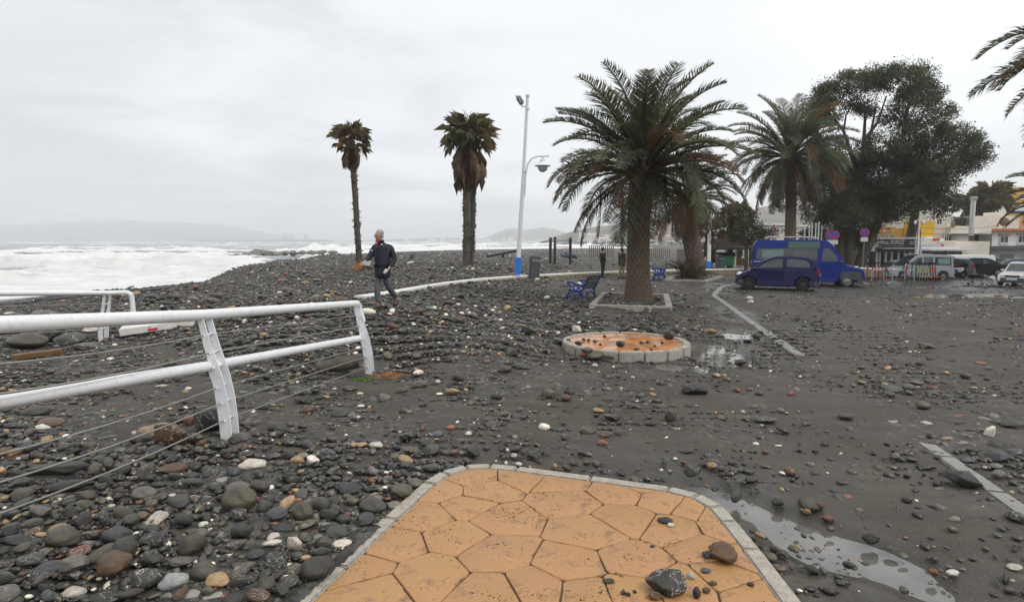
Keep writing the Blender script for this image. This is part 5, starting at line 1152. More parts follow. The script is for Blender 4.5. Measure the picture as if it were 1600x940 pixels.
def car(label, cat, loc, yaw, body, lower, gh, W, wheels, wr, side_win, name="parked_car", group=None, front_win=True, belt_in=.03, roof_in=.14, rim=None, bumper=None, tail_z=.75, lamp_z=.66, gz_=.2, doors=(), rack=False, extras=None, tailcol=None, nose_in=.86):
    """local frame: x forward, z up, wheels on z=0. lower: side outline above the sill from rear to front; gh: greenhouse outline rear base, rear top..., front base"""
    t_ = thing(name, label, cat, loc, yaw, group)
    x0 = min(p[0] for p in lower); x1 = max(p[0] for p in lower); hw = W / 2
    def pl(x): return 1 - (1 - nose_in) * max(0, min(1, (x - (x1 - .55)) / .55)) ** 1.6 - (1 - nose_in) * .8 * max(0, min(1, ((x0 + .45) - x) / .45)) ** 1.6
    out_ = list(lower); bot = []
    for wx in sorted(wheels, reverse=True):
        ra = wr * 1.16; pts = [(wx + ra * math.cos(a), wr + ra * math.sin(a)) for a in np.linspace(-.35, PI + .35, 11)]
        pts = [(px_, max(pz_, gz_)) for px_, pz_ in pts]; bot += pts
    poly = out_ + bot
    mb = MB(); zb = max(p[1] for p in lower)
    fn = lambda p: (p[0], p[1] * pl(p[0]) * (1 - .05 * max(0, (p[2] - .45) / max(.1, zb - .45)) ** 2 - .04 * max(0, (.35 - p[2]) / .2)), p[2])
    mb.prism(poly, -hw, hw, 'XZ', fn); mb.build("body", body, t_, bevel=.045, smooth=.8, segs=3)
    mb = MB(); mb.box(((x0 + x1) / 2, 0, gz_ + .22), ((x1 - x0) * .9, W * .8, .4)); mb.build("underbody", DARK, t_)
    gz0 = min(p[1] for p in gh); gz1_ = max(p[1] for p in gh); hb = hw * .95 - belt_in; ht = hw - roof_in
    def gy(x, z): 
        f_ = max(0, min(1, (z - gz0) / (gz1_ - gz0))); return (hb + (ht - hb) * f_) * (1 - (1 - pl(x)) * .6)
    mb = MB(); mb.prism(gh, -1, 1, 'XZ', lambda p: (p[0], p[1] * gy(p[0], p[2]), p[2])); mb.build("cabin", body, t_, bevel=.035, smooth=.8, segs=3)
    for poly_ in side_win:
        for sd in (-1, 1):
            mb = MB(); mb.prism(poly_, 0, 1, 'XZ', lambda p: (p[0], sd * (gy(p[0], p[2]) - .02 + .028 * p[1]), p[2])); mb.build("side_window", GLASS, t_, bevel=.004, segs=1)
    def slant(a, b_, nm, out, m0=.10, m1=.09):
        (xa, za), (xb, zb_) = a, b_; l = math.hypot(xb - xa, zb_ - za); nx, nz = (zb_ - za) / l * out, -(xb - xa) / l * out; mb = MB(); vs = []
        for k_ in (-.015, .012):
            for f_, mg in ((.1, m0), (.9, m1)):
                x = xa + (xb - xa) * f_ + nx * k_; z = za + (zb_ - za) * f_ + nz * k_; y = gy(x, z) - mg; vs += [(x, -y, z), (x, y, z)]
        mb.add(vs, [(0, 1, 3, 2), (4, 6, 7, 5), (0, 4, 5, 1), (2, 3, 7, 6), (0, 2, 6, 4), (1, 5, 7, 3)]); mb.build(nm, GLASS, t_)
    if front_win: slant(gh[-1], gh[-2], "windscreen", 1)
    slant(gh[0], gh[1], "rear_window", -1)
    for wx in wheels:
        for sd in (-1, 1): wheel(t_, wx, sd * (hw - .10), wr, rim or RIM, sd)
    yb = hw * nose_in
    for sd in (-1, 1):
        zf = lamp_z; xf = x1 - .16
        MB().ell((xf, sd * (yb - .20), zf), (.14, .13, .075), 10, 6).build("headlight", LAMP, t_, smooth=3.2)
        MB().box((x0 + .07, sd * (hw * .90 - .11), tail_z), (.16, .17, .26)).build("tail_light", tailcol or TAIL, t_, bevel=.03, segs=2)
        mr = obj("mirror", None, None, t_, loc=(gh[-1][0] - .28, sd * (hw + .04), gz0 + .10)); MB().ell((0, 0, 0), (.09, .11, .075), 8, 6).build("mirror_shell", body if name != "camper_van" else PLAST, mr, smooth=3.2)
    for xx, sg, nm in ((x1, 1, "front_bumper"), (x0, -1, "rear_bumper")):
        poly_ = [(sg * -.42, -hw * .985), (sg * -.1, -hw * .93), (sg * .035, -hw * .62), (sg * .06, 0), (sg * .035, hw * .62), (sg * -.1, hw * .93), (sg * -.42, hw * .985)]
        mb = MB(); mb.prism([(xx + a, b_) for a, b_ in poly_], gz_ + .06, gz_ + .30); mb.build(nm, bumper or body, t_, bevel=.03, smooth=.8)
        MB().box((xx + sg * .066, 0, gz_ + .24 if sg > 0 else tail_z - .16), (.02, .5, .11)).build("number_plate", PLATE, t_)
    MB().box((x1 - .01, 0, gz_ + .40), (.06, hw * .9, .10)).build("grille", DARK, t_, bevel=.02)
    for (a, b_) in doors:
        for sd in (-1, 1):
            o = MB().box(((a + b_) / 2, sd * (hw - .008), (gz_ + zb) / 2 + .06), (b_ - a, .028, zb - gz_ - .24)).build("door", body, t_, bevel=.012)
            MB().box((a + .14, sd * (hw + .012), zb - .12), (.15, .03, .03)).build("handle", body if cat != 'van' else PLAST, o, bevel=.006)
    if extras: extras(t_, gy, hw, x0, x1)
    return t_
HB_LOW = [(-1.78, .28), (-1.82, .62), (-1.76, .95), (-1.2, .99), (.75, .95), (1.25, .86), (1.62, .72), (1.80, .55), (1.82, .30)]
HB_GH = [(-1.72, .93), (-1.52, 1.38), (-1.25, 1.47), (-.4, 1.52), (.15, 1.49), (.55, 1.36), (1.22, .88)]
def ground_spot(px, py, Y): return at_y(px, py, Y)
def deg(d): return R(d)
NAVY = paint("dark_navy_paint", (.010, .009, .070)); BLUEV = paint("bright_blue_paint", (.005, .026, .22)); SILV = paint("silver_paint", (.38, .39, .42)); WHT = paint("white_paint", (.72, .73, .73)); BLK_ = paint("black_paint", (.012, .012, .014)); GREY = paint("graphite_paint", (.11, .115, .125)); DKB = paint("dark_blue_grey_paint", (.035, .042, .06)); MIDB = paint("steel_blue_paint", (.07, .085, .14))
p = ground_spot(1212, 452.5, 25.8)
yaris = car('small dark navy three-door hatchback with grey bumpers parked before the blue camper', 'car', p, deg(158), NAVY, HB_LOW, HB_GH, 1.66, (-1.12, 1.22), .30,
    [[(-1.38, 1.04), (-1.36, 1.22), (-1.2, 1.36), (-.6, 1.42), (-.42, 1.40), (-.38, 1.06)], [(-.24, 1.03), (-.24, 1.41), (.12, 1.39), (.42, 1.28), (.88, 1.0)]], name="hatchback_car", rim=RIMD, bumper=PLAST, doors=[(-.32, .86)], lamp_z=.70, tail_z=.86); yaris.scale = (.89, .92, .95)
p = ground_spot(1262, 446, 32.3); p.x = at_y(1258, 446, 32.3).x
VAN_LOW = [(-2.75, .35), (-2.78, .9), (-2.74, 1.32), (-1.0, 1.32), (1.45, 1.30), (1.75, 1.20), (2.35, 1.02), (2.60, .82), (2.66, .40)]
VAN_GH = [(-2.74, 1.25), (-2.66, 2.20), (-2.52, 2.42), (.35, 2.46), (.85, 2.40), (1.05, 2.24), (1.78, 1.22)]
GRN = M("green_side_panel", (.07, .15, .11), rough=.4, var=.1); GRNG = M("green_tinted_window", (.13, .20, .19), rough=.1, var=.3, scale=3, spec=.7); SILR = M("aluminium", (.5, .5, .5), rough=.35, metal=.5)
def camper_extras(t_, gy, hw, x0, x1):
    for sd in (-1, 1):
        f = lambda p: (p[0], sd * (gy(p[0], p[2]) + .002 + .02 * p[1]), p[2])
        MB().prism([(-1.0, 2.02), (-1.0, 2.36), (.50, 2.36), (.48, 2.02)], 0, 1, 'XZ', f).build("green_panel", GRN, t_)
        f2 = lambda p: (p[0], sd * (gy(p[0], p[2]) + .012 + .02 * p[1]), p[2])
        MB().prism([(-2.28, 1.50), (-2.28, 1.92), (-1.22, 1.94), (-1.22, 1.50)], 0, 1, 'XZ', f2).build("curtained_window", GRNG, t_, bevel=.01)
        MB().box((-1.95, sd * (hw - .0), 1.30), (1.45, .05, .055)).build("side_moulding", SILR, t_, bevel=.01)
        MB().box((1.95, sd * (hw - .03), .62), (.95, .05, .42)).build("front_wing_guard", PLAST, t_, bevel=.02)
        MB().prism([(1.55, 1.22), (2.2, 1.06), (2.5, .88), (2.3, .85), (1.75, 1.02)], 0, 1, 'XZ', lambda p: (p[0], sd * (hw * .93 - .06 + .07 * p[1] - max(0, p[0] - 2.0) * .12), p[2])).build("headlamp_glass", LAMP, t_, bevel=.01)
    rk = obj("roof_rack", None, None, t_)
    for sd in (-1, 1): MB().tube([(-2.1, sd * .62, 2.52), (-1.9, sd * .62, 2.60), (.2, sd * .62, 2.58), (.45, sd * .62, 2.50)], .03, 8).build("rack_rail", SILR, rk, smooth=1.2)
    for xx in (-1.7, -.9, -.1): MB().box((xx, 0, 2.56), (.06, 1.3, .04)).build("rack_bar", SILR, rk)
    MB().box((-.75, 0, 2.60), (1.7, 1.0, .06)).build("solar_panel", DARK, t_, bevel=.01)
    MB().box((2.63, 0, .86), (.1, .5, .22)).build("badge_grille", DARK, t_, bevel=.02); MB().ell((2.69, 0, .92), (.03, .11, .09), 10, 6).build("badge", SILR, t_, smooth=3.2)
car('tall blue camper van with a green panel and silver roof rack', 'van', p, deg(-19), BLUEV, VAN_LOW, VAN_GH, 2.02, (-1.85, 1.80), .35,
    [[(-2.55, 1.40), (-2.52, 1.98), (.40, 2.0), (.40, 1.38)], [(.62, 1.34), (.66, 1.98), (.95, 2.02), (1.25, 1.66), (1.38, 1.34)]], name="camper_van", bumper=PLAST, roof_in=.18, lamp_z=.98, tail_z=1.05, gz_=.26, extras=camper_extras, doors=[(.56, 1.5)], nose_in=.9)
MPV_LOW = [(-2.05, .30), (-2.10, .62), (-2.06, 1.02), (-1.2, 1.05), (.8, 1.02), (1.35, .95), (1.85, .78), (2.05, .6), (2.06, .32)]
MPV_GH = [(-2.04, .98), (-1.96, 1.66), (-1.8, 1.80), (.1, 1.82), (.45, 1.76), (1.42, .94)]
p = ground_spot(1432, 437, 43.5)
def decal(t_, gy, hw, x0, x1):
    for sd in (-1, 1): MB().prism([(-1.72, 1.18), (-1.72, 1.56), (-.92, 1.56), (-.92, 1.18)], 0, 1, 'XZ', lambda p: (p[0], sd * (gy(p[0], p[2]) + .012 + .015 * p[1]), p[2])).build("teal_sunshade", M("teal_shade", (.16, .32, .31), var=.5, scale=14), t_)
    MB().box((0, 0, 1.84), (1.6, 1.1, .03)).build("roof_panel", SILV, t_, bevel=.01)
car('silver minivan parked behind the row of hired scooters', 'car', p, deg(173), SILV, MPV_LOW, MPV_GH, 1.78, (-1.28, 1.32), .32,
    [[(-1.82, 1.12), (-1.80, 1.62), (-.75, 1.66), (-.75, 1.10)], [(-.6, 1.09), (-.6, 1.66), (-.02, 1.66), (-.02, 1.08)], [(.1, 1.08), (.1, 1.64), (.40, 1.58), (.95, 1.10)]], name="minivan", doors=[(-.66, .04), (.08, 1.1)], extras=decal, lamp_z=.78, tail_z=.98)
p = ground_spot(1404, 434, 50); car('dark hatchback half hidden between the silver minivan and the restaurant', 'car', p, deg(170), BLK_, HB_LOW, HB_GH, 1.72, (-1.12, 1.22), .30, [[(-1.38, 1.04), (-1.36, 1.22), (-1.2, 1.36), (-.42, 1.40), (-.38, 1.06)], [(-.24, 1.03), (-.24, 1.41), (.42, 1.28), (.88, 1.0)]], name="hatchback_car")
VN_LOW = [(-2.35, .32), (-2.38, .8), (-2.34, 1.12), (1.3, 1.1), (1.75, .98), (2.2, .85), (2.38, .65), (2.38, .35)]; VN_GH = [(-2.33, 1.05), (-2.27, 1.80), (-2.15, 1.96), (.7, 1.97), (1.0, 1.9), (1.7, .98)]
p = ground_spot(1501, 433, 53); car('white panel van behind the black saloon', 'van', p, deg(177), WHT, VN_LOW, VN_GH, 1.9, (-1.45, 1.55), .33, [[(-.55, 1.2), (-.55, 1.72), (.35, 1.72), (.35, 1.2)], [(.5, 1.18), (.5, 1.72), (.85, 1.72), (1.28, 1.16)]], name="panel_van", doors=[(.45, 1.4)], lamp_z=.85, tail_z=1.0)
SD_LOW = [(-2.15, .30), (-2.2, .6), (-2.12, .92), (-1.45, .97), (-.9, .95), (1.05, .90), (1.6, .80), (2.1, .66), (2.2, .45), (2.18, .3)]; SD_GH = [(-1.55, .92), (-.85, 1.34), (-.55, 1.40), (.2, 1.40), (.5, 1.34), (1.15, .86)]
SDW = [[(-1.05, 1.0), (-.72, 1.28), (-.30, 1.31), (-.30, .98)], [(-.18, .98), (-.18, 1.32), (.2, 1.31), (.75, .96)]]
p = ground_spot(1487, 433, 47.5); car('grey hatchback seen from behind between minivan and black saloon', 'car', p, deg(118), GREY, HB_LOW, HB_GH, 1.72, (-1.12, 1.22), .30, [[(-1.38, 1.04), (-1.36, 1.22), (-1.2, 1.36), (-.42, 1.40), (-.38, 1.06)], [(-.24, 1.03), (-.24, 1.41), (.42, 1.28), (.88, 1.0)]], name="hatchback_car", tail_z=.95)
p = ground_spot(1499, 431, 49.5); car('small white car tucked beside the black saloon', 'car', p, deg(120), WHT, HB_LOW, HB_GH, 1.62, (-1.12, 1.22), .30, [[(-1.38, 1.04), (-1.36, 1.22), (-1.2, 1.36), (-.42, 1.40), (-.38, 1.06)], [(-.24, 1.03), (-.24, 1.41), (.42, 1.28), (.88, 1.0)]], name="hatchback_car")
p = ground_spot(1520, 431, 46.5); car('black saloon car parked before the white panel van', 'car', p, deg(160), BLK_, SD_LOW, SD_GH, 1.76, (-1.3, 1.35), .31, SDW, name="saloon_car", doors=[(-.95, -.2), (-.16, .85)], tail_z=.78)
p = ground_spot(1549, 423, 68); car('dark grey saloon car before the white tiled house, left one', 'car', p, deg(152), DKB, SD_LOW, SD_GH, 1.76, (-1.3, 1.35), .31, SDW, name="saloon_car", tail_z=.78)
p = ground_spot(1582, 426, 62); car('steel blue saloon car before the white tiled house garage', 'car', p, deg(160), MIDB, SD_LOW, SD_GH, 1.76, (-1.3, 1.35), .31, SDW, name="saloon_car", tail_z=.78)
p = ground_spot(1597, 445.5, 36); car('white small car driving in at the right edge', 'car', p, deg(215), WHT, [(-1.78, .28), (-1.82, .62), (-1.76, .86), (-1.2, .88), (.6, .84), (1.15, .78), (1.7, .66), (1.86, .5), (1.86, .28)], [(-1.72, .84), (-1.4, 1.30), (-1.1, 1.38), (-.2, 1.38), (.1, 1.33), (.82, .80)], 1.62, (-1.15, 1.25), .28,
    [[(-1.3, .92), (-1.15, 1.25), (-.45, 1.28), (-.45, .92)], [(-.32, .92), (-.32, 1.28), (-.05, 1.27), (.45, .88)]], name="hatchback_car", bumper=PLAST, doors=[(-1.0, -.38), (-.34, .62)], lamp_z=.60)
# motor scooter under a blue and white cover
p = ground_spot(1481, 433, 44.5); t_ = thing("motor_scooter", 'motor scooter with blue and white fairing beside the silver minivan', 'scooter', p, deg(130)); MW = M("white_fairing", (.7, .71, .72), rough=.3, coat=.4); MBl = M("blue_fairing", (.03, .06, .28), rough=.3, coat=.4)
for xx in (-.62, .66): MB().lathe([(.12, -.06), (.24, -.06), (.27, -.03), (.27, .03), (.24, .06), (.12, .06)], 18, (xx, 0, .27), 'Y').build("wheel", RUB, t_, smooth=.8)
MB().prism([(-.85, .45), (-.95, .75), (-.2, .72), (.05, .42), (.35, .35), (.5, .95), (.62, .98), (.72, .5), (.4, .24), (-.3, .24)], -.17, .17, 'XZ').build("fairing", MW, t_, bevel=.05, smooth=.8); MB().box((-.45, 0, .80), (.7, .28, .10)).build("seat", DARK, t_, bevel=.04); MB().prism([(-.7, .35), (-.6, .62), (-.1, .6), (0, .35)], -.19, .19, 'XZ').build("side_panel", MBl, t_, bevel=.02)
MB().tube([(.5, -.33, 1.08), (.45, 0, 1.05), (.5, .33, 1.08)], .022, 8).build("handlebar", DARK, t_, smooth=1.2); MB().ell((.62, 0, .92), (.08, .12, .09), 10, 6).build("headlight", LAMP, t_, smooth=3.2); MB().prism([(.5, .98), (.42, 1.38), (.45, 1.39), (.62, 1.0)], -.2, .2, 'XZ').build("windshield", GLASS, t_, bevel=.01)

# ================================================================== HIRED KICK SCOOTERS AND BIKE HOOPS
def scooter_proto(stem_c, deck_c, label, accent=None):
    t_ = thing("kick_scooter", label, 'kick scooter', (0, 0, 0), 0, 'hired kick scooters in the rack')
    sm_ = M("scooter_stem", stem_c, rough=.4, var=.1, coat=.3); dm = M("scooter_deck", deck_c, rough=.5, var=.15)
    MB().box((-.1, 0, .13), (.72, .17, .07)).build("deck", dm, t_, bevel=.02)
    MB().tube([(.32, 0, .14), (.415, 0, .30), (.385, 0, .50)], [.045, .05, .04], 10).build("stem_base", dm, t_, smooth=1.2); MB().tube([(.387, 0, .49), (.335, 0, .88)], [.046, .046], 10).build("stem_sleeve", sm_, t_, smooth=1.2); MB().tube([(.336, 0, .87), (.30, 0, 1.12)], [.03, .03], 8).build("stem", dm, t_, smooth=1.2)
    MB().tube([(.29, -.27, 1.13), (.29, 0, 1.15), (.29, .27, 1.13)], .028, 8).build("handlebar", DARK, t_, smooth=1.2)
    MB().box((.30, 0, 1.08), (.1, .09, .12)).build("lock_box", DARK, t_, bevel=.02)
    for xx in (-.5, .46): MB().lathe([(.04, -.035), (.10, -.035), (.12, -.02), (.12, .02), (.10, .035), (.04, .035)], 14, (xx, 0, .12), 'Y').build("wheel", RUB, t_, smooth=.8)
    for xx in (-.5, .47): MB().tube([(xx + (.15 if xx < 0 else -.13), 0, .16), (xx + .04, 0, .275), (xx - .1, 0, .25)], .035, 6, flat=1.6).build("mudguard", sm_ if accent is None else M("scooter_accent", accent, rough=.4), t_, smooth=1.2)
    return t_
YS = 40.5
def put(proto, px, py, yaw, label, lean=(0, 0), first=False, Y=YS, z=0):
    o = proto if first else copy_tree(proto); q = ground_spot(px, py, Y); q.z += z; o.location = q; o.rotation_euler = (R(lean[0]), R(lean[1]), R(yaw)); o['label'] = label; return o
nth = ['first', 'second', 'third', 'fourth', 'fifth', 'sixth', 'seventh']
pr_ = scooter_proto((.46, .05, .02), (.10, .10, .10), 'x', (.44, .045, .02))
for i, px in enumerate((1355.5, 1361.5, 1367.5, 1373, 1379, 1384.5)): put(pr_, px, 437, 62 + random.uniform(-8, 8), f'{nth[i]} orange-red kick scooter from the camper van end of the rack', (random.uniform(-4, 4), 0), i == 0)
put(pr_, 1387, 440, 20, 'orange-red kick scooter fallen flat at the foot of the green one', (86, 0), Y=40, z=.12)
put(pr_, 1412, 436, 50, 'orange-red kick scooter alone before the silver minivan bonnet', (8, 0))
pr_ = scooter_proto((.02, .22, .12), (.05, .06, .06), 'x')
for i, (px, l_, lab) in enumerate(((1390, -14, 'green kick scooter leaning beside the orange-red row'), (1407, 10, 'teal-green kick scooter behind the lone orange-red one'), (1424.5, 0, 'green kick scooter, left one of the upright green pair'), (1431, 0, 'green kick scooter right next to the yellow ones'))): put(pr_, px, 437, 60, lab, (l_, 0), i == 0)
pr_ = scooter_proto((.45, .48, .03), (.07, .07, .07), 'x')
for i, px in enumerate((1436, 1440.5, 1445.3, 1449.5)): put(pr_, px, 437.5, 66, f'{nth[i]} yellow kick scooter counted from the green pair', (3, 0), i == 0)
pr_ = scooter_proto((.46, .03, .03), (.08, .08, .08), 'x', (.7, .08, .03))
for i, px in enumerate((1456.5, 1460.5, 1464.5)): put(pr_, px, 437.5, 64, f'{nth[i]} red kick scooter beyond the yellow ones', (-8, 0), i == 0)
HOOP = M("galvanised_hoop", (.42, .42, .42), rough=.4, metal=.5, var=.15)
for i, (xa, xb) in enumerate(((1343, 1350), (1361.5, 1380), (1393.5, 1413), (1417, 1428))):
    a, b_ = ground_spot(xa, 440, 39.3), ground_spot(xb, 440, 39.3); h_ = .78; d = b_ - a; u = d.normalized(); r_ = .18
    pts = [Vector((0, 0, -.1)), Vector((0, 0, h_ - r_))] + [u * r_ * (1 - math.cos(t2)) + Vector((0, 0, h_ - r_ + r_ * math.sin(t2))) for t2 in (.5, 1.0, 1.57)] + [d - u * r_ * (1 - math.sin(t2)) + Vector((0, 0, h_ - r_ + r_ * math.cos(t2))) for t2 in (0, .5, 1.0)] + [d + Vector((0, 0, h_ - r_)), d + Vector((0, 0, -.1))]
    tag(MB().tube(pts, .032, 8).build("bike_hoop", HOOP, smooth=1.2, loc=a), f'{nth[i]} galvanised bike hoop from the camper van, before the scooters', 'bike hoop', 'bike hoops')

# ================================================================== STREET FURNITURE
BLUEB = M("bright_blue_band", (.02, .16, .62), rough=.4, var=.08); POLEW = M("white_pole", (.70, .71, .72), rough=.4, var=.06, stain=.15, dirt=(.4, .38, .34)); GREYM = M("grey_metal", (.22, .225, .23), rough=.45, metal=.4, var=.15); BINM = M("dark_green_grey_bin", (.06, .07, .068), rough=.5, var=.15)
b_ = at_y(809, 427, 31.6); t_ = thing("street_lamp", 'tall white lamp post with blue foot, floodlight on top and hooded lantern on an arm', 'street lamp', b_)
P = lambda px, py: at_y(px, py, 31.6) - b_
MB().tube([P(809, 429), P(810, 402)], [.175, .15], 16).build("blue_foot", BLUEB, t_, smooth=1.2)
MB().tube([P(810, 406), P(815, 320), P(818.5, 262), P(824.5, 148)], [.12, .105, .09, .075], 14).build("pole", POLEW, t_, smooth=1.2)
for q in ((818, 290), (818.8, 268), (824, 170), (824.4, 150)): MB().tube([P(q[0] - .1, q[1] + 1), P(q[0] + .1, q[1] - 1.6)], .115, 12).build("collar", POLEW, t_, smooth=1.2)
MB().tube([P(819.5, 308), P(821, 275), P(824, 258), P(830, 248), P(839, 244.2), P(858, 243.8)], .045, 10).build("arm", POLEW, t_, smooth=1.2)
ln = obj("lantern", None, None, t_, loc=P(848, 258)); MB().lathe([(.05, .42), (.05, .30), (.14, .27), (.16, .16), (.36, .02), (.42, -.03), (.40, -.06)], 18).build("hood", POLEW, ln, smooth=.7); MB().ell((0, 0, -.12), (.26, .26, .24), 16, 8).build("globe", M("frosted_globe", (.42, .40, .36), rough=.25, var=.1), ln, smooth=3.2)
fl = obj("floodlight", None, None, t_, loc=P(812.5, 157)); h_ = MB().box((0, 0, 0), (.44, .42, .24), (0, R(56), 0)).build("lamp_head", GREYM, fl, bevel=.05); MB().tube([(.05, 0, -.14), (.10, 0, -.30), (.36, 0, -.32), (.36, 0, -.75)], .03, 8).build("bracket", GREYM, fl, smooth=1.2); MB().box((-.105, 0, .07), (.40, .38, .02), (0, R(56), 0)).build("lamp_glass", M("lamp_lens", (.30, .31, .31), rough=.15), fl)
b_ = at_y(1108, 416, 42); t_ = thing("street_lamp", 'second white lamp post with a blue foot beside the thatched hut', 'street lamp', b_); P = lambda px, py: at_y(px, py, 42) - b_
MB().tube([P(1107, 418), P(1107.5, 408)], [.2, .17], 14).build("blue_foot", BLUEB, t_, smooth=1.2); MB().tube([P(1107.5, 410), P(1112, 250)], [.13, .09], 12).build("pole", POLEW, t_, smooth=1.2); MB().tube([P(1111, 300), P(1113, 280), P(1122, 274), P(1130, 274)], .05, 8).build("arm", POLEW, t_, smooth=1.2); MB().lathe([(.05, .3), (.15, .2), (.36, 0), (.34, -.06), (.2, -.2)], 14, P(1129, 282)).build("lantern", POLEW, t_, smooth=.8)
def litter_bin(px, py, Y, tilt, label):
    b_ = at_y(px, py, Y); t_ = thing("litter_bin", label, 'litter bin', b_, rot=(0, R(tilt), .2), group='litter bins along the wall')
    MB().prism([(-.28, -.2), (.28, -.2), (.28, .2), (-.28, .2)], -.25, .72).build("bin_body", BINM, t_, bevel=.05); MB().prism([(-.29, .70), (-.29, .98), (-.2, 1.04), (.22, 1.0), (.30, .92), (.30, .86), (-.16, .92), (-.18, .70)], -.2, .2, 'XZ').build("hood", BINM, t_, bevel=.01); MB().box((.05, 0, .74), (.40, .34, .03)).build("opening", DARK, t_); MB().box((0, -.206, .78), (.42, .01, .10)).build("label_strip", GREYM, t_)
litter_bin(834, 430, 32.3, 4, 'dark tilted litter bin behind the white wall by the tall lamp'); litter_bin(1125, 421, 42.5, 0, 'dark litter bin at the wall beside the second lamp')
# benches
BENB = M("blue_bench_iron", (.015, .045, .26), rough=.4, var=.15, coat=.3); BEND = M("dark_bench_slats", (.05, .065, .07), rough=.5, var=.2)
def bench(label, loc, rot, sc=1.):
    t_ = thing("park_bench", label, 'bench', loc, rot=rot, group='blue park benches')
    for yy in (-.62, .62):
        o = obj("side_frame", None, None, t_, loc=(0, yy, 0))
        def ring(cx_, cz_, r_, n_=14): return [(cx_ + r_ * math.cos(2 * PI * i / n_), 0, cz_ + r_ * math.sin(2 * PI * i / n_)) for i in range(n_ + 1)]
        MB().tube([(-.28, 0, .0), (-.30, 0, .25), (-.22, 0, .42), (.0, 0, .40), (.22, 0, .44), (.30, 0, .62), (.38, 0, .92), (.40, 0, 1.0)], .036, 8).build("back_rail", BENB, o, smooth=1.2)
        MB().tube([(-.34, 0, .64), (-.36, 0, .70), (-.22, 0, .72), (.05, 0, .66), (.28, 0, .66)], .036, 8).build("armrest", BENB, o, smooth=1.2); MB().tube([(-.34, 0, .66), (-.2, 0, .55), (-.24, 0, .42)], .03, 8).build("arm_support", BENB, o, smooth=1.2)
        for c_ in ((-.16, .18, .14), (.12, .18, .14), (-.02, .54, .09), (.18, .55, .07)): MB().tube(ring(*c_), .024, 6, cap=False).build("scroll", BENB, o, smooth=1.2)
        MB().tube([(.22, 0, .42), (.30, 0, .2), (.36, 0, 0)], .034, 8).build("leg", BENB, o, smooth=1.2); MB().tube([(-.22, 0, .42), (-.32, 0, .2), (-.30, 0, 0)], .034, 8).build("leg", BENB, o, smooth=1.2)
    for i in range(4): MB().box((-.24 + .14 * i, 0, .45 - .01 * (i % 2)), (.11, 1.36, .03)).build("seat_slat", BENB, t_, bevel=.006)
    for i in range(5): MB().box((.26 + .034 * i, 0, .54 + .105 * i), (.03, 1.36, .085), (0, R(16), 0)).build("back_slat", BEND, t_, bevel=.006)
    return t_
q = at_g(905, 463); bench('blue iron bench tipped among the pebbles left of the big palm', (q.x, 21.8, gz1(q.x, 21.8) - .12), (R(0), R(6), R(-28)))
q = at_g(1030, 434); bench('blue scrolled bench standing by the shrub of the leaning palm', (at_y(1030, 434, 33.0).x, 33.0, gz1(at_y(1030, 434, 33.0).x, 33.0) - .03), (0, 0, R(-15)))
# exercise bars, beam and wreckage on the beach
BARS = M("dark_wood_post", (.03, .028, .026), rough=.7, var=.3, bump=.3); b_ = at_y(876, 411, 47)
t_ = thing("exercise_bars", 'black pull-up bars with three posts on the pebble beach', 'exercise frame', b_); P = lambda px, py, Y=47: at_y(px, py, Y) - b_
for a, b0, b1, Y in ((859.8, 412, 371, 46), (866.7, 413, 370, 49), (891, 413, 371, 47)): MB().tube([P(a, b0, Y), P(a + .4, b1, Y)], .11, 8).build("post", BARS, t_, smooth=.9)
for a, a2, yy in ((860, 891, 375.5), (867, 891, 380.5), (867, 891, 386)): MB().tube([P(a, yy), P(a2, yy)], .03, 6).build("bar", GREYM, t_, smooth=1.2)
b_ = at_y(785, 402, 52); t_ = thing("balance_beam", 'low dark tilted balance beam on the beach left of the tall lamp', 'beam', b_); P = lambda px, py, Y=52: at_y(px, py, Y) - b_
MB().tube([P(762, 400.5), P(808, 391.5)], .10, 8).build("beam", BARS, t_, smooth=.9); MB().tube([P(786, 403), P(786, 396)], .1, 8).build("post", BARS, t_, smooth=.9); MB().tube([P(762, 402), P(762.4, 398)], .1, 8).build("post", BARS, t_, smooth=.9); MB().tube([P(808, 396), P(808, 391)], .09, 8).build("post", BARS, t_, smooth=.9)
b_ = at_y(892, 402, 62); t_ = thing("exercise_machine", 'toppled outdoor exercise machine lying on the beach', 'exercise machine', b_); P = lambda px, py, Y=62: at_y(px, py, Y) - b_; EXB = M("blue_grey_machine", (.06, .08, .12), rough=.5, var=.2)
MB().tube([P(877, 398.5), P(890, 401), P(902, 401.5)], .16, 8).build("base_beam", EXB, t_, smooth=.9); MB().tube([P(880, 401), P(883, 396), P(888, 399)], .07, 6).build("crank_arm", EXB, t_, smooth=.9); MB().tube([P(886, 400), P(884, 394)], .08, 6).build("upright", EXB, t_, smooth=.9); MB().ell(P(893, 399), (.55, .3, .28), 10, 6).build("seat", EXB, t_, smooth=3.2); MB().tube([P(876, 397), P(879, 400)], .09, 6).build("pedal", EXB, t_, smooth=.9)
FENP = M("weathered_timber_fence", (.17, .15, .115), rough=.85, var=.3); 
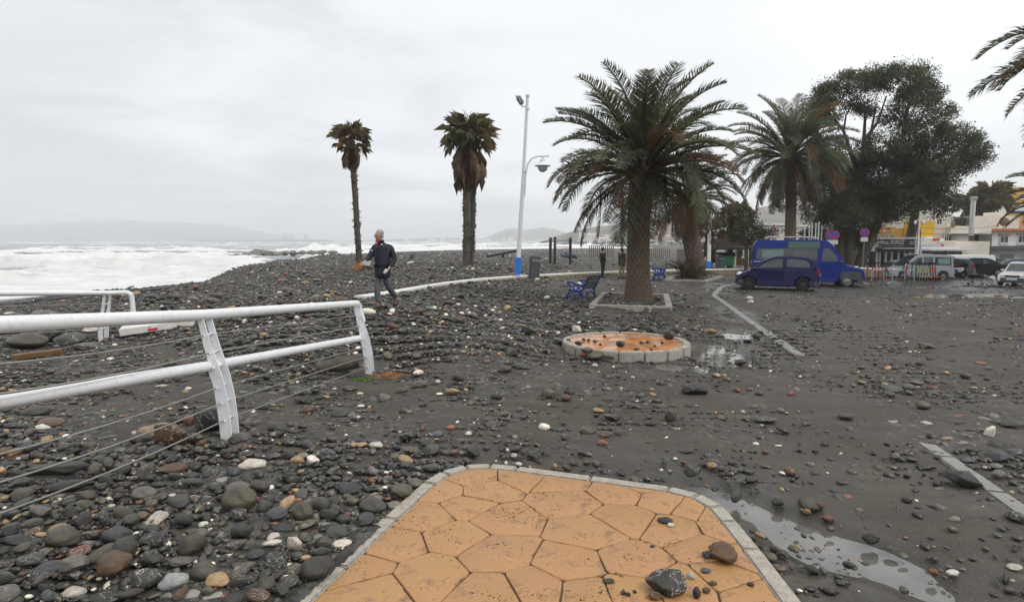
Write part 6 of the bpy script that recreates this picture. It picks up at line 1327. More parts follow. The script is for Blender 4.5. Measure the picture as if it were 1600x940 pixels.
def posts(px0, px1, py0, py1, Y, n_, label, dep=6, rails=True):
    b_ = at_y((px0 + px1) / 2, py1, Y); t_ = thing("post_fence", label, 'fence', b_)
    for i in range(n_):
        f_ = i / (n_ - 1); px = px0 + (px1 - px0) * f_; Yq = Y + dep * math.sin(f_ * 9) * .5; a = at_y(px, py1 + 1, Yq) - b_; a2 = Vector((a.x, a.y, at_y(px, py0 + random.uniform(-1, 1), Yq).z - b_.z))
        MB().tube([a, a2], .07, 6).build("fence_post", FENP, t_, smooth=.9)
    if rails:
        for yy in (.25, .8): a = at_y(px0, py0 + (py1 - py0) * yy, Y) - b_; a2 = at_y(px1, py0 + (py1 - py0) * yy, Y) - b_; MB().tube([a, a2], .03, 5).build("fence_rail", FENP, t_)
posts(921, 958, 384, 401, 78, 13, 'cluster of thin timber posts on the beach behind the standing man'); posts(1012, 1046, 388, 403, 84, 12, 'thin grey timber posts on the beach right of the big palm trunk')
t_ = thing("board_fence", 'brown board fence beyond the leaning palm', 'fence', at_y(1078, 405, 70))
for i in range(22):
    a = at_y(1058 + i * 1.75, 405, 70) - at_y(1078, 405, 70); MB().box((a.x, 0, a.z + .55), (.115, .04, 1.25 + random.uniform(-.05, .05))).build("fence_board", FENP, t_)
wb = at_g(643, 405); o = MB().box((0, 0, .28), (.42, .08, .62), (0, R(28), 0)).build("board", BARS, loc=wb, bevel=.01); tag(o, 'small dark board stuck upright in the beach right of the walking man', 'board')
# no-parking signs
SR = M("sign_red", (.55, .03, .03), rough=.4, var=.05); SB = M("sign_blue", (.03, .09, .45), rough=.4, var=.05); SWH = M("sign_white", (.75, .75, .75), rough=.45, var=.05)
def no_parking(px, py, pyb, Y, label, yaw=0., r=.30, plate=True):
    b_ = at_y(px, pyb, Y); c = at_y(px, py, Y) - b_; t_ = thing("no_parking_sign", label, 'road sign', b_, R(yaw), 'no-parking signs')
    MB().tube([(0, .04, -.2), (0, .04, c.z + r * .9)], .032, 8).build("pole", GREYM, t_, smooth=1.2)
    MB().lathe([(r, -.012), (r, .012)], 28, (0, 0, c.z), 'Y').build("sign_disc", SR, t_); MB().lathe([(r * .80, -.006), (r * .80, .006)], 28, (0, -.014, c.z), 'Y').build("blue_field", SB, t_)
    MB().box((0, -.022, c.z), (r * 1.75, .006, r * .17), (0, R(45), 0)).build("red_bar", SR, t_)
    if plate: MB().box((0, -.01, c.z - r - .17), (.42, .02, .28)).build("plate", SWH, t_, bevel=.01)
no_parking(1207, 358, 420, 36.5, 'no-parking sign turned almost edge on above the camper roof', 66, .33); no_parking(1207.6, 366, 419, 37.5, 'second edge-on no-parking sign just below and behind the first', 62, .3, False)
no_parking(1294.6, 367, 420, 38, 'no-parking sign, left one of the pair behind the camper', -25, .29); no_parking(1301.3, 367, 420, 38.6, 'no-parking sign, right one of the pair behind the camper', -18, .29)
no_parking(1347, 363, 432, 39, 'no-parking sign with a white plate before the huge tree', -30, .28)
# ================================================================== PEOPLE
def skin_obj(name, verts, edges, mat, parent, sub=2, root=0):
    """continuous body grown over a skeleton: verts = (x, y, z, rx, ry)"""
    me = bpy.data.meshes.new(name); me.from_pydata([v[:3] for v in verts], edges, []); me.materials.append(mat)
    o = obj(name, me, None, parent); md = o.modifiers.new("skin", 'SKIN'); md.use_smooth_shade = True
    for i, v in enumerate(verts): sv = me.skin_vertices[0].data[i]; sv.radius = (v[3], v[4] if len(v) > 4 else v[3]); sv.use_root = (i == root)
    s_ = o.modifiers.new("sub", 'SUBSURF'); s_.levels = sub; s_.render_levels = sub; return o
SKIN = M("skin", (.42, .24, .17), rough=.55, var=.1); HAIRG = M("grey_hair", (.34, .34, .335), rough=.8, var=.3, scale=20); HAIRD = M("dark_hair", (.02, .016, .013), rough=.7)
def chain(*pts): return pts
def person(label, loc, J, coat, coat_len, trousers, shoes, hair, rz=0., collar=None, sc=1., hands=('r', 'l'), coat_r=1.):
    t_ = thing("person", label, 'person', loc, rz); t_.scale = (sc,) * 3
    V = []; E = []
    def v(p, r_, ry=None): V.append((*p, r_, ry or r_)); return len(V) - 1
    def lk_(a, b_): E.append((a, b_)); return b_
    hip = v(J['hip'], .12, .10); wst = lk_(hip, v(J['waist'], .125, .10)); ch = lk_(wst, v(J['chest'], .14, .105)); nk = lk_(ch, v(J['neck'], .058)); hd = J['head']; f = Vector(J['face']).normalized()
    a = lk_(nk, v(tuple(Vector(hd) - Vector((0, 0, .085)) + f * .012), .068, .070)); b2_ = lk_(a, v(tuple(Vector(hd) + Vector((0, 0, .01))), .082, .092)); lk_(b2_, v(tuple(Vector(hd) + Vector((0, 0, .085))), .072, .080))
    for s in ('r', 'l'):
        sh = lk_(ch, v(J['sh' + s], .062)); el = lk_(sh, v(J['el' + s], .046)); wr_ = lk_(el, v(J['wr' + s], .030, .026)); d = (Vector(J['wr' + s]) - Vector(J['el' + s])).normalized(); up = d.orthogonal().normalized(); sd = d.cross(up)
        palm = lk_(wr_, v(tuple(Vector(J['wr' + s]) + d * .06), .036, .018)); pc = Vector(V[palm][:3])
        for q, (off, l_) in enumerate(((-.027, .062), (-.009, .075), (.009, .070), (.026, .055))):
            m_ = lk_(palm, v(tuple(pc + d * .045 + sd * off), .0095)); m2 = lk_(m_, v(tuple(pc + d * (.045 + l_ * .55) + sd * off * 1.1 + up * .012), .0085)); lk_(m2, v(tuple(pc + d * (.045 + l_ * .9) + sd * off * 1.1 + up * .032), .0070))
        th = lk_(palm, v(tuple(pc - d * .015 + sd * -.042 + up * .01), .011)); lk_(th, v(tuple(pc + d * .03 + sd * -.058 + up * .025), .0085))
        hj = lk_(hip, v(J['hj' + s], .085)); kn = lk_(hj, v(J['kn' + s], .058)); an = lk_(kn, v(J['an' + s], .034)); lk_(an, v(J['to' + s], .026))
    skin_obj("body", V, E, SKIN, t_, 1)
    # trousers
    V2 = [(*J['waist'], .14 * 1.0, .115), (*J['hip'], .15, .125)]; E2 = [(0, 1)]
    for s in ('r', 'l'): k = len(V2); V2 += [(*J['hj' + s], .105, .10), (*J['kn' + s], .076, .078), (*(Vector(J['an' + s]) * 1.02 - Vector(J['kn' + s]) * .02), .066, .070)]; E2 += [(1, k), (k, k + 1), (k + 1, k + 2)]
    skin_obj("trousers", V2, E2, trousers, t_, 2, 1)
    # jacket
    hem = Vector(J['hip']) + Vector((0, 0, -coat_len)); mid_ = (Vector(J['waist']) + Vector(J['chest'])) / 2; c_ = coat_r
    V3 = [(*hem, .222 * c_, .165 * c_), (*((hem + Vector(J['waist'])) / 2), .212 * c_, .158 * c_), (*J['waist'], .19 * c_, .145 * c_), (*mid_, .195 * c_, .145 * c_), (*J['chest'], .185 * c_, .135 * c_), (*(Vector(J['neck']) * .8 + Vector(J['chest']) * .2), .09, .085)]
    E3 = [(i, i + 1) for i in range(5)]
    for s in ('r', 'l'): k = len(V3); V3 += [(*J['sh' + s], .088, .088), (*((Vector(J['sh' + s]) + Vector(J['el' + s])) / 2), .078, .078), (*J['el' + s], .070, .070), (*(Vector(J['wr' + s]) * .9 + Vector(J['el' + s]) * .1), .054, .054)]; E3 += [(4, k), (k, k + 1), (k + 1, k + 2), (k + 2, k + 3)]
    skin_obj("jacket", V3, E3, coat, t_, 2, 3)
    if collar: MB().lathe([(.078, .0), (.09, .045), (.082, .075), (.066, .07), (.062, .0)], 16, tuple(Vector(J['neck']) + Vector((0, 0, -.03)))).build("collar", collar, t_, smooth=3.2)
    for s in ('r', 'l'):
        a, b_ = Vector(J['an' + s]), Vector(J['to' + s]); d = (b_ - a); d.z = 0; d.normalize(); hl = a - d * .06; zb = min(a.z, b_.z) - .075
        MB().tube([(hl.x, hl.y, a.z - .04), tuple((a * .6 + b_ * .4) + Vector((0, 0, -.035))), tuple(b_ + Vector((0, 0, -.02))), tuple(b_ + d * .07 + Vector((0, 0, -.025)))], [.056, .064, .056, .030], 12, flat=.95).build("shoe", shoes, t_, smooth=1.4)
    H = Vector(hd); sd = Vector((-f.y, f.x, 0))
    hb = MB(); hb.ell(H - f * .034 + Vector((0, 0, .060)), (.082, .086, .070), 16, 10, (0, 0, math.atan2(f.y, f.x) + PI / 2)); hb.ell(H - f * .055 + Vector((0, 0, -.01)), (.074, .06, .085), 12, 8, (0, 0, math.atan2(f.y, f.x) + PI / 2)); hb.build("hair", hair, t_, smooth=3.2)
    nb_ = MB(); nb_.tube([H + f * .085 + Vector((0, 0, .02)), H + f * .108 + Vector((0, 0, -.022)), H + f * .088 + Vector((0, 0, -.034))], [.010, .016, .012], 8); nb_.build("nose", SKIN, t_, smooth=3.2)
    for sg in (-1, 1):
        MB().ell(H + sd * sg * .086 + Vector((0, 0, -.01)) - f * .008, (.014, .022, .032), 8, 6).build("ear", SKIN, t_, smooth=3.2); MB().ell(H + f * .083 + sd * sg * .032 + Vector((0, 0, .018)), (.012, .012, .008), 8, 6).build("eye", DARK, t_, smooth=3.2)
    MB().ell(H + f * .082 + Vector((0, 0, -.058)), (.026, .026, .007), 8, 6).build("mouth", M("lips", (.28, .11, .09), rough=.5), t_, smooth=3.2)
    return t_
def k3(px, py, dy=0.): return ((px - 600) * .01435, dy, (481 - py) * .01435)
JK = M("navy_jacket", (.012, .014, .028), rough=.75, var=.3, scale=9, bump=.35, bscale=22); TRG = M("grey_trousers", (.085, .095, .105), rough=.85, var=.25, scale=8, bump=.3, bscale=24); SHB = M("brown_leather", (.055, .030, .018), rough=.5, var=.2); REDC = M("red_collar", (.30, .03, .035), rough=.8, var=.2)
q = at_g(600, 481); 
J1 = dict(hip=k3(601, 424, .0), waist=k3(601, 412), chest=k3(601.5, 389, 0), neck=k3(598.5, 376.5, -.02), head=k3(597, 366.5, -.05), face=(-.80, -.60, -.12), shr=k3(588.5, 386.5, .02), shl=k3(614.5, 386.5, -.02), elr=k3(582.5, 401, -.10), ell=k3(621, 404, -.02), wrr=k3(578.6, 407, -.32), wrl=k3(613.5, 417.5, -.18),
          hjr=k3(596.5, 425.5, -.02), hjl=k3(605.5, 425.5, .02), knr=k3(593.5, 447, -.16), knl=k3(608.5, 446, .02), anr=k3(596.5, 472, -.18), anl=k3(617, 466.5, .30), tor=k3(590, 477.5, -.26), tol=k3(617.5, 474.8, .20))
man = person('grey-haired man in a navy jacket and grey trousers walking over the pebbles', (q.x, 13.55, q.z + .01), J1, JK, .17, TRG, SHB, HAIRG, collar=JK, coat_r=1.22)
PAPER = M("white_paper", (.78, .78, .77), rough=.8, var=.05)
b_ = man.location + Vector(k3(578, 407.5, -.42)); mb = MB(); mb.add([(0, 0, 0), (.17, .02, .03), (.13, .05, -.08), (.02, .03, -.07), (0, .004, .002), (.17, .024, .032), (.13, .054, -.078), (.02, .034, -.068)], [(0, 1, 2, 3), (7, 6, 5, 4), (0, 4, 5, 1), (1, 5, 6, 2), (2, 6, 7, 3), (3, 7, 4, 0)])
tag(mb.build("paper", PAPER, loc=b_), 'folded white paper in the walking man\'s forward hand', 'paper')
b_ = man.location + Vector(k3(609.3, 422, -.27)); tag(MB().box((0, 0, 0), (.06, .04, .10), (.2, .5, .3)).build("paper", PAPER, loc=b_, bevel=.004), 'small white slip in the walking man\'s lowered hand', 'paper')
FAB = M("red_shirt", (.30, .035, .045), rough=.8, var=.3); mb = MB(); fz = Vector((-.8, -.6, 0)).normalized(); c_ = Vector(k3(599, 383, 0)); c_ = c_ + fz * .135; sx = Vector((.6, -.8, 0))
for sg in (-1, 1): mb.add([c_ + sx * sg * .03 + Vector((0, 0, .14)) - fz * .03, c_ + sx * sg * .085 + Vector((0, 0, .12)) - fz * .05, c_ + sx * sg * .045 + Vector((0, 0, -.05)), c_ + sx * sg * .005 + Vector((0, 0, -.09)) + fz * .01], [(0, 1, 2, 3)])
for (qx, qy, dd) in ((588, 390, -.20), (603.5, 380.5, -.19)): MB().box(k3(qx, qy, dd), (.035, .012, .02)).build("badge", PAPER, man)
sl2 = mb.build("lapel", REDC, man); sl2.modifiers.new("thick", 'SOLIDIFY').thickness = .012
def stand(arm=None, f=(0, -1, 0), wide=.09, step=0.):
    s = Vector((-f[1], f[0], 0)); F_ = Vector(f)
    def q(a, b_, z): return tuple(s * a + F_ * b_ + Vector((0, 0, z)))
    J = dict(hip=q(0, 0, .93), waist=q(0, .0, 1.08), chest=q(0, .0, 1.34), neck=q(0, .0, 1.50), head=q(0, .03, 1.645), face=f, hjr=q(-.09, 0, .9), hjl=q(.09, 0, .9), knr=q(-wide, .02 - step * .4, .49), knl=q(wide, .02 + step * .4, .49), anr=q(-wide - .01, -.03 - step, .09), anl=q(wide + .01, -.03 + step, .09), tor=q(-wide - .02, .12 - step, .05), tol=q(wide + .02, .12 + step, .05),
             shr=q(-.19, 0, 1.40), shl=q(.19, 0, 1.40), elr=q(-.25, -.04, 1.12), ell=q(.25, -.04, 1.12), wrr=q(-.20, .10, .95), wrl=q(.20, .10, .95))
    if arm == 'phone': J.update(elr=q(-.28, .18, 1.22), wrr=q(-.13, .15, 1.50))
    return J
BKC = M("black_clothes", (.012, .013, .016), rough=.8, var=.25); OLV = M("olive_parka", (.060, .058, .034), rough=.85, var=.3, scale=7, bump=.3); KHK = M("khaki_trousers", (.26, .20, .10), rough=.85, var=.2); BKS = M("black_shoe", (.012, .012, .013), rough=.5)
q = at_y(941.5, 432, 35.5); q.z = gz1(q.x, 35.5); person('man dressed all in black standing by the beach wall', q, stand(f=(.92, .38, 0), step=.05), BKC, .02, BKC, BKS, HAIRD, coat_r=.92)
q = at_y(971, 432.5, 34.6); q.z = gz1(q.x, 34.6); man3 = person('man in an olive parka with a phone at his ear, next to the big palm', q, stand('phone', f=(.45, -.89, 0), step=.06), OLV, .26, KHK, BKS, HAIRD, coat_r=1.08)
f_ = Vector((.45, -.89, 0)); s_ = Vector((.89, .45, 0)); tag(MB().box((0, 0, 0), (.02, .07, .14), (0, 0, .4)).build("phone", DARK, loc=q + s_ * -.125 + f_ * .10 + Vector((0, 0, 1.62)), bevel=.004), 'dark phone held to the ear of the man in olive', 'phone')
# ================================================================== BUILDINGS BEHIND THE CAR PARK
def plaster(name, c, st=.35): return M(name, c, rough=.85, var=.12, scale=.6, bump=.1, bscale=6, stain=st, dirt=(c[0] * .55, c[1] * .55, c[2] * .52))
BEIGE = plaster("beige_render", (.70, .64, .53)); WHITEW = plaster("white_render", (.78, .77, .74)); YEL = plaster("yellow_render", (.60, .36, .03)); ORA = plaster("ochre_orange_render", (.62, .36, .09)); CRM = plaster("cream_render", (.75, .69, .58)); SALM = plaster("salmon_render", (.55, .38, .28))
WING = M("window_pane", (.05, .06, .065), rough=.08, var=.4, scale=.8, spec=.7); FRW = M("white_frame", (.68, .68, .66), rough=.5, var=.06); SHUT = M("rolled_shutter", (.62, .61, .58), rough=.6, var=.08); AWN = M("dark_awning", (.022, .028, .027), rough=.7, var=.2); TERRA = M("terracotta_tiles", (.36, .14, .07), rough=.8, var=.35, scale=6, base2=(.42, .22, .13)); GARG = M("pale_green_garage", (.30, .36, .31), rough=.6, var=.1)
class Bld:
    def __init__(s, name, label, px, pyb, Y, cat='building', group=None):
        s.base = at_y(px, pyb, Y); s.Y = Y; s.t = thing(name, label, cat, s.base, group=group)
    def w(s, px, py, Y=None): return at_y(px, py, Y or s.Y) - s.base
    def box(s, nm, mat, px0, py0, px1, py1, dep, off=0., Y=None, parent=None, bevel=0.):
        Y = Y or s.Y; a, b_ = s.w(px0, py1, Y), s.w(px1, py1, Y); z1 = s.w((px0 + px1) / 2, py0, Y).z; y0 = Y - s.Y + off
        return MB().box(((a.x + b_.x) / 2, y0 + dep / 2, (a.z + z1) / 2), (b_.x - a.x, dep, z1 - a.z)).build(nm, mat, parent or s.t, bevel=bevel)
    def win(s, px0, py0, px1, py1, Y=None, shut=False, off=0.):
        Y = Y or s.Y; a, b_ = s.w(px0, py1, Y), s.w(px1, py1, Y); z1 = s.w((px0 + px1) / 2, py0, Y).z; W_, H_ = b_.x - a.x, z1 - a.z; c = Vector(((a.x + b_.x) / 2, Y - s.Y + off, (a.z + z1) / 2)); mb = MB(); f_ = min(.09, W_ * .1)
        for q in ((-W_ / 2 + f_ / 2, 0, f_, H_), (W_ / 2 - f_ / 2, 0, f_, H_), (0, 0, f_ * .7, H_)): mb.box((q[0], -.04, q[1]), (q[2], .10, q[3]))
        for zz in (-H_ / 2 + f_ / 2, H_ / 2 - f_ / 2): mb.box((0, -.042, zz), (W_, .10, f_))
        o = mb.build("window", FRW, s.t, loc=c); MB().box((0, -.012, 0), (W_ - .02, .03, H_ - .02)).build("pane", SHUT if shut else WING, o); MB().box((0, -.06, -H_ / 2 - .05), (W_ + .16, .2, .08)).build("sill", FRW, o)
# restaurant pavilion with its sign
r = Bld("restaurant", 'low white restaurant pavilion with a long black sign board before the yellow house', 1400, 428, 57, 'restaurant')
r.box("back_wall", WHITEW, 1350, 378, 1446, 430, .3, 3.2); r.box("roof", FRW, 1344, 370.5, 1434, 373.2, 4.2, -.5); r.box("sign_board", M("black_sign_board", (.012, .012, .013), rough=.4), 1358, 374, 1430, 384, .12, -.42)
r.box("awning_band", AWN, 1376, 384.4, 1428, 387, .25, -.45); r.box("awning_rail", FRW, 1376, 387.2, 1428, 388.4, .3, -.5); r.box("canopy", AWN, 1374, 388.6, 1428, 393, .8, -.3); r.box("glass_front", WING, 1352, 393, 1428, 425, .06, 1.2); r.box("plinth", GREYM, 1348, 424, 1432, 430, .5, .9)
for a in (1355, 1358.5, 1373, 1377.5, 1387, 1396, 1407, 1417, 1424.5): r.box("pillar", FRW, a - .9, 390, a + .9, 430, .22, .4)
mb = MB(); aw = [r.w(1346, 386, 57), r.w(1364, 383, 57), r.w(1370, 377, 57), r.w(1346, 376.5, 57)]
mb.add([aw[0] + Vector((0, -1.2, 0)), aw[1] + Vector((0, -1.0, 0)), aw[2], aw[3], aw[0] + Vector((0, -1.2, -.08)), aw[1] + Vector((0, -1.0, -.08)), aw[2] + Vector((0, 0, -.08)), aw[3] + Vector((0, 0, -.08))], [(0, 1, 2, 3), (7, 6, 5, 4), (0, 4, 5, 1), (1, 5, 6, 2), (2, 6, 7, 3), (3, 7, 4, 0)]); mb.build("white_awning", FRW, r.t)
r.box("awning_valance", FRW, 1346, 384, 1355, 392, .08, -1.15)
for a in (1430, 1434, 1438.5): MB().tube([r.w(a, 430, 56.5), r.w(a, 372, 56.5)], .07, 8).build("mast", FRW, r.t, smooth=1.2)
for i in range(7): MB().tube([r.w(1430, 428 - i * 8, 56.5), r.w(1438.5, 420 - i * 8, 56.5)], .045, 6).build("lattice_brace", FRW, r.t)
for a, b_ in ((1434, 354), (1438, 358)): MB().tube([r.w(a, 374, 57), r.w(a, b_, 57)], .05, 6).build("flue", WOODB, r.t)
r.box("chimney_box", FRW, 1428, 374.5, 1438, 381, .8, .2)
def lettering(text, parent, loc, size, mat, xscale=1., bold=.0):
    cu = bpy.data.curves.new("lettering", 'FONT'); cu.body = text; cu.size = size; cu.extrude = .012; cu.offset = bold; cu.align_x = 'LEFT'
    tmp = bpy.data.objects.new("tmp_text", cu); COL.objects.link(tmp); bpy.context.view_layer.update()
    me = bpy.data.meshes.new_from_object(tmp.evaluated_get(bpy.context.evaluated_depsgraph_get())); bpy.data.objects.remove(tmp); me.materials.clear()
    o = obj("lettering", me, mat, parent, loc=loc, rot=(PI / 2, 0, 0)); o.scale = (xscale, 1, 1); return o
LET = M("pale_letters", (.62, .62, .60), rough=.5, var=.05); q = r.w(1376.5, 381.4, 56.5); q.y = -.436
l_ = lettering("Hnos. MUÑOZ", r.t, q, .56, LET, 1.0, .006); wpx = l_.dimensions.x; l_.scale.x = (36.0 * 57 / 940) / max(.1, wpx)
for a, b_, c in ((1366, 377, 1373), (1362, 379, 1371), (1417, 377, 1428), (1416, 380, 1427)): r.box("sign_stripe", LET, a, b_, c, b_ + 1.1, .03, -.445)
# bar with the lavender fascia
b = Bld("beach_bar", 'low white bar with a lavender fascia sign and pale awning', 1478, 428, 66, 'bar')
b.box("wall", CRM, 1436, 378, 1522, 428, 6, .6); b.box("end_wall", BEIGE, 1496, 377, 1556, 432, 5, 1.2); b.box("fascia_sign", M("lavender_sign", (.42, .40, .62), rough=.5, var=.12, scale=3), 1440, 381, 1477, 385.4, .12, .2); b.box("sign_mark", SR, 1472.5, 381.8, 1476, 384.6, .04, .14)
for i in range(9): b.box("sign_letter_block", LET, 1445 + i * 2.3, 382.3, 1446.4 + i * 2.3, 384.2, .03, .15)
b.box("white_band", FRW, 1440, 386, 1500, 388.4, .3, .1); b.box("awning", SHUT, 1440, 388.6, 1517, 391.2, 1.8, -1.5); b.box("shop_front", WING, 1442, 392, 1505, 428, .1, .42); b.box("parapet", BEIGE, 1471, 376, 1500, 379, .3, .5)
for a in (1441, 1452, 1466, 1480, 1493): b.box("mullion", GREYM, a, 392, a + 1.1, 428, .1, .28)
b.box("air_unit", SHUT, 1456, 369.5, 1471, 377, .9, 1.4); b.box("red_unit", SR, 1473.5, 372.5, 1480, 376.4, .8, 1.2); b.box("white_unit", FRW, 1480.5, 371.8, 1487.5, 376.4, .8, 1.2)
MB().tube([b.w(1447.5, 379, 67), b.w(1447.5, 374.5, 67), b.w(1450, 373, 67), b.w(1455, 373, 67)], .22, 10).build("vent_duct", SHUT, b.t, smooth=1.2)
# yellow house
b = Bld("yellow_house", 'plain mustard yellow house wall behind the restaurant', 1430, 428, 70, 'house'); b.box("wall", YEL, 1424, 345.5, 1455, 430, 2); b.box("coping", CRM, 1423.5, 344.2, 1455.6, 345.6, 2.1, -.05); b.box("side_house", ORA, 1396, 356, 1423.8, 430, 1.6, 1.9); b.box("tiled_eave", TERRA, 1396, 354.5, 1410, 357, 1.0, 1.2); b.box("band", CRM, 1396, 359, 1411, 361, .3, 1.7); b.box("pipe", DKB, 1423.4, 350, 1424, 400, .12, -.14)
b.win(1397, 366, 1403, 372, off=1.85); b.win(1406, 366, 1412, 372, off=1.85); b.box("salmon_storey", SALM, 1382, 362, 1395.5, 430, 1.2, 2.2)
b = Bld("stacked_house", 'stepped salmon and white house top peeping over the yellow house', 1435, 360, 98, 'house'); b.box("wall", SALM, 1418, 325, 1456, 420, 8); b.box("roof_slab", TERRA, 1424, 338, 1446, 340.5, 2, -1.); b.box("white_storey", WHITEW, 1432, 330, 1452, 337.6, 1, -.8); b.win(1437, 331.5, 1441, 336.5, off=-.8)
# beige terraces
b = Bld("terraced_house", 'beige terraced house with a dark pergola and covered balcony', 1500, 428, 74, 'house')
b.box("wall", BEIGE, 1452, 335, 1491, 430, 8, 1.0); b.box("terrace_wall", CRM, 1488, 353.5, 1526, 366, 5, .4); b.box("upper_wall", CRM, 1524.5, 337, 1556, 365.5, 6, .7); b.box("tall_wall", BEIGE, 1556, 336, 1615, 360, 6, 2.2); b.box("wall_block", CRM, 1590, 329.5, 1596, 337, 3, 2.4)
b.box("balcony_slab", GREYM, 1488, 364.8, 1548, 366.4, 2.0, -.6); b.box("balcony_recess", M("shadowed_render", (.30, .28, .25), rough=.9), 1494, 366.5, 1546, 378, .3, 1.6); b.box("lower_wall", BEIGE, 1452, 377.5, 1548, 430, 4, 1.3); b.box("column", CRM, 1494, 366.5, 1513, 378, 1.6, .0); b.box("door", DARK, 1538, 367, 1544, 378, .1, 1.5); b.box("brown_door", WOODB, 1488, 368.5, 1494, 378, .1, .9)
b.win(1462.5, 342, 1471.5, 351); b.win(1481, 341, 1492, 351, shut=True, off=.3); b.win(1480, 368, 1487, 377, off=.6)
for i in range(9): b.box("pergola_slat", BARS, 1502, 338 + i * 1.45, 1531, 338.8 + i * 1.45, .1, 1.2)
for a in (1502, 1516, 1530): b.box("pergola_post", BARS, a, 337, a + 1, 353, .15, 1.35)
b.box("pergola_back", DARK, 1503, 339, 1530, 352, .1, 1.7); b.box("white_door", FRW, 1496, 367, 1506, 377, .05, -.06)
cz_ = at_y(1515, 370, 72); t_ = thing("steel_chimney", 'tall shiny steel flue pipe rising over the terraces', 'chimney', cz_); P = lambda px, py: at_y(px, py, 72) - cz_
x0_ = P(1517, 368); MB().tube([x0_, Vector((x0_.x, 0, P(1517, 312).z))], .26, 16).build("flue_pipe", SILR, t_, smooth=1.2); z1_ = P(1517, 312).z
for f_ in (.2, .5, .8): MB().tube([(x0_.x, 0, z1_ * f_), (x0_.x, 0, z1_ * f_ + .1)], .285, 16).build("joint_ring", SILR, t_, smooth=1.2)
MB().lathe([(.26, z1_ - .1), (.38, z1_ + .05), (.38, z1_ + .3), (.28, z1_ + .34)], 16, (x0_.x, 0, 0)).build("cowl", SILR, t_, smooth=.8)
def dish(px, py, Y, label, rz):
    c = at_y(px, py, Y); t_ = thing("satellite_dish", label, 'satellite dish', c, rz, 'satellite dishes'); RUST = M("rusty_dish", (.22, .12, .075), rough=.7, var=.3)
    MB().lathe([(.02, 0), (.22, .02), (.40, .08), (.50, .14), (.49, .16), (.38, .10), (.2, .045), (.02, .03)], 20, axis='Y').build("reflector", RUST, t_, smooth=.9); MB().tube([(0, .05, 0), (0, .4, -.3), (0, .4, -.9)], .04, 6).build("mast", GREYM, t_); MB().tube([(0, 0, -.45), (0, -.4, -.1)], .025, 6).build("feed_arm", GREYM, t_)
dish(1491, 349.5, 72.5, 'rusty satellite dish by the beige house shutter', .5); dish(1569.5, 346.5, 73, 'rusty satellite dish above the tiled roof', -.6)
# white house with a tiled roof
b = Bld("white_house", 'white two-storey house with a terracotta eave and pale garage door', 1585, 424, 76, 'house')
b.box("wall", WHITEW, 1546, 359, 1680, 426, 8); mb = MB(); a = b.w(1541, 359.5, 75.6); e_ = b.w(1690, 359.5, 75.6); z_ = b.w(1545, 352.5, 76).z
mb.add([(a.x, -.6, a.z), (e_.x, -.6, a.z), (e_.x, 3.5, z_ + .2), (a.x + .6, 3.5, z_ + .2), (a.x, -.6, a.z - .15), (e_.x, -.6, a.z - .15), (e_.x, 3.5, z_), (a.x + .6, 3.5, z_)], [(0, 1, 2, 3), (7, 6, 5, 4), (0, 4, 5, 1), (1, 5, 6, 2), (2, 6, 7, 3), (3, 7, 4, 0)]); ro = mb.build("roof", TERRA, b.t)
mb = MB()
for i in range(46): x_ = a.x + .1 + i * .24; mb.tube([(x_, -.62, a.z + .01), (x_ + .02, 3.4, z_ + .2)], .085, 6)
tag(mb.build("roof_tile_rolls", TERRA, ro), kind='stuff')
b.win(1561, 368, 1575, 380); b.win(1589, 367, 1604, 380); b.box("window_hood", TERRA, 1559.5, 365.6, 1577, 367.2, .35, -.3); b.box("window_hood", TERRA, 1587.5, 364.6, 1606, 366.2, .35, -.3); b.box("garage_door", GARG, 1560, 397, 1582, 424, .1, -.04); b.box("garage_lintel", FRW, 1559, 395, 1583, 397, .14, -.06); b.box("side_door", SHUT, 1592, 397, 1602, 424, .1, -.05); b.box("string_course", FRW, 1546, 384, 1680, 385.4, .12, -.08)
mb = MB(); q0, q1 = b.w(1532, 389, 75), b.w(1640, 386, 75); mb.add([(q0.x, -2.4, q0.z), (q1.x, -2.4, q1.z - .1), (q1.x, -.1, q1.z + .25), (q0.x + 1, -.1, q0.z + .35), (q0.x, -2.4, q0.z - .07), (q1.x, -2.4, q1.z - .17), (q1.x, -.1, q1.z + .18), (q0.x + 1, -.1, q0.z + .28)], [(0, 1, 2, 3), (7, 6, 5, 4), (0, 4, 5, 1), (1, 5, 6, 2), (2, 6, 7, 3), (3, 7, 4, 0)]); mb.build("dark_awning", AWN, b.t)
# ochre flats on the rise
b = Bld("apartment_block", 'ochre orange block of flats with white balconies above the palms', 1590, 420, 112, 'flats')
b.box("wall", ORA, 1557, 295, 1700, 420, 9); b.box("parapet", ORA, 1556, 292.5, 1700, 295.2, .4, -.2); b.box("bay", ORA, 1569, 301, 1572.5, 335, .8, -.9)
for (a, c, e_, d) in ((1574, 305, 1579, 313), (1591, 303, 1604, 311), (1560, 306, 1565, 313), (1616, 303, 1628, 311), (1640, 303, 1652, 311)): b.win(a, c, e_, d)
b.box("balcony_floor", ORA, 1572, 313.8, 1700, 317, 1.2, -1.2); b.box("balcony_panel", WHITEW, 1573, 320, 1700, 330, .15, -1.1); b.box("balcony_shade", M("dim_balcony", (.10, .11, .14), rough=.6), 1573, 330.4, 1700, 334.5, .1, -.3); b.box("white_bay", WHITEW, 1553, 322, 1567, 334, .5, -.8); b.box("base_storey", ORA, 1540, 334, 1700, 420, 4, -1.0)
for i in range(7): b.box("blue_laundry", MBl, 1575 + i * 3, 329.6 + (i % 2), 1577 + i * 3, 331.6 + (i % 2), .05, -1.25)
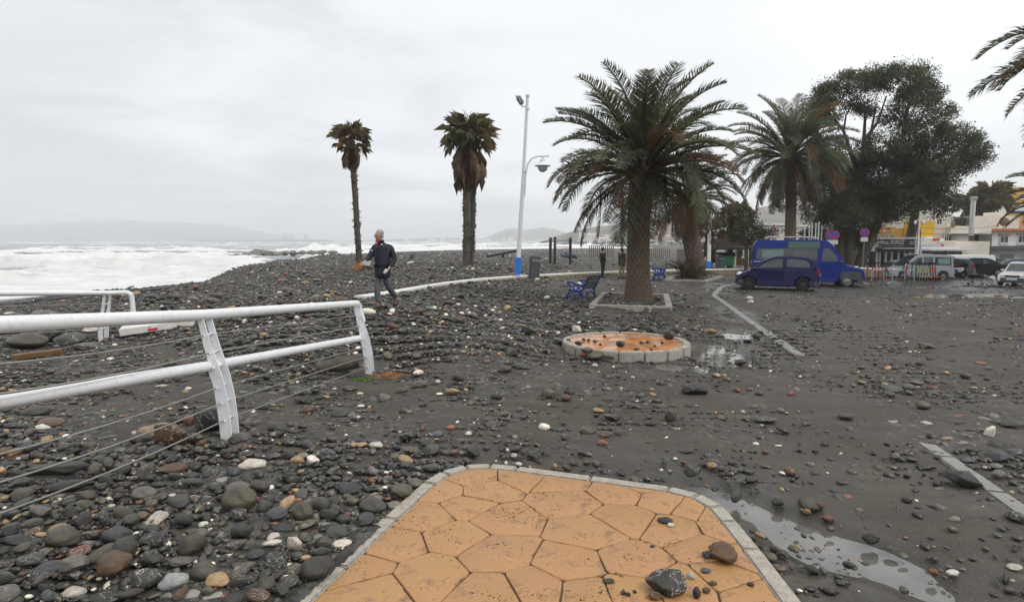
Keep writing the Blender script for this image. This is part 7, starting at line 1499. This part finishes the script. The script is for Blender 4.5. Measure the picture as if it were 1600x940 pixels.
# white hotel-like building behind the flagpoles, more roofs
b = Bld("white_office", 'long low white building behind the flagpoles', 1290, 420, 125, 'building'); b.box("wall", WHITEW, 1250, 354, 1345, 420, 9); b.box("roof_slab", FRW, 1246, 351.5, 1350, 354, 10, -.6)
for i in range(9): b.win(1258 + i * 9.5, 358, 1264 + i * 9.5, 364); b.win(1258 + i * 9.5, 370, 1264 + i * 9.5, 376)
b = Bld("white_bungalow", 'white roofed building left of the tall palm trunk', 1210, 416, 118, 'building'); b.box("wall", CRM, 1186, 352, 1232, 420, 8); b.box("roof_slab", FRW, 1184, 348.5, 1234, 352, 9, -.5)
for i in range(4): b.win(1190 + i * 10, 357, 1197 + i * 10, 363)
FLG = M("white_flagpole", (.72, .72, .72), rough=.4, var=.04)
for i, (px, pt, Y) in enumerate(((1254.5, 359, 52), (1261.5, 356, 51), (1265.5, 350, 50), (1271.5, 351, 52), (1276, 349, 50.5), (1281, 354, 53))):
    b_ = at_y(px, 420, Y); h_ = at_y(px, pt, Y).z - b_.z; t_ = thing("flagpole", f'{nth[i]} bare white flagpole from the tall palm trunk', 'flagpole', b_, group='white flagpoles'); MB().tube([(0, 0, -.2), (0, 0, h_)], [.07, .05], 8).build("pole", FLG, t_, smooth=1.2); MB().ell((0, 0, h_ + .04), (.08, .08, .07), 8, 6).build("finial", FLG, t_, smooth=3.2)
b_ = at_y(1430, 428, 52); t_ = thing("classic_lamp", 'white ornamental lamp post before the beige terraces', 'street lamp', b_); P = lambda px, py: at_y(px, py, 52) - b_
h_ = P(1436, 344).z; x_ = P(1432, 410).x; MB().tube([(x_, 0, -.3), (x_, 0, h_)], [.09, .06], 10).build("pole", POLEW, t_, smooth=1.2); MB().tube([(x_ - .35, 0, h_ - .1), (x_, 0, h_ + .1), (x_ + .35, 0, h_ - .1)], .035, 6).build("cross_arm", POLEW, t_)
for s_ in (-.35, .35): MB().lathe([(.03, -.2), (.11, -.1), (.13, .06), (.08, .12), (.02, .2)], 10, (x_ + s_, 0, h_ - .2)).build("lantern", POLEW, t_, smooth=.8)
for i, (a, c, d, e_) in enumerate(((1438, 356, 1560, 352), (1437, 364, 1548, 362))):
    p0, p1 = at_y(a, c, 52), at_y(d, e_, 73); tag(MB().tube([p0.lerp(p1, q / 8) + Vector((0, 0, -.25 * math.sin(PI * q / 8))) for q in range(9)], .02, 5).build("overhead_wire", DARK), ('upper' if i == 0 else 'lower') + ' overhead wire from the ornamental lamp to the houses', 'wire')
# thatched hut with stalls
THATCH = M("brown_thatch", (.085, .065, .048), rough=.95, var=.4, scale=9, bump=.9, bscale=30); GREENP = M("green_tarpaulin", (.015, .16, .06), rough=.5, var=.2); TABW = M("orange_brown_timber", (.28, .12, .04), rough=.7, var=.3)
b = Bld("thatched_hut", 'open hut with a dark thatched roof and green screens behind the wall', 1145, 420, 52, 'hut'); c_ = b.w(1148, 386); 
mb = MB(); zt, ze = b.w(1145, 369).z, b.w(1145, 386).z; hw_, dp = 3.1, 2.6; cx_ = b.w(1146, 386).x
mb.add([(cx_ - hw_, -dp, ze), (cx_ + hw_, -dp, ze), (cx_ + hw_, dp, ze), (cx_ - hw_, dp, ze), (cx_ - 1.2, 0, zt), (cx_ + 1.2, 0, zt), (cx_ - hw_, -dp, ze - .18), (cx_ + hw_, -dp, ze - .18), (cx_ + hw_, dp, ze - .18), (cx_ - hw_, dp, ze - .18)], [(0, 1, 5, 4), (1, 2, 5), (2, 3, 4, 5), (3, 0, 4), (0, 6, 7, 1), (1, 7, 8, 2), (2, 8, 9, 3), (3, 9, 6, 0), (6, 9, 8, 7)]); mb.build("roof", THATCH, b.t)
for xx in (-2.8, -1.2, .6, 2.8):
    for yy in (-2.2, 2.2): MB().tube([(cx_ + xx, yy, -.5), (cx_ + xx, yy, ze)], .11, 8).build("post", BARS, b.t)
b.box("green_screen", GREENP, 1115.5, 399, 1130, 413.5, .15, -2.4); b.box("counter", TABW, 1135, 403, 1160, 413, .7, -1.8); b.box("green_board", GREENP, 1155, 392, 1164, 401, .08, -2.35); b.box("white_panel", FRW, 1132, 400, 1134.5, 415, .1, -2.3); b.box("pale_panel", CRM, 1150, 405, 1153, 414, .1, -2.4); b.box("back_board", BARS, 1118, 395, 1162, 412, .1, 2.0)
# lawn beyond the leaning palm
LAWN = M("lawn_green", (.05, .12, .02), rough=.9, var=.3, scale=2); pts = [at_y(a, c, Y) for a, c, Y in ((1083, 411, 58), (1107, 411, 58), (1110, 403, 66), (1085, 403, 66))]; g_ = random.Random(3); mb = MB()
for i in range(5200):
    u, v_ = g_.random(), g_.random(); q = pts[0].lerp(pts[1], u).lerp(pts[3].lerp(pts[2], u), v_); q.z = gz1(q.x, q.y) + .03; hh = g_.uniform(.12, .24); mb.add([q + Vector((-.05, 0, -.05)), q + Vector((.05, 0, -.05)), q + Vector((g_.gauss(0, .04), g_.gauss(0, .04), hh))], [(0, 1, 2)])
tag(mb.build("grass", LAWN), 'small bright green lawn beyond the leaning palm', 'grass', kind='stuff')

# ================================================================== FAR SHORE: houses, tower, cranes, breakwater
g_ = random.Random(77); FARW = [plaster("far_white", (.78, .76, .72), .2), plaster("far_cream", (.58, .52, .42), .2), plaster("far_salmon", (.52, .34, .24), .2)]
def far_house(px, pyb, w_px, h_px, Y, mi, label, roof=True, name="hillside_house", wins=True):
    b_ = at_y(px, pyb, Y); k_ = Y / 940; W_, H_ = w_px * k_, h_px * k_; t_ = thing(name, label, 'house', b_, group='houses on the far shore')
    MB().box((0, W_ * .35, H_ / 2 - H_ * .15), (W_, W_ * .7, H_ * 1.3)).build("wall", FARW[mi], t_)
    if roof: MB().box((0, W_ * .35, H_ * .8 + .2), (W_ * 1.06, W_ * .75, .45)).build("roof", TERRA if mi != 0 else FARW[0], t_)
    if wins:
        nx, nz = max(2, int(w_px / 2.2)), max(1, int(h_px / 3))
        mb = MB()
        for i in range(nx):
            for j in range(nz): mb.box(((i + .5) / nx * W_ - W_ / 2, -.06, (j + .45) / nz * H_ * .8), (W_ / nx * .45, .12, H_ / nz * .4))
        tag(mb.build("windows", WING, t_), kind='stuff')
    return t_
spots = [(905, 376, 7, 4), (893, 379, 6, 3), (914, 379, 8, 4), (925, 381, 8, 5), (940, 377, 9, 6), (952, 379, 8, 5), (963, 376, 7, 5), (972, 381, 9, 5), (931, 374, 6, 4), (958, 383, 9, 4), (1018, 375, 8, 5), (1028, 380, 9, 5), (1040, 376, 9, 6), (1052, 381, 10, 5), (1036, 367, 8, 6), (1047, 362, 9, 6), (1062, 372, 8, 6), (1025, 369, 7, 5), (1058, 365, 8, 5), (1066, 380, 9, 5), (1012, 383, 8, 4), (884, 381, 7, 3), (948, 371, 6, 4), (985, 381, 8, 5), (1044, 371, 6, 4), (1055, 358, 7, 5), (1030, 374, 6, 4), (1076, 366, 8, 6), (1020, 362, 6, 4), (1098, 384, 9, 5), (1084, 381, 8, 5)]
adj = ['white', 'cream', 'salmon']; cnt = {}; spots.sort()
def ordn(k): return (nth + ['eighth', 'ninth', 'tenth', 'eleventh', 'twelfth', 'thirteenth', 'fourteenth', 'fifteenth', 'sixteenth', 'seventeenth', 'eighteenth', 'nineteenth', 'twentieth'] + ['twenty-' + q for q in nth])[k - 1]
for i, (px, py, w_, h_) in enumerate(spots):
    mi = 0 if g_.random() < .55 else g_.choice((1, 2)); lc = cnt[(mi, px < 980)] = cnt.get((mi, px < 980), 0) + 1; zone = 'left of the big palm trunk' if px < 980 else 'right of the big palm trunk'
    far_house(px, py, w_, h_, g_.uniform(560, 690), mi, f'{adj[mi]} far house {zone}, {ordn(lc)} {adj[mi]} one from the left', g_.random() < .7)
far_house(919, 377, 25, 13, 720, 0, 'long white tower block on the far hillside left of the big palm', False, "tower_block"); far_house(945, 373, 15, 7, 700, 2, 'orange roofed block right of the white tower block', True, "hillside_block")
far_house(1208, 330, 17, 8, 760, 1, 'pale hotel standing on the hill crest behind the tall palm', True, "hilltop_hotel"); far_house(1196, 334, 8, 5, 765, 1, 'lower wing house beside the hotel on the hill crest', True)
for i in range(26):
    px = 632 + i * 9.6 + g_.uniform(-3, 3); far_house(px, 379, g_.uniform(5, 10), g_.uniform(4, 8.5), g_.uniform(2400, 2600), g_.choice((0, 0, 1)), f'{ordn(i + 1)} pale tower block in the haze, counted rightwards from the walking man', False, "city_block", wins=False)
for ti, (px, py, Y) in enumerate(sorted(((955, 384, 520), (965, 382, 540), (976, 385, 500), (940, 385, 530), (912, 385, 560), (930, 386, 540), (1022, 386, 480), (1034, 385, 500), (1050, 387, 470), (1008, 386, 450), (1063, 386, 460), (888, 385, 600)))):
    b_ = at_y(px, py + 1, Y); t_ = thing("seafront_tree", f'{ordn(ti + 1)} small dark tree along the far seafront, counted from the exercise bars', 'tree', b_, group='trees along the far seafront'); k_ = Y / 940; MB().tube([(0, 0, -1), (0, 0, 3)], .3, 6).build("trunk", BARKT, t_)
    obj("crown", leaf_cloud([((0, 0, 6 * k_ * 1.2), (4.5 * k_, 4 * k_, 4 * k_))], 16, 1.3, px, [(.035, .042, .024), (.05, .055, .03)], sub=3), LEAF, t_)
CRN = M("crane_steel", (.12, .14, .17), rough=.6, var=.1)
for i, (px, h_, Y) in enumerate(((445, 14, 2700), (449, 12, 2750), (454.5, 14, 2700), (459, 12, 2760), (477, 12, 2850), (481, 10, 2900))):
    b_ = at_y(px, 377, Y); k_ = Y / 940; H_ = h_ * k_; t_ = thing("port_crane", f'{nth[i]} faint port crane on the horizon counted from the mountain', 'crane', b_, group='port cranes on the horizon')
    for xx in (-3.5, 3.5): MB().tube([(xx, 0, -2), (xx * .7, 0, H_ * .62)], 1.0, 6).build("leg", CRN, t_)
    MB().box((-2, 0, H_ * .62), (16, 3, 1.6)).build("boom", CRN, t_); MB().tube([(-1, 0, H_ * .6), (-3, 0, H_)], .9, 6).build("mast", CRN, t_); MB().tube([(-3, 0, H_), (-9, 0, H_ * .64)], .5, 5).build("stay", CRN, t_)
mb = MB(); p0, p1 = at_y(300, 377.5, 2500), at_y(520, 377.5, 2500); mb.box(((p0.x + p1.x) / 2, 2500, SEA + 2.0), (p1.x - p0.x, 30, 6)); tag(mb.build("breakwater", M("harbour_concrete", (.2, .2, .2), rough=.9)), 'long low harbour wall on the horizon under the cranes', 'harbour wall')
ROCK = M("breakwater_rock", (.20, .18, .15), rough=.8, var=.35, scale=1.2, bump=.6, bscale=2.5, base2=(.13, .12, .10)); v, f = stone_shape(4, 77, 'angular'); rocks = []
for q in range(4): v, f = stone_shape(4, 77 + q, 'angular'); me = np_mesh("boulder", v, f, smooth=True); me.set_sharp_from_angle(angle=.6); me.materials.append(ROCK); rocks.append(me)
for i, (px, py, w_, h_) in enumerate(((358, 405, 14, 8), (371, 404, 13, 8), (384, 403, 14, 9), (399, 403, 20, 14), (416, 403, 18, 13), (430, 402, 14, 8), (392, 405, 12, 6), (438, 401, 12, 6), (410, 397, 14, 6), (445, 398, 14, 6), (458, 398, 16, 7), (472, 397, 15, 6), (488, 397, 16, 6), (503, 396.5, 14, 6), (520, 396, 16, 5))):
    Y = 148 + (px - 358) * .25; b_ = at_y(px, py, Y); k_ = Y / 940; o = obj("boulder", rocks[i % 4], loc=(b_.x, Y, b_.z + h_ * k_ * .40)); o.scale = (w_ * k_ * .62, w_ * k_ * .5, h_ * k_ * .62); o.rotation_euler = (0, 0, i * 1.7)
    tag(o, f"{['low', 'broad', 'big', 'tallest', 'blocky', 'sloping', 'small', 'end', 'rear', 'half-drowned', 'foam-ringed', 'flat', 'humped', 'outer', 'last'][i]} brown rock of the breakwater in the surf", 'rock', 'breakwater rocks')
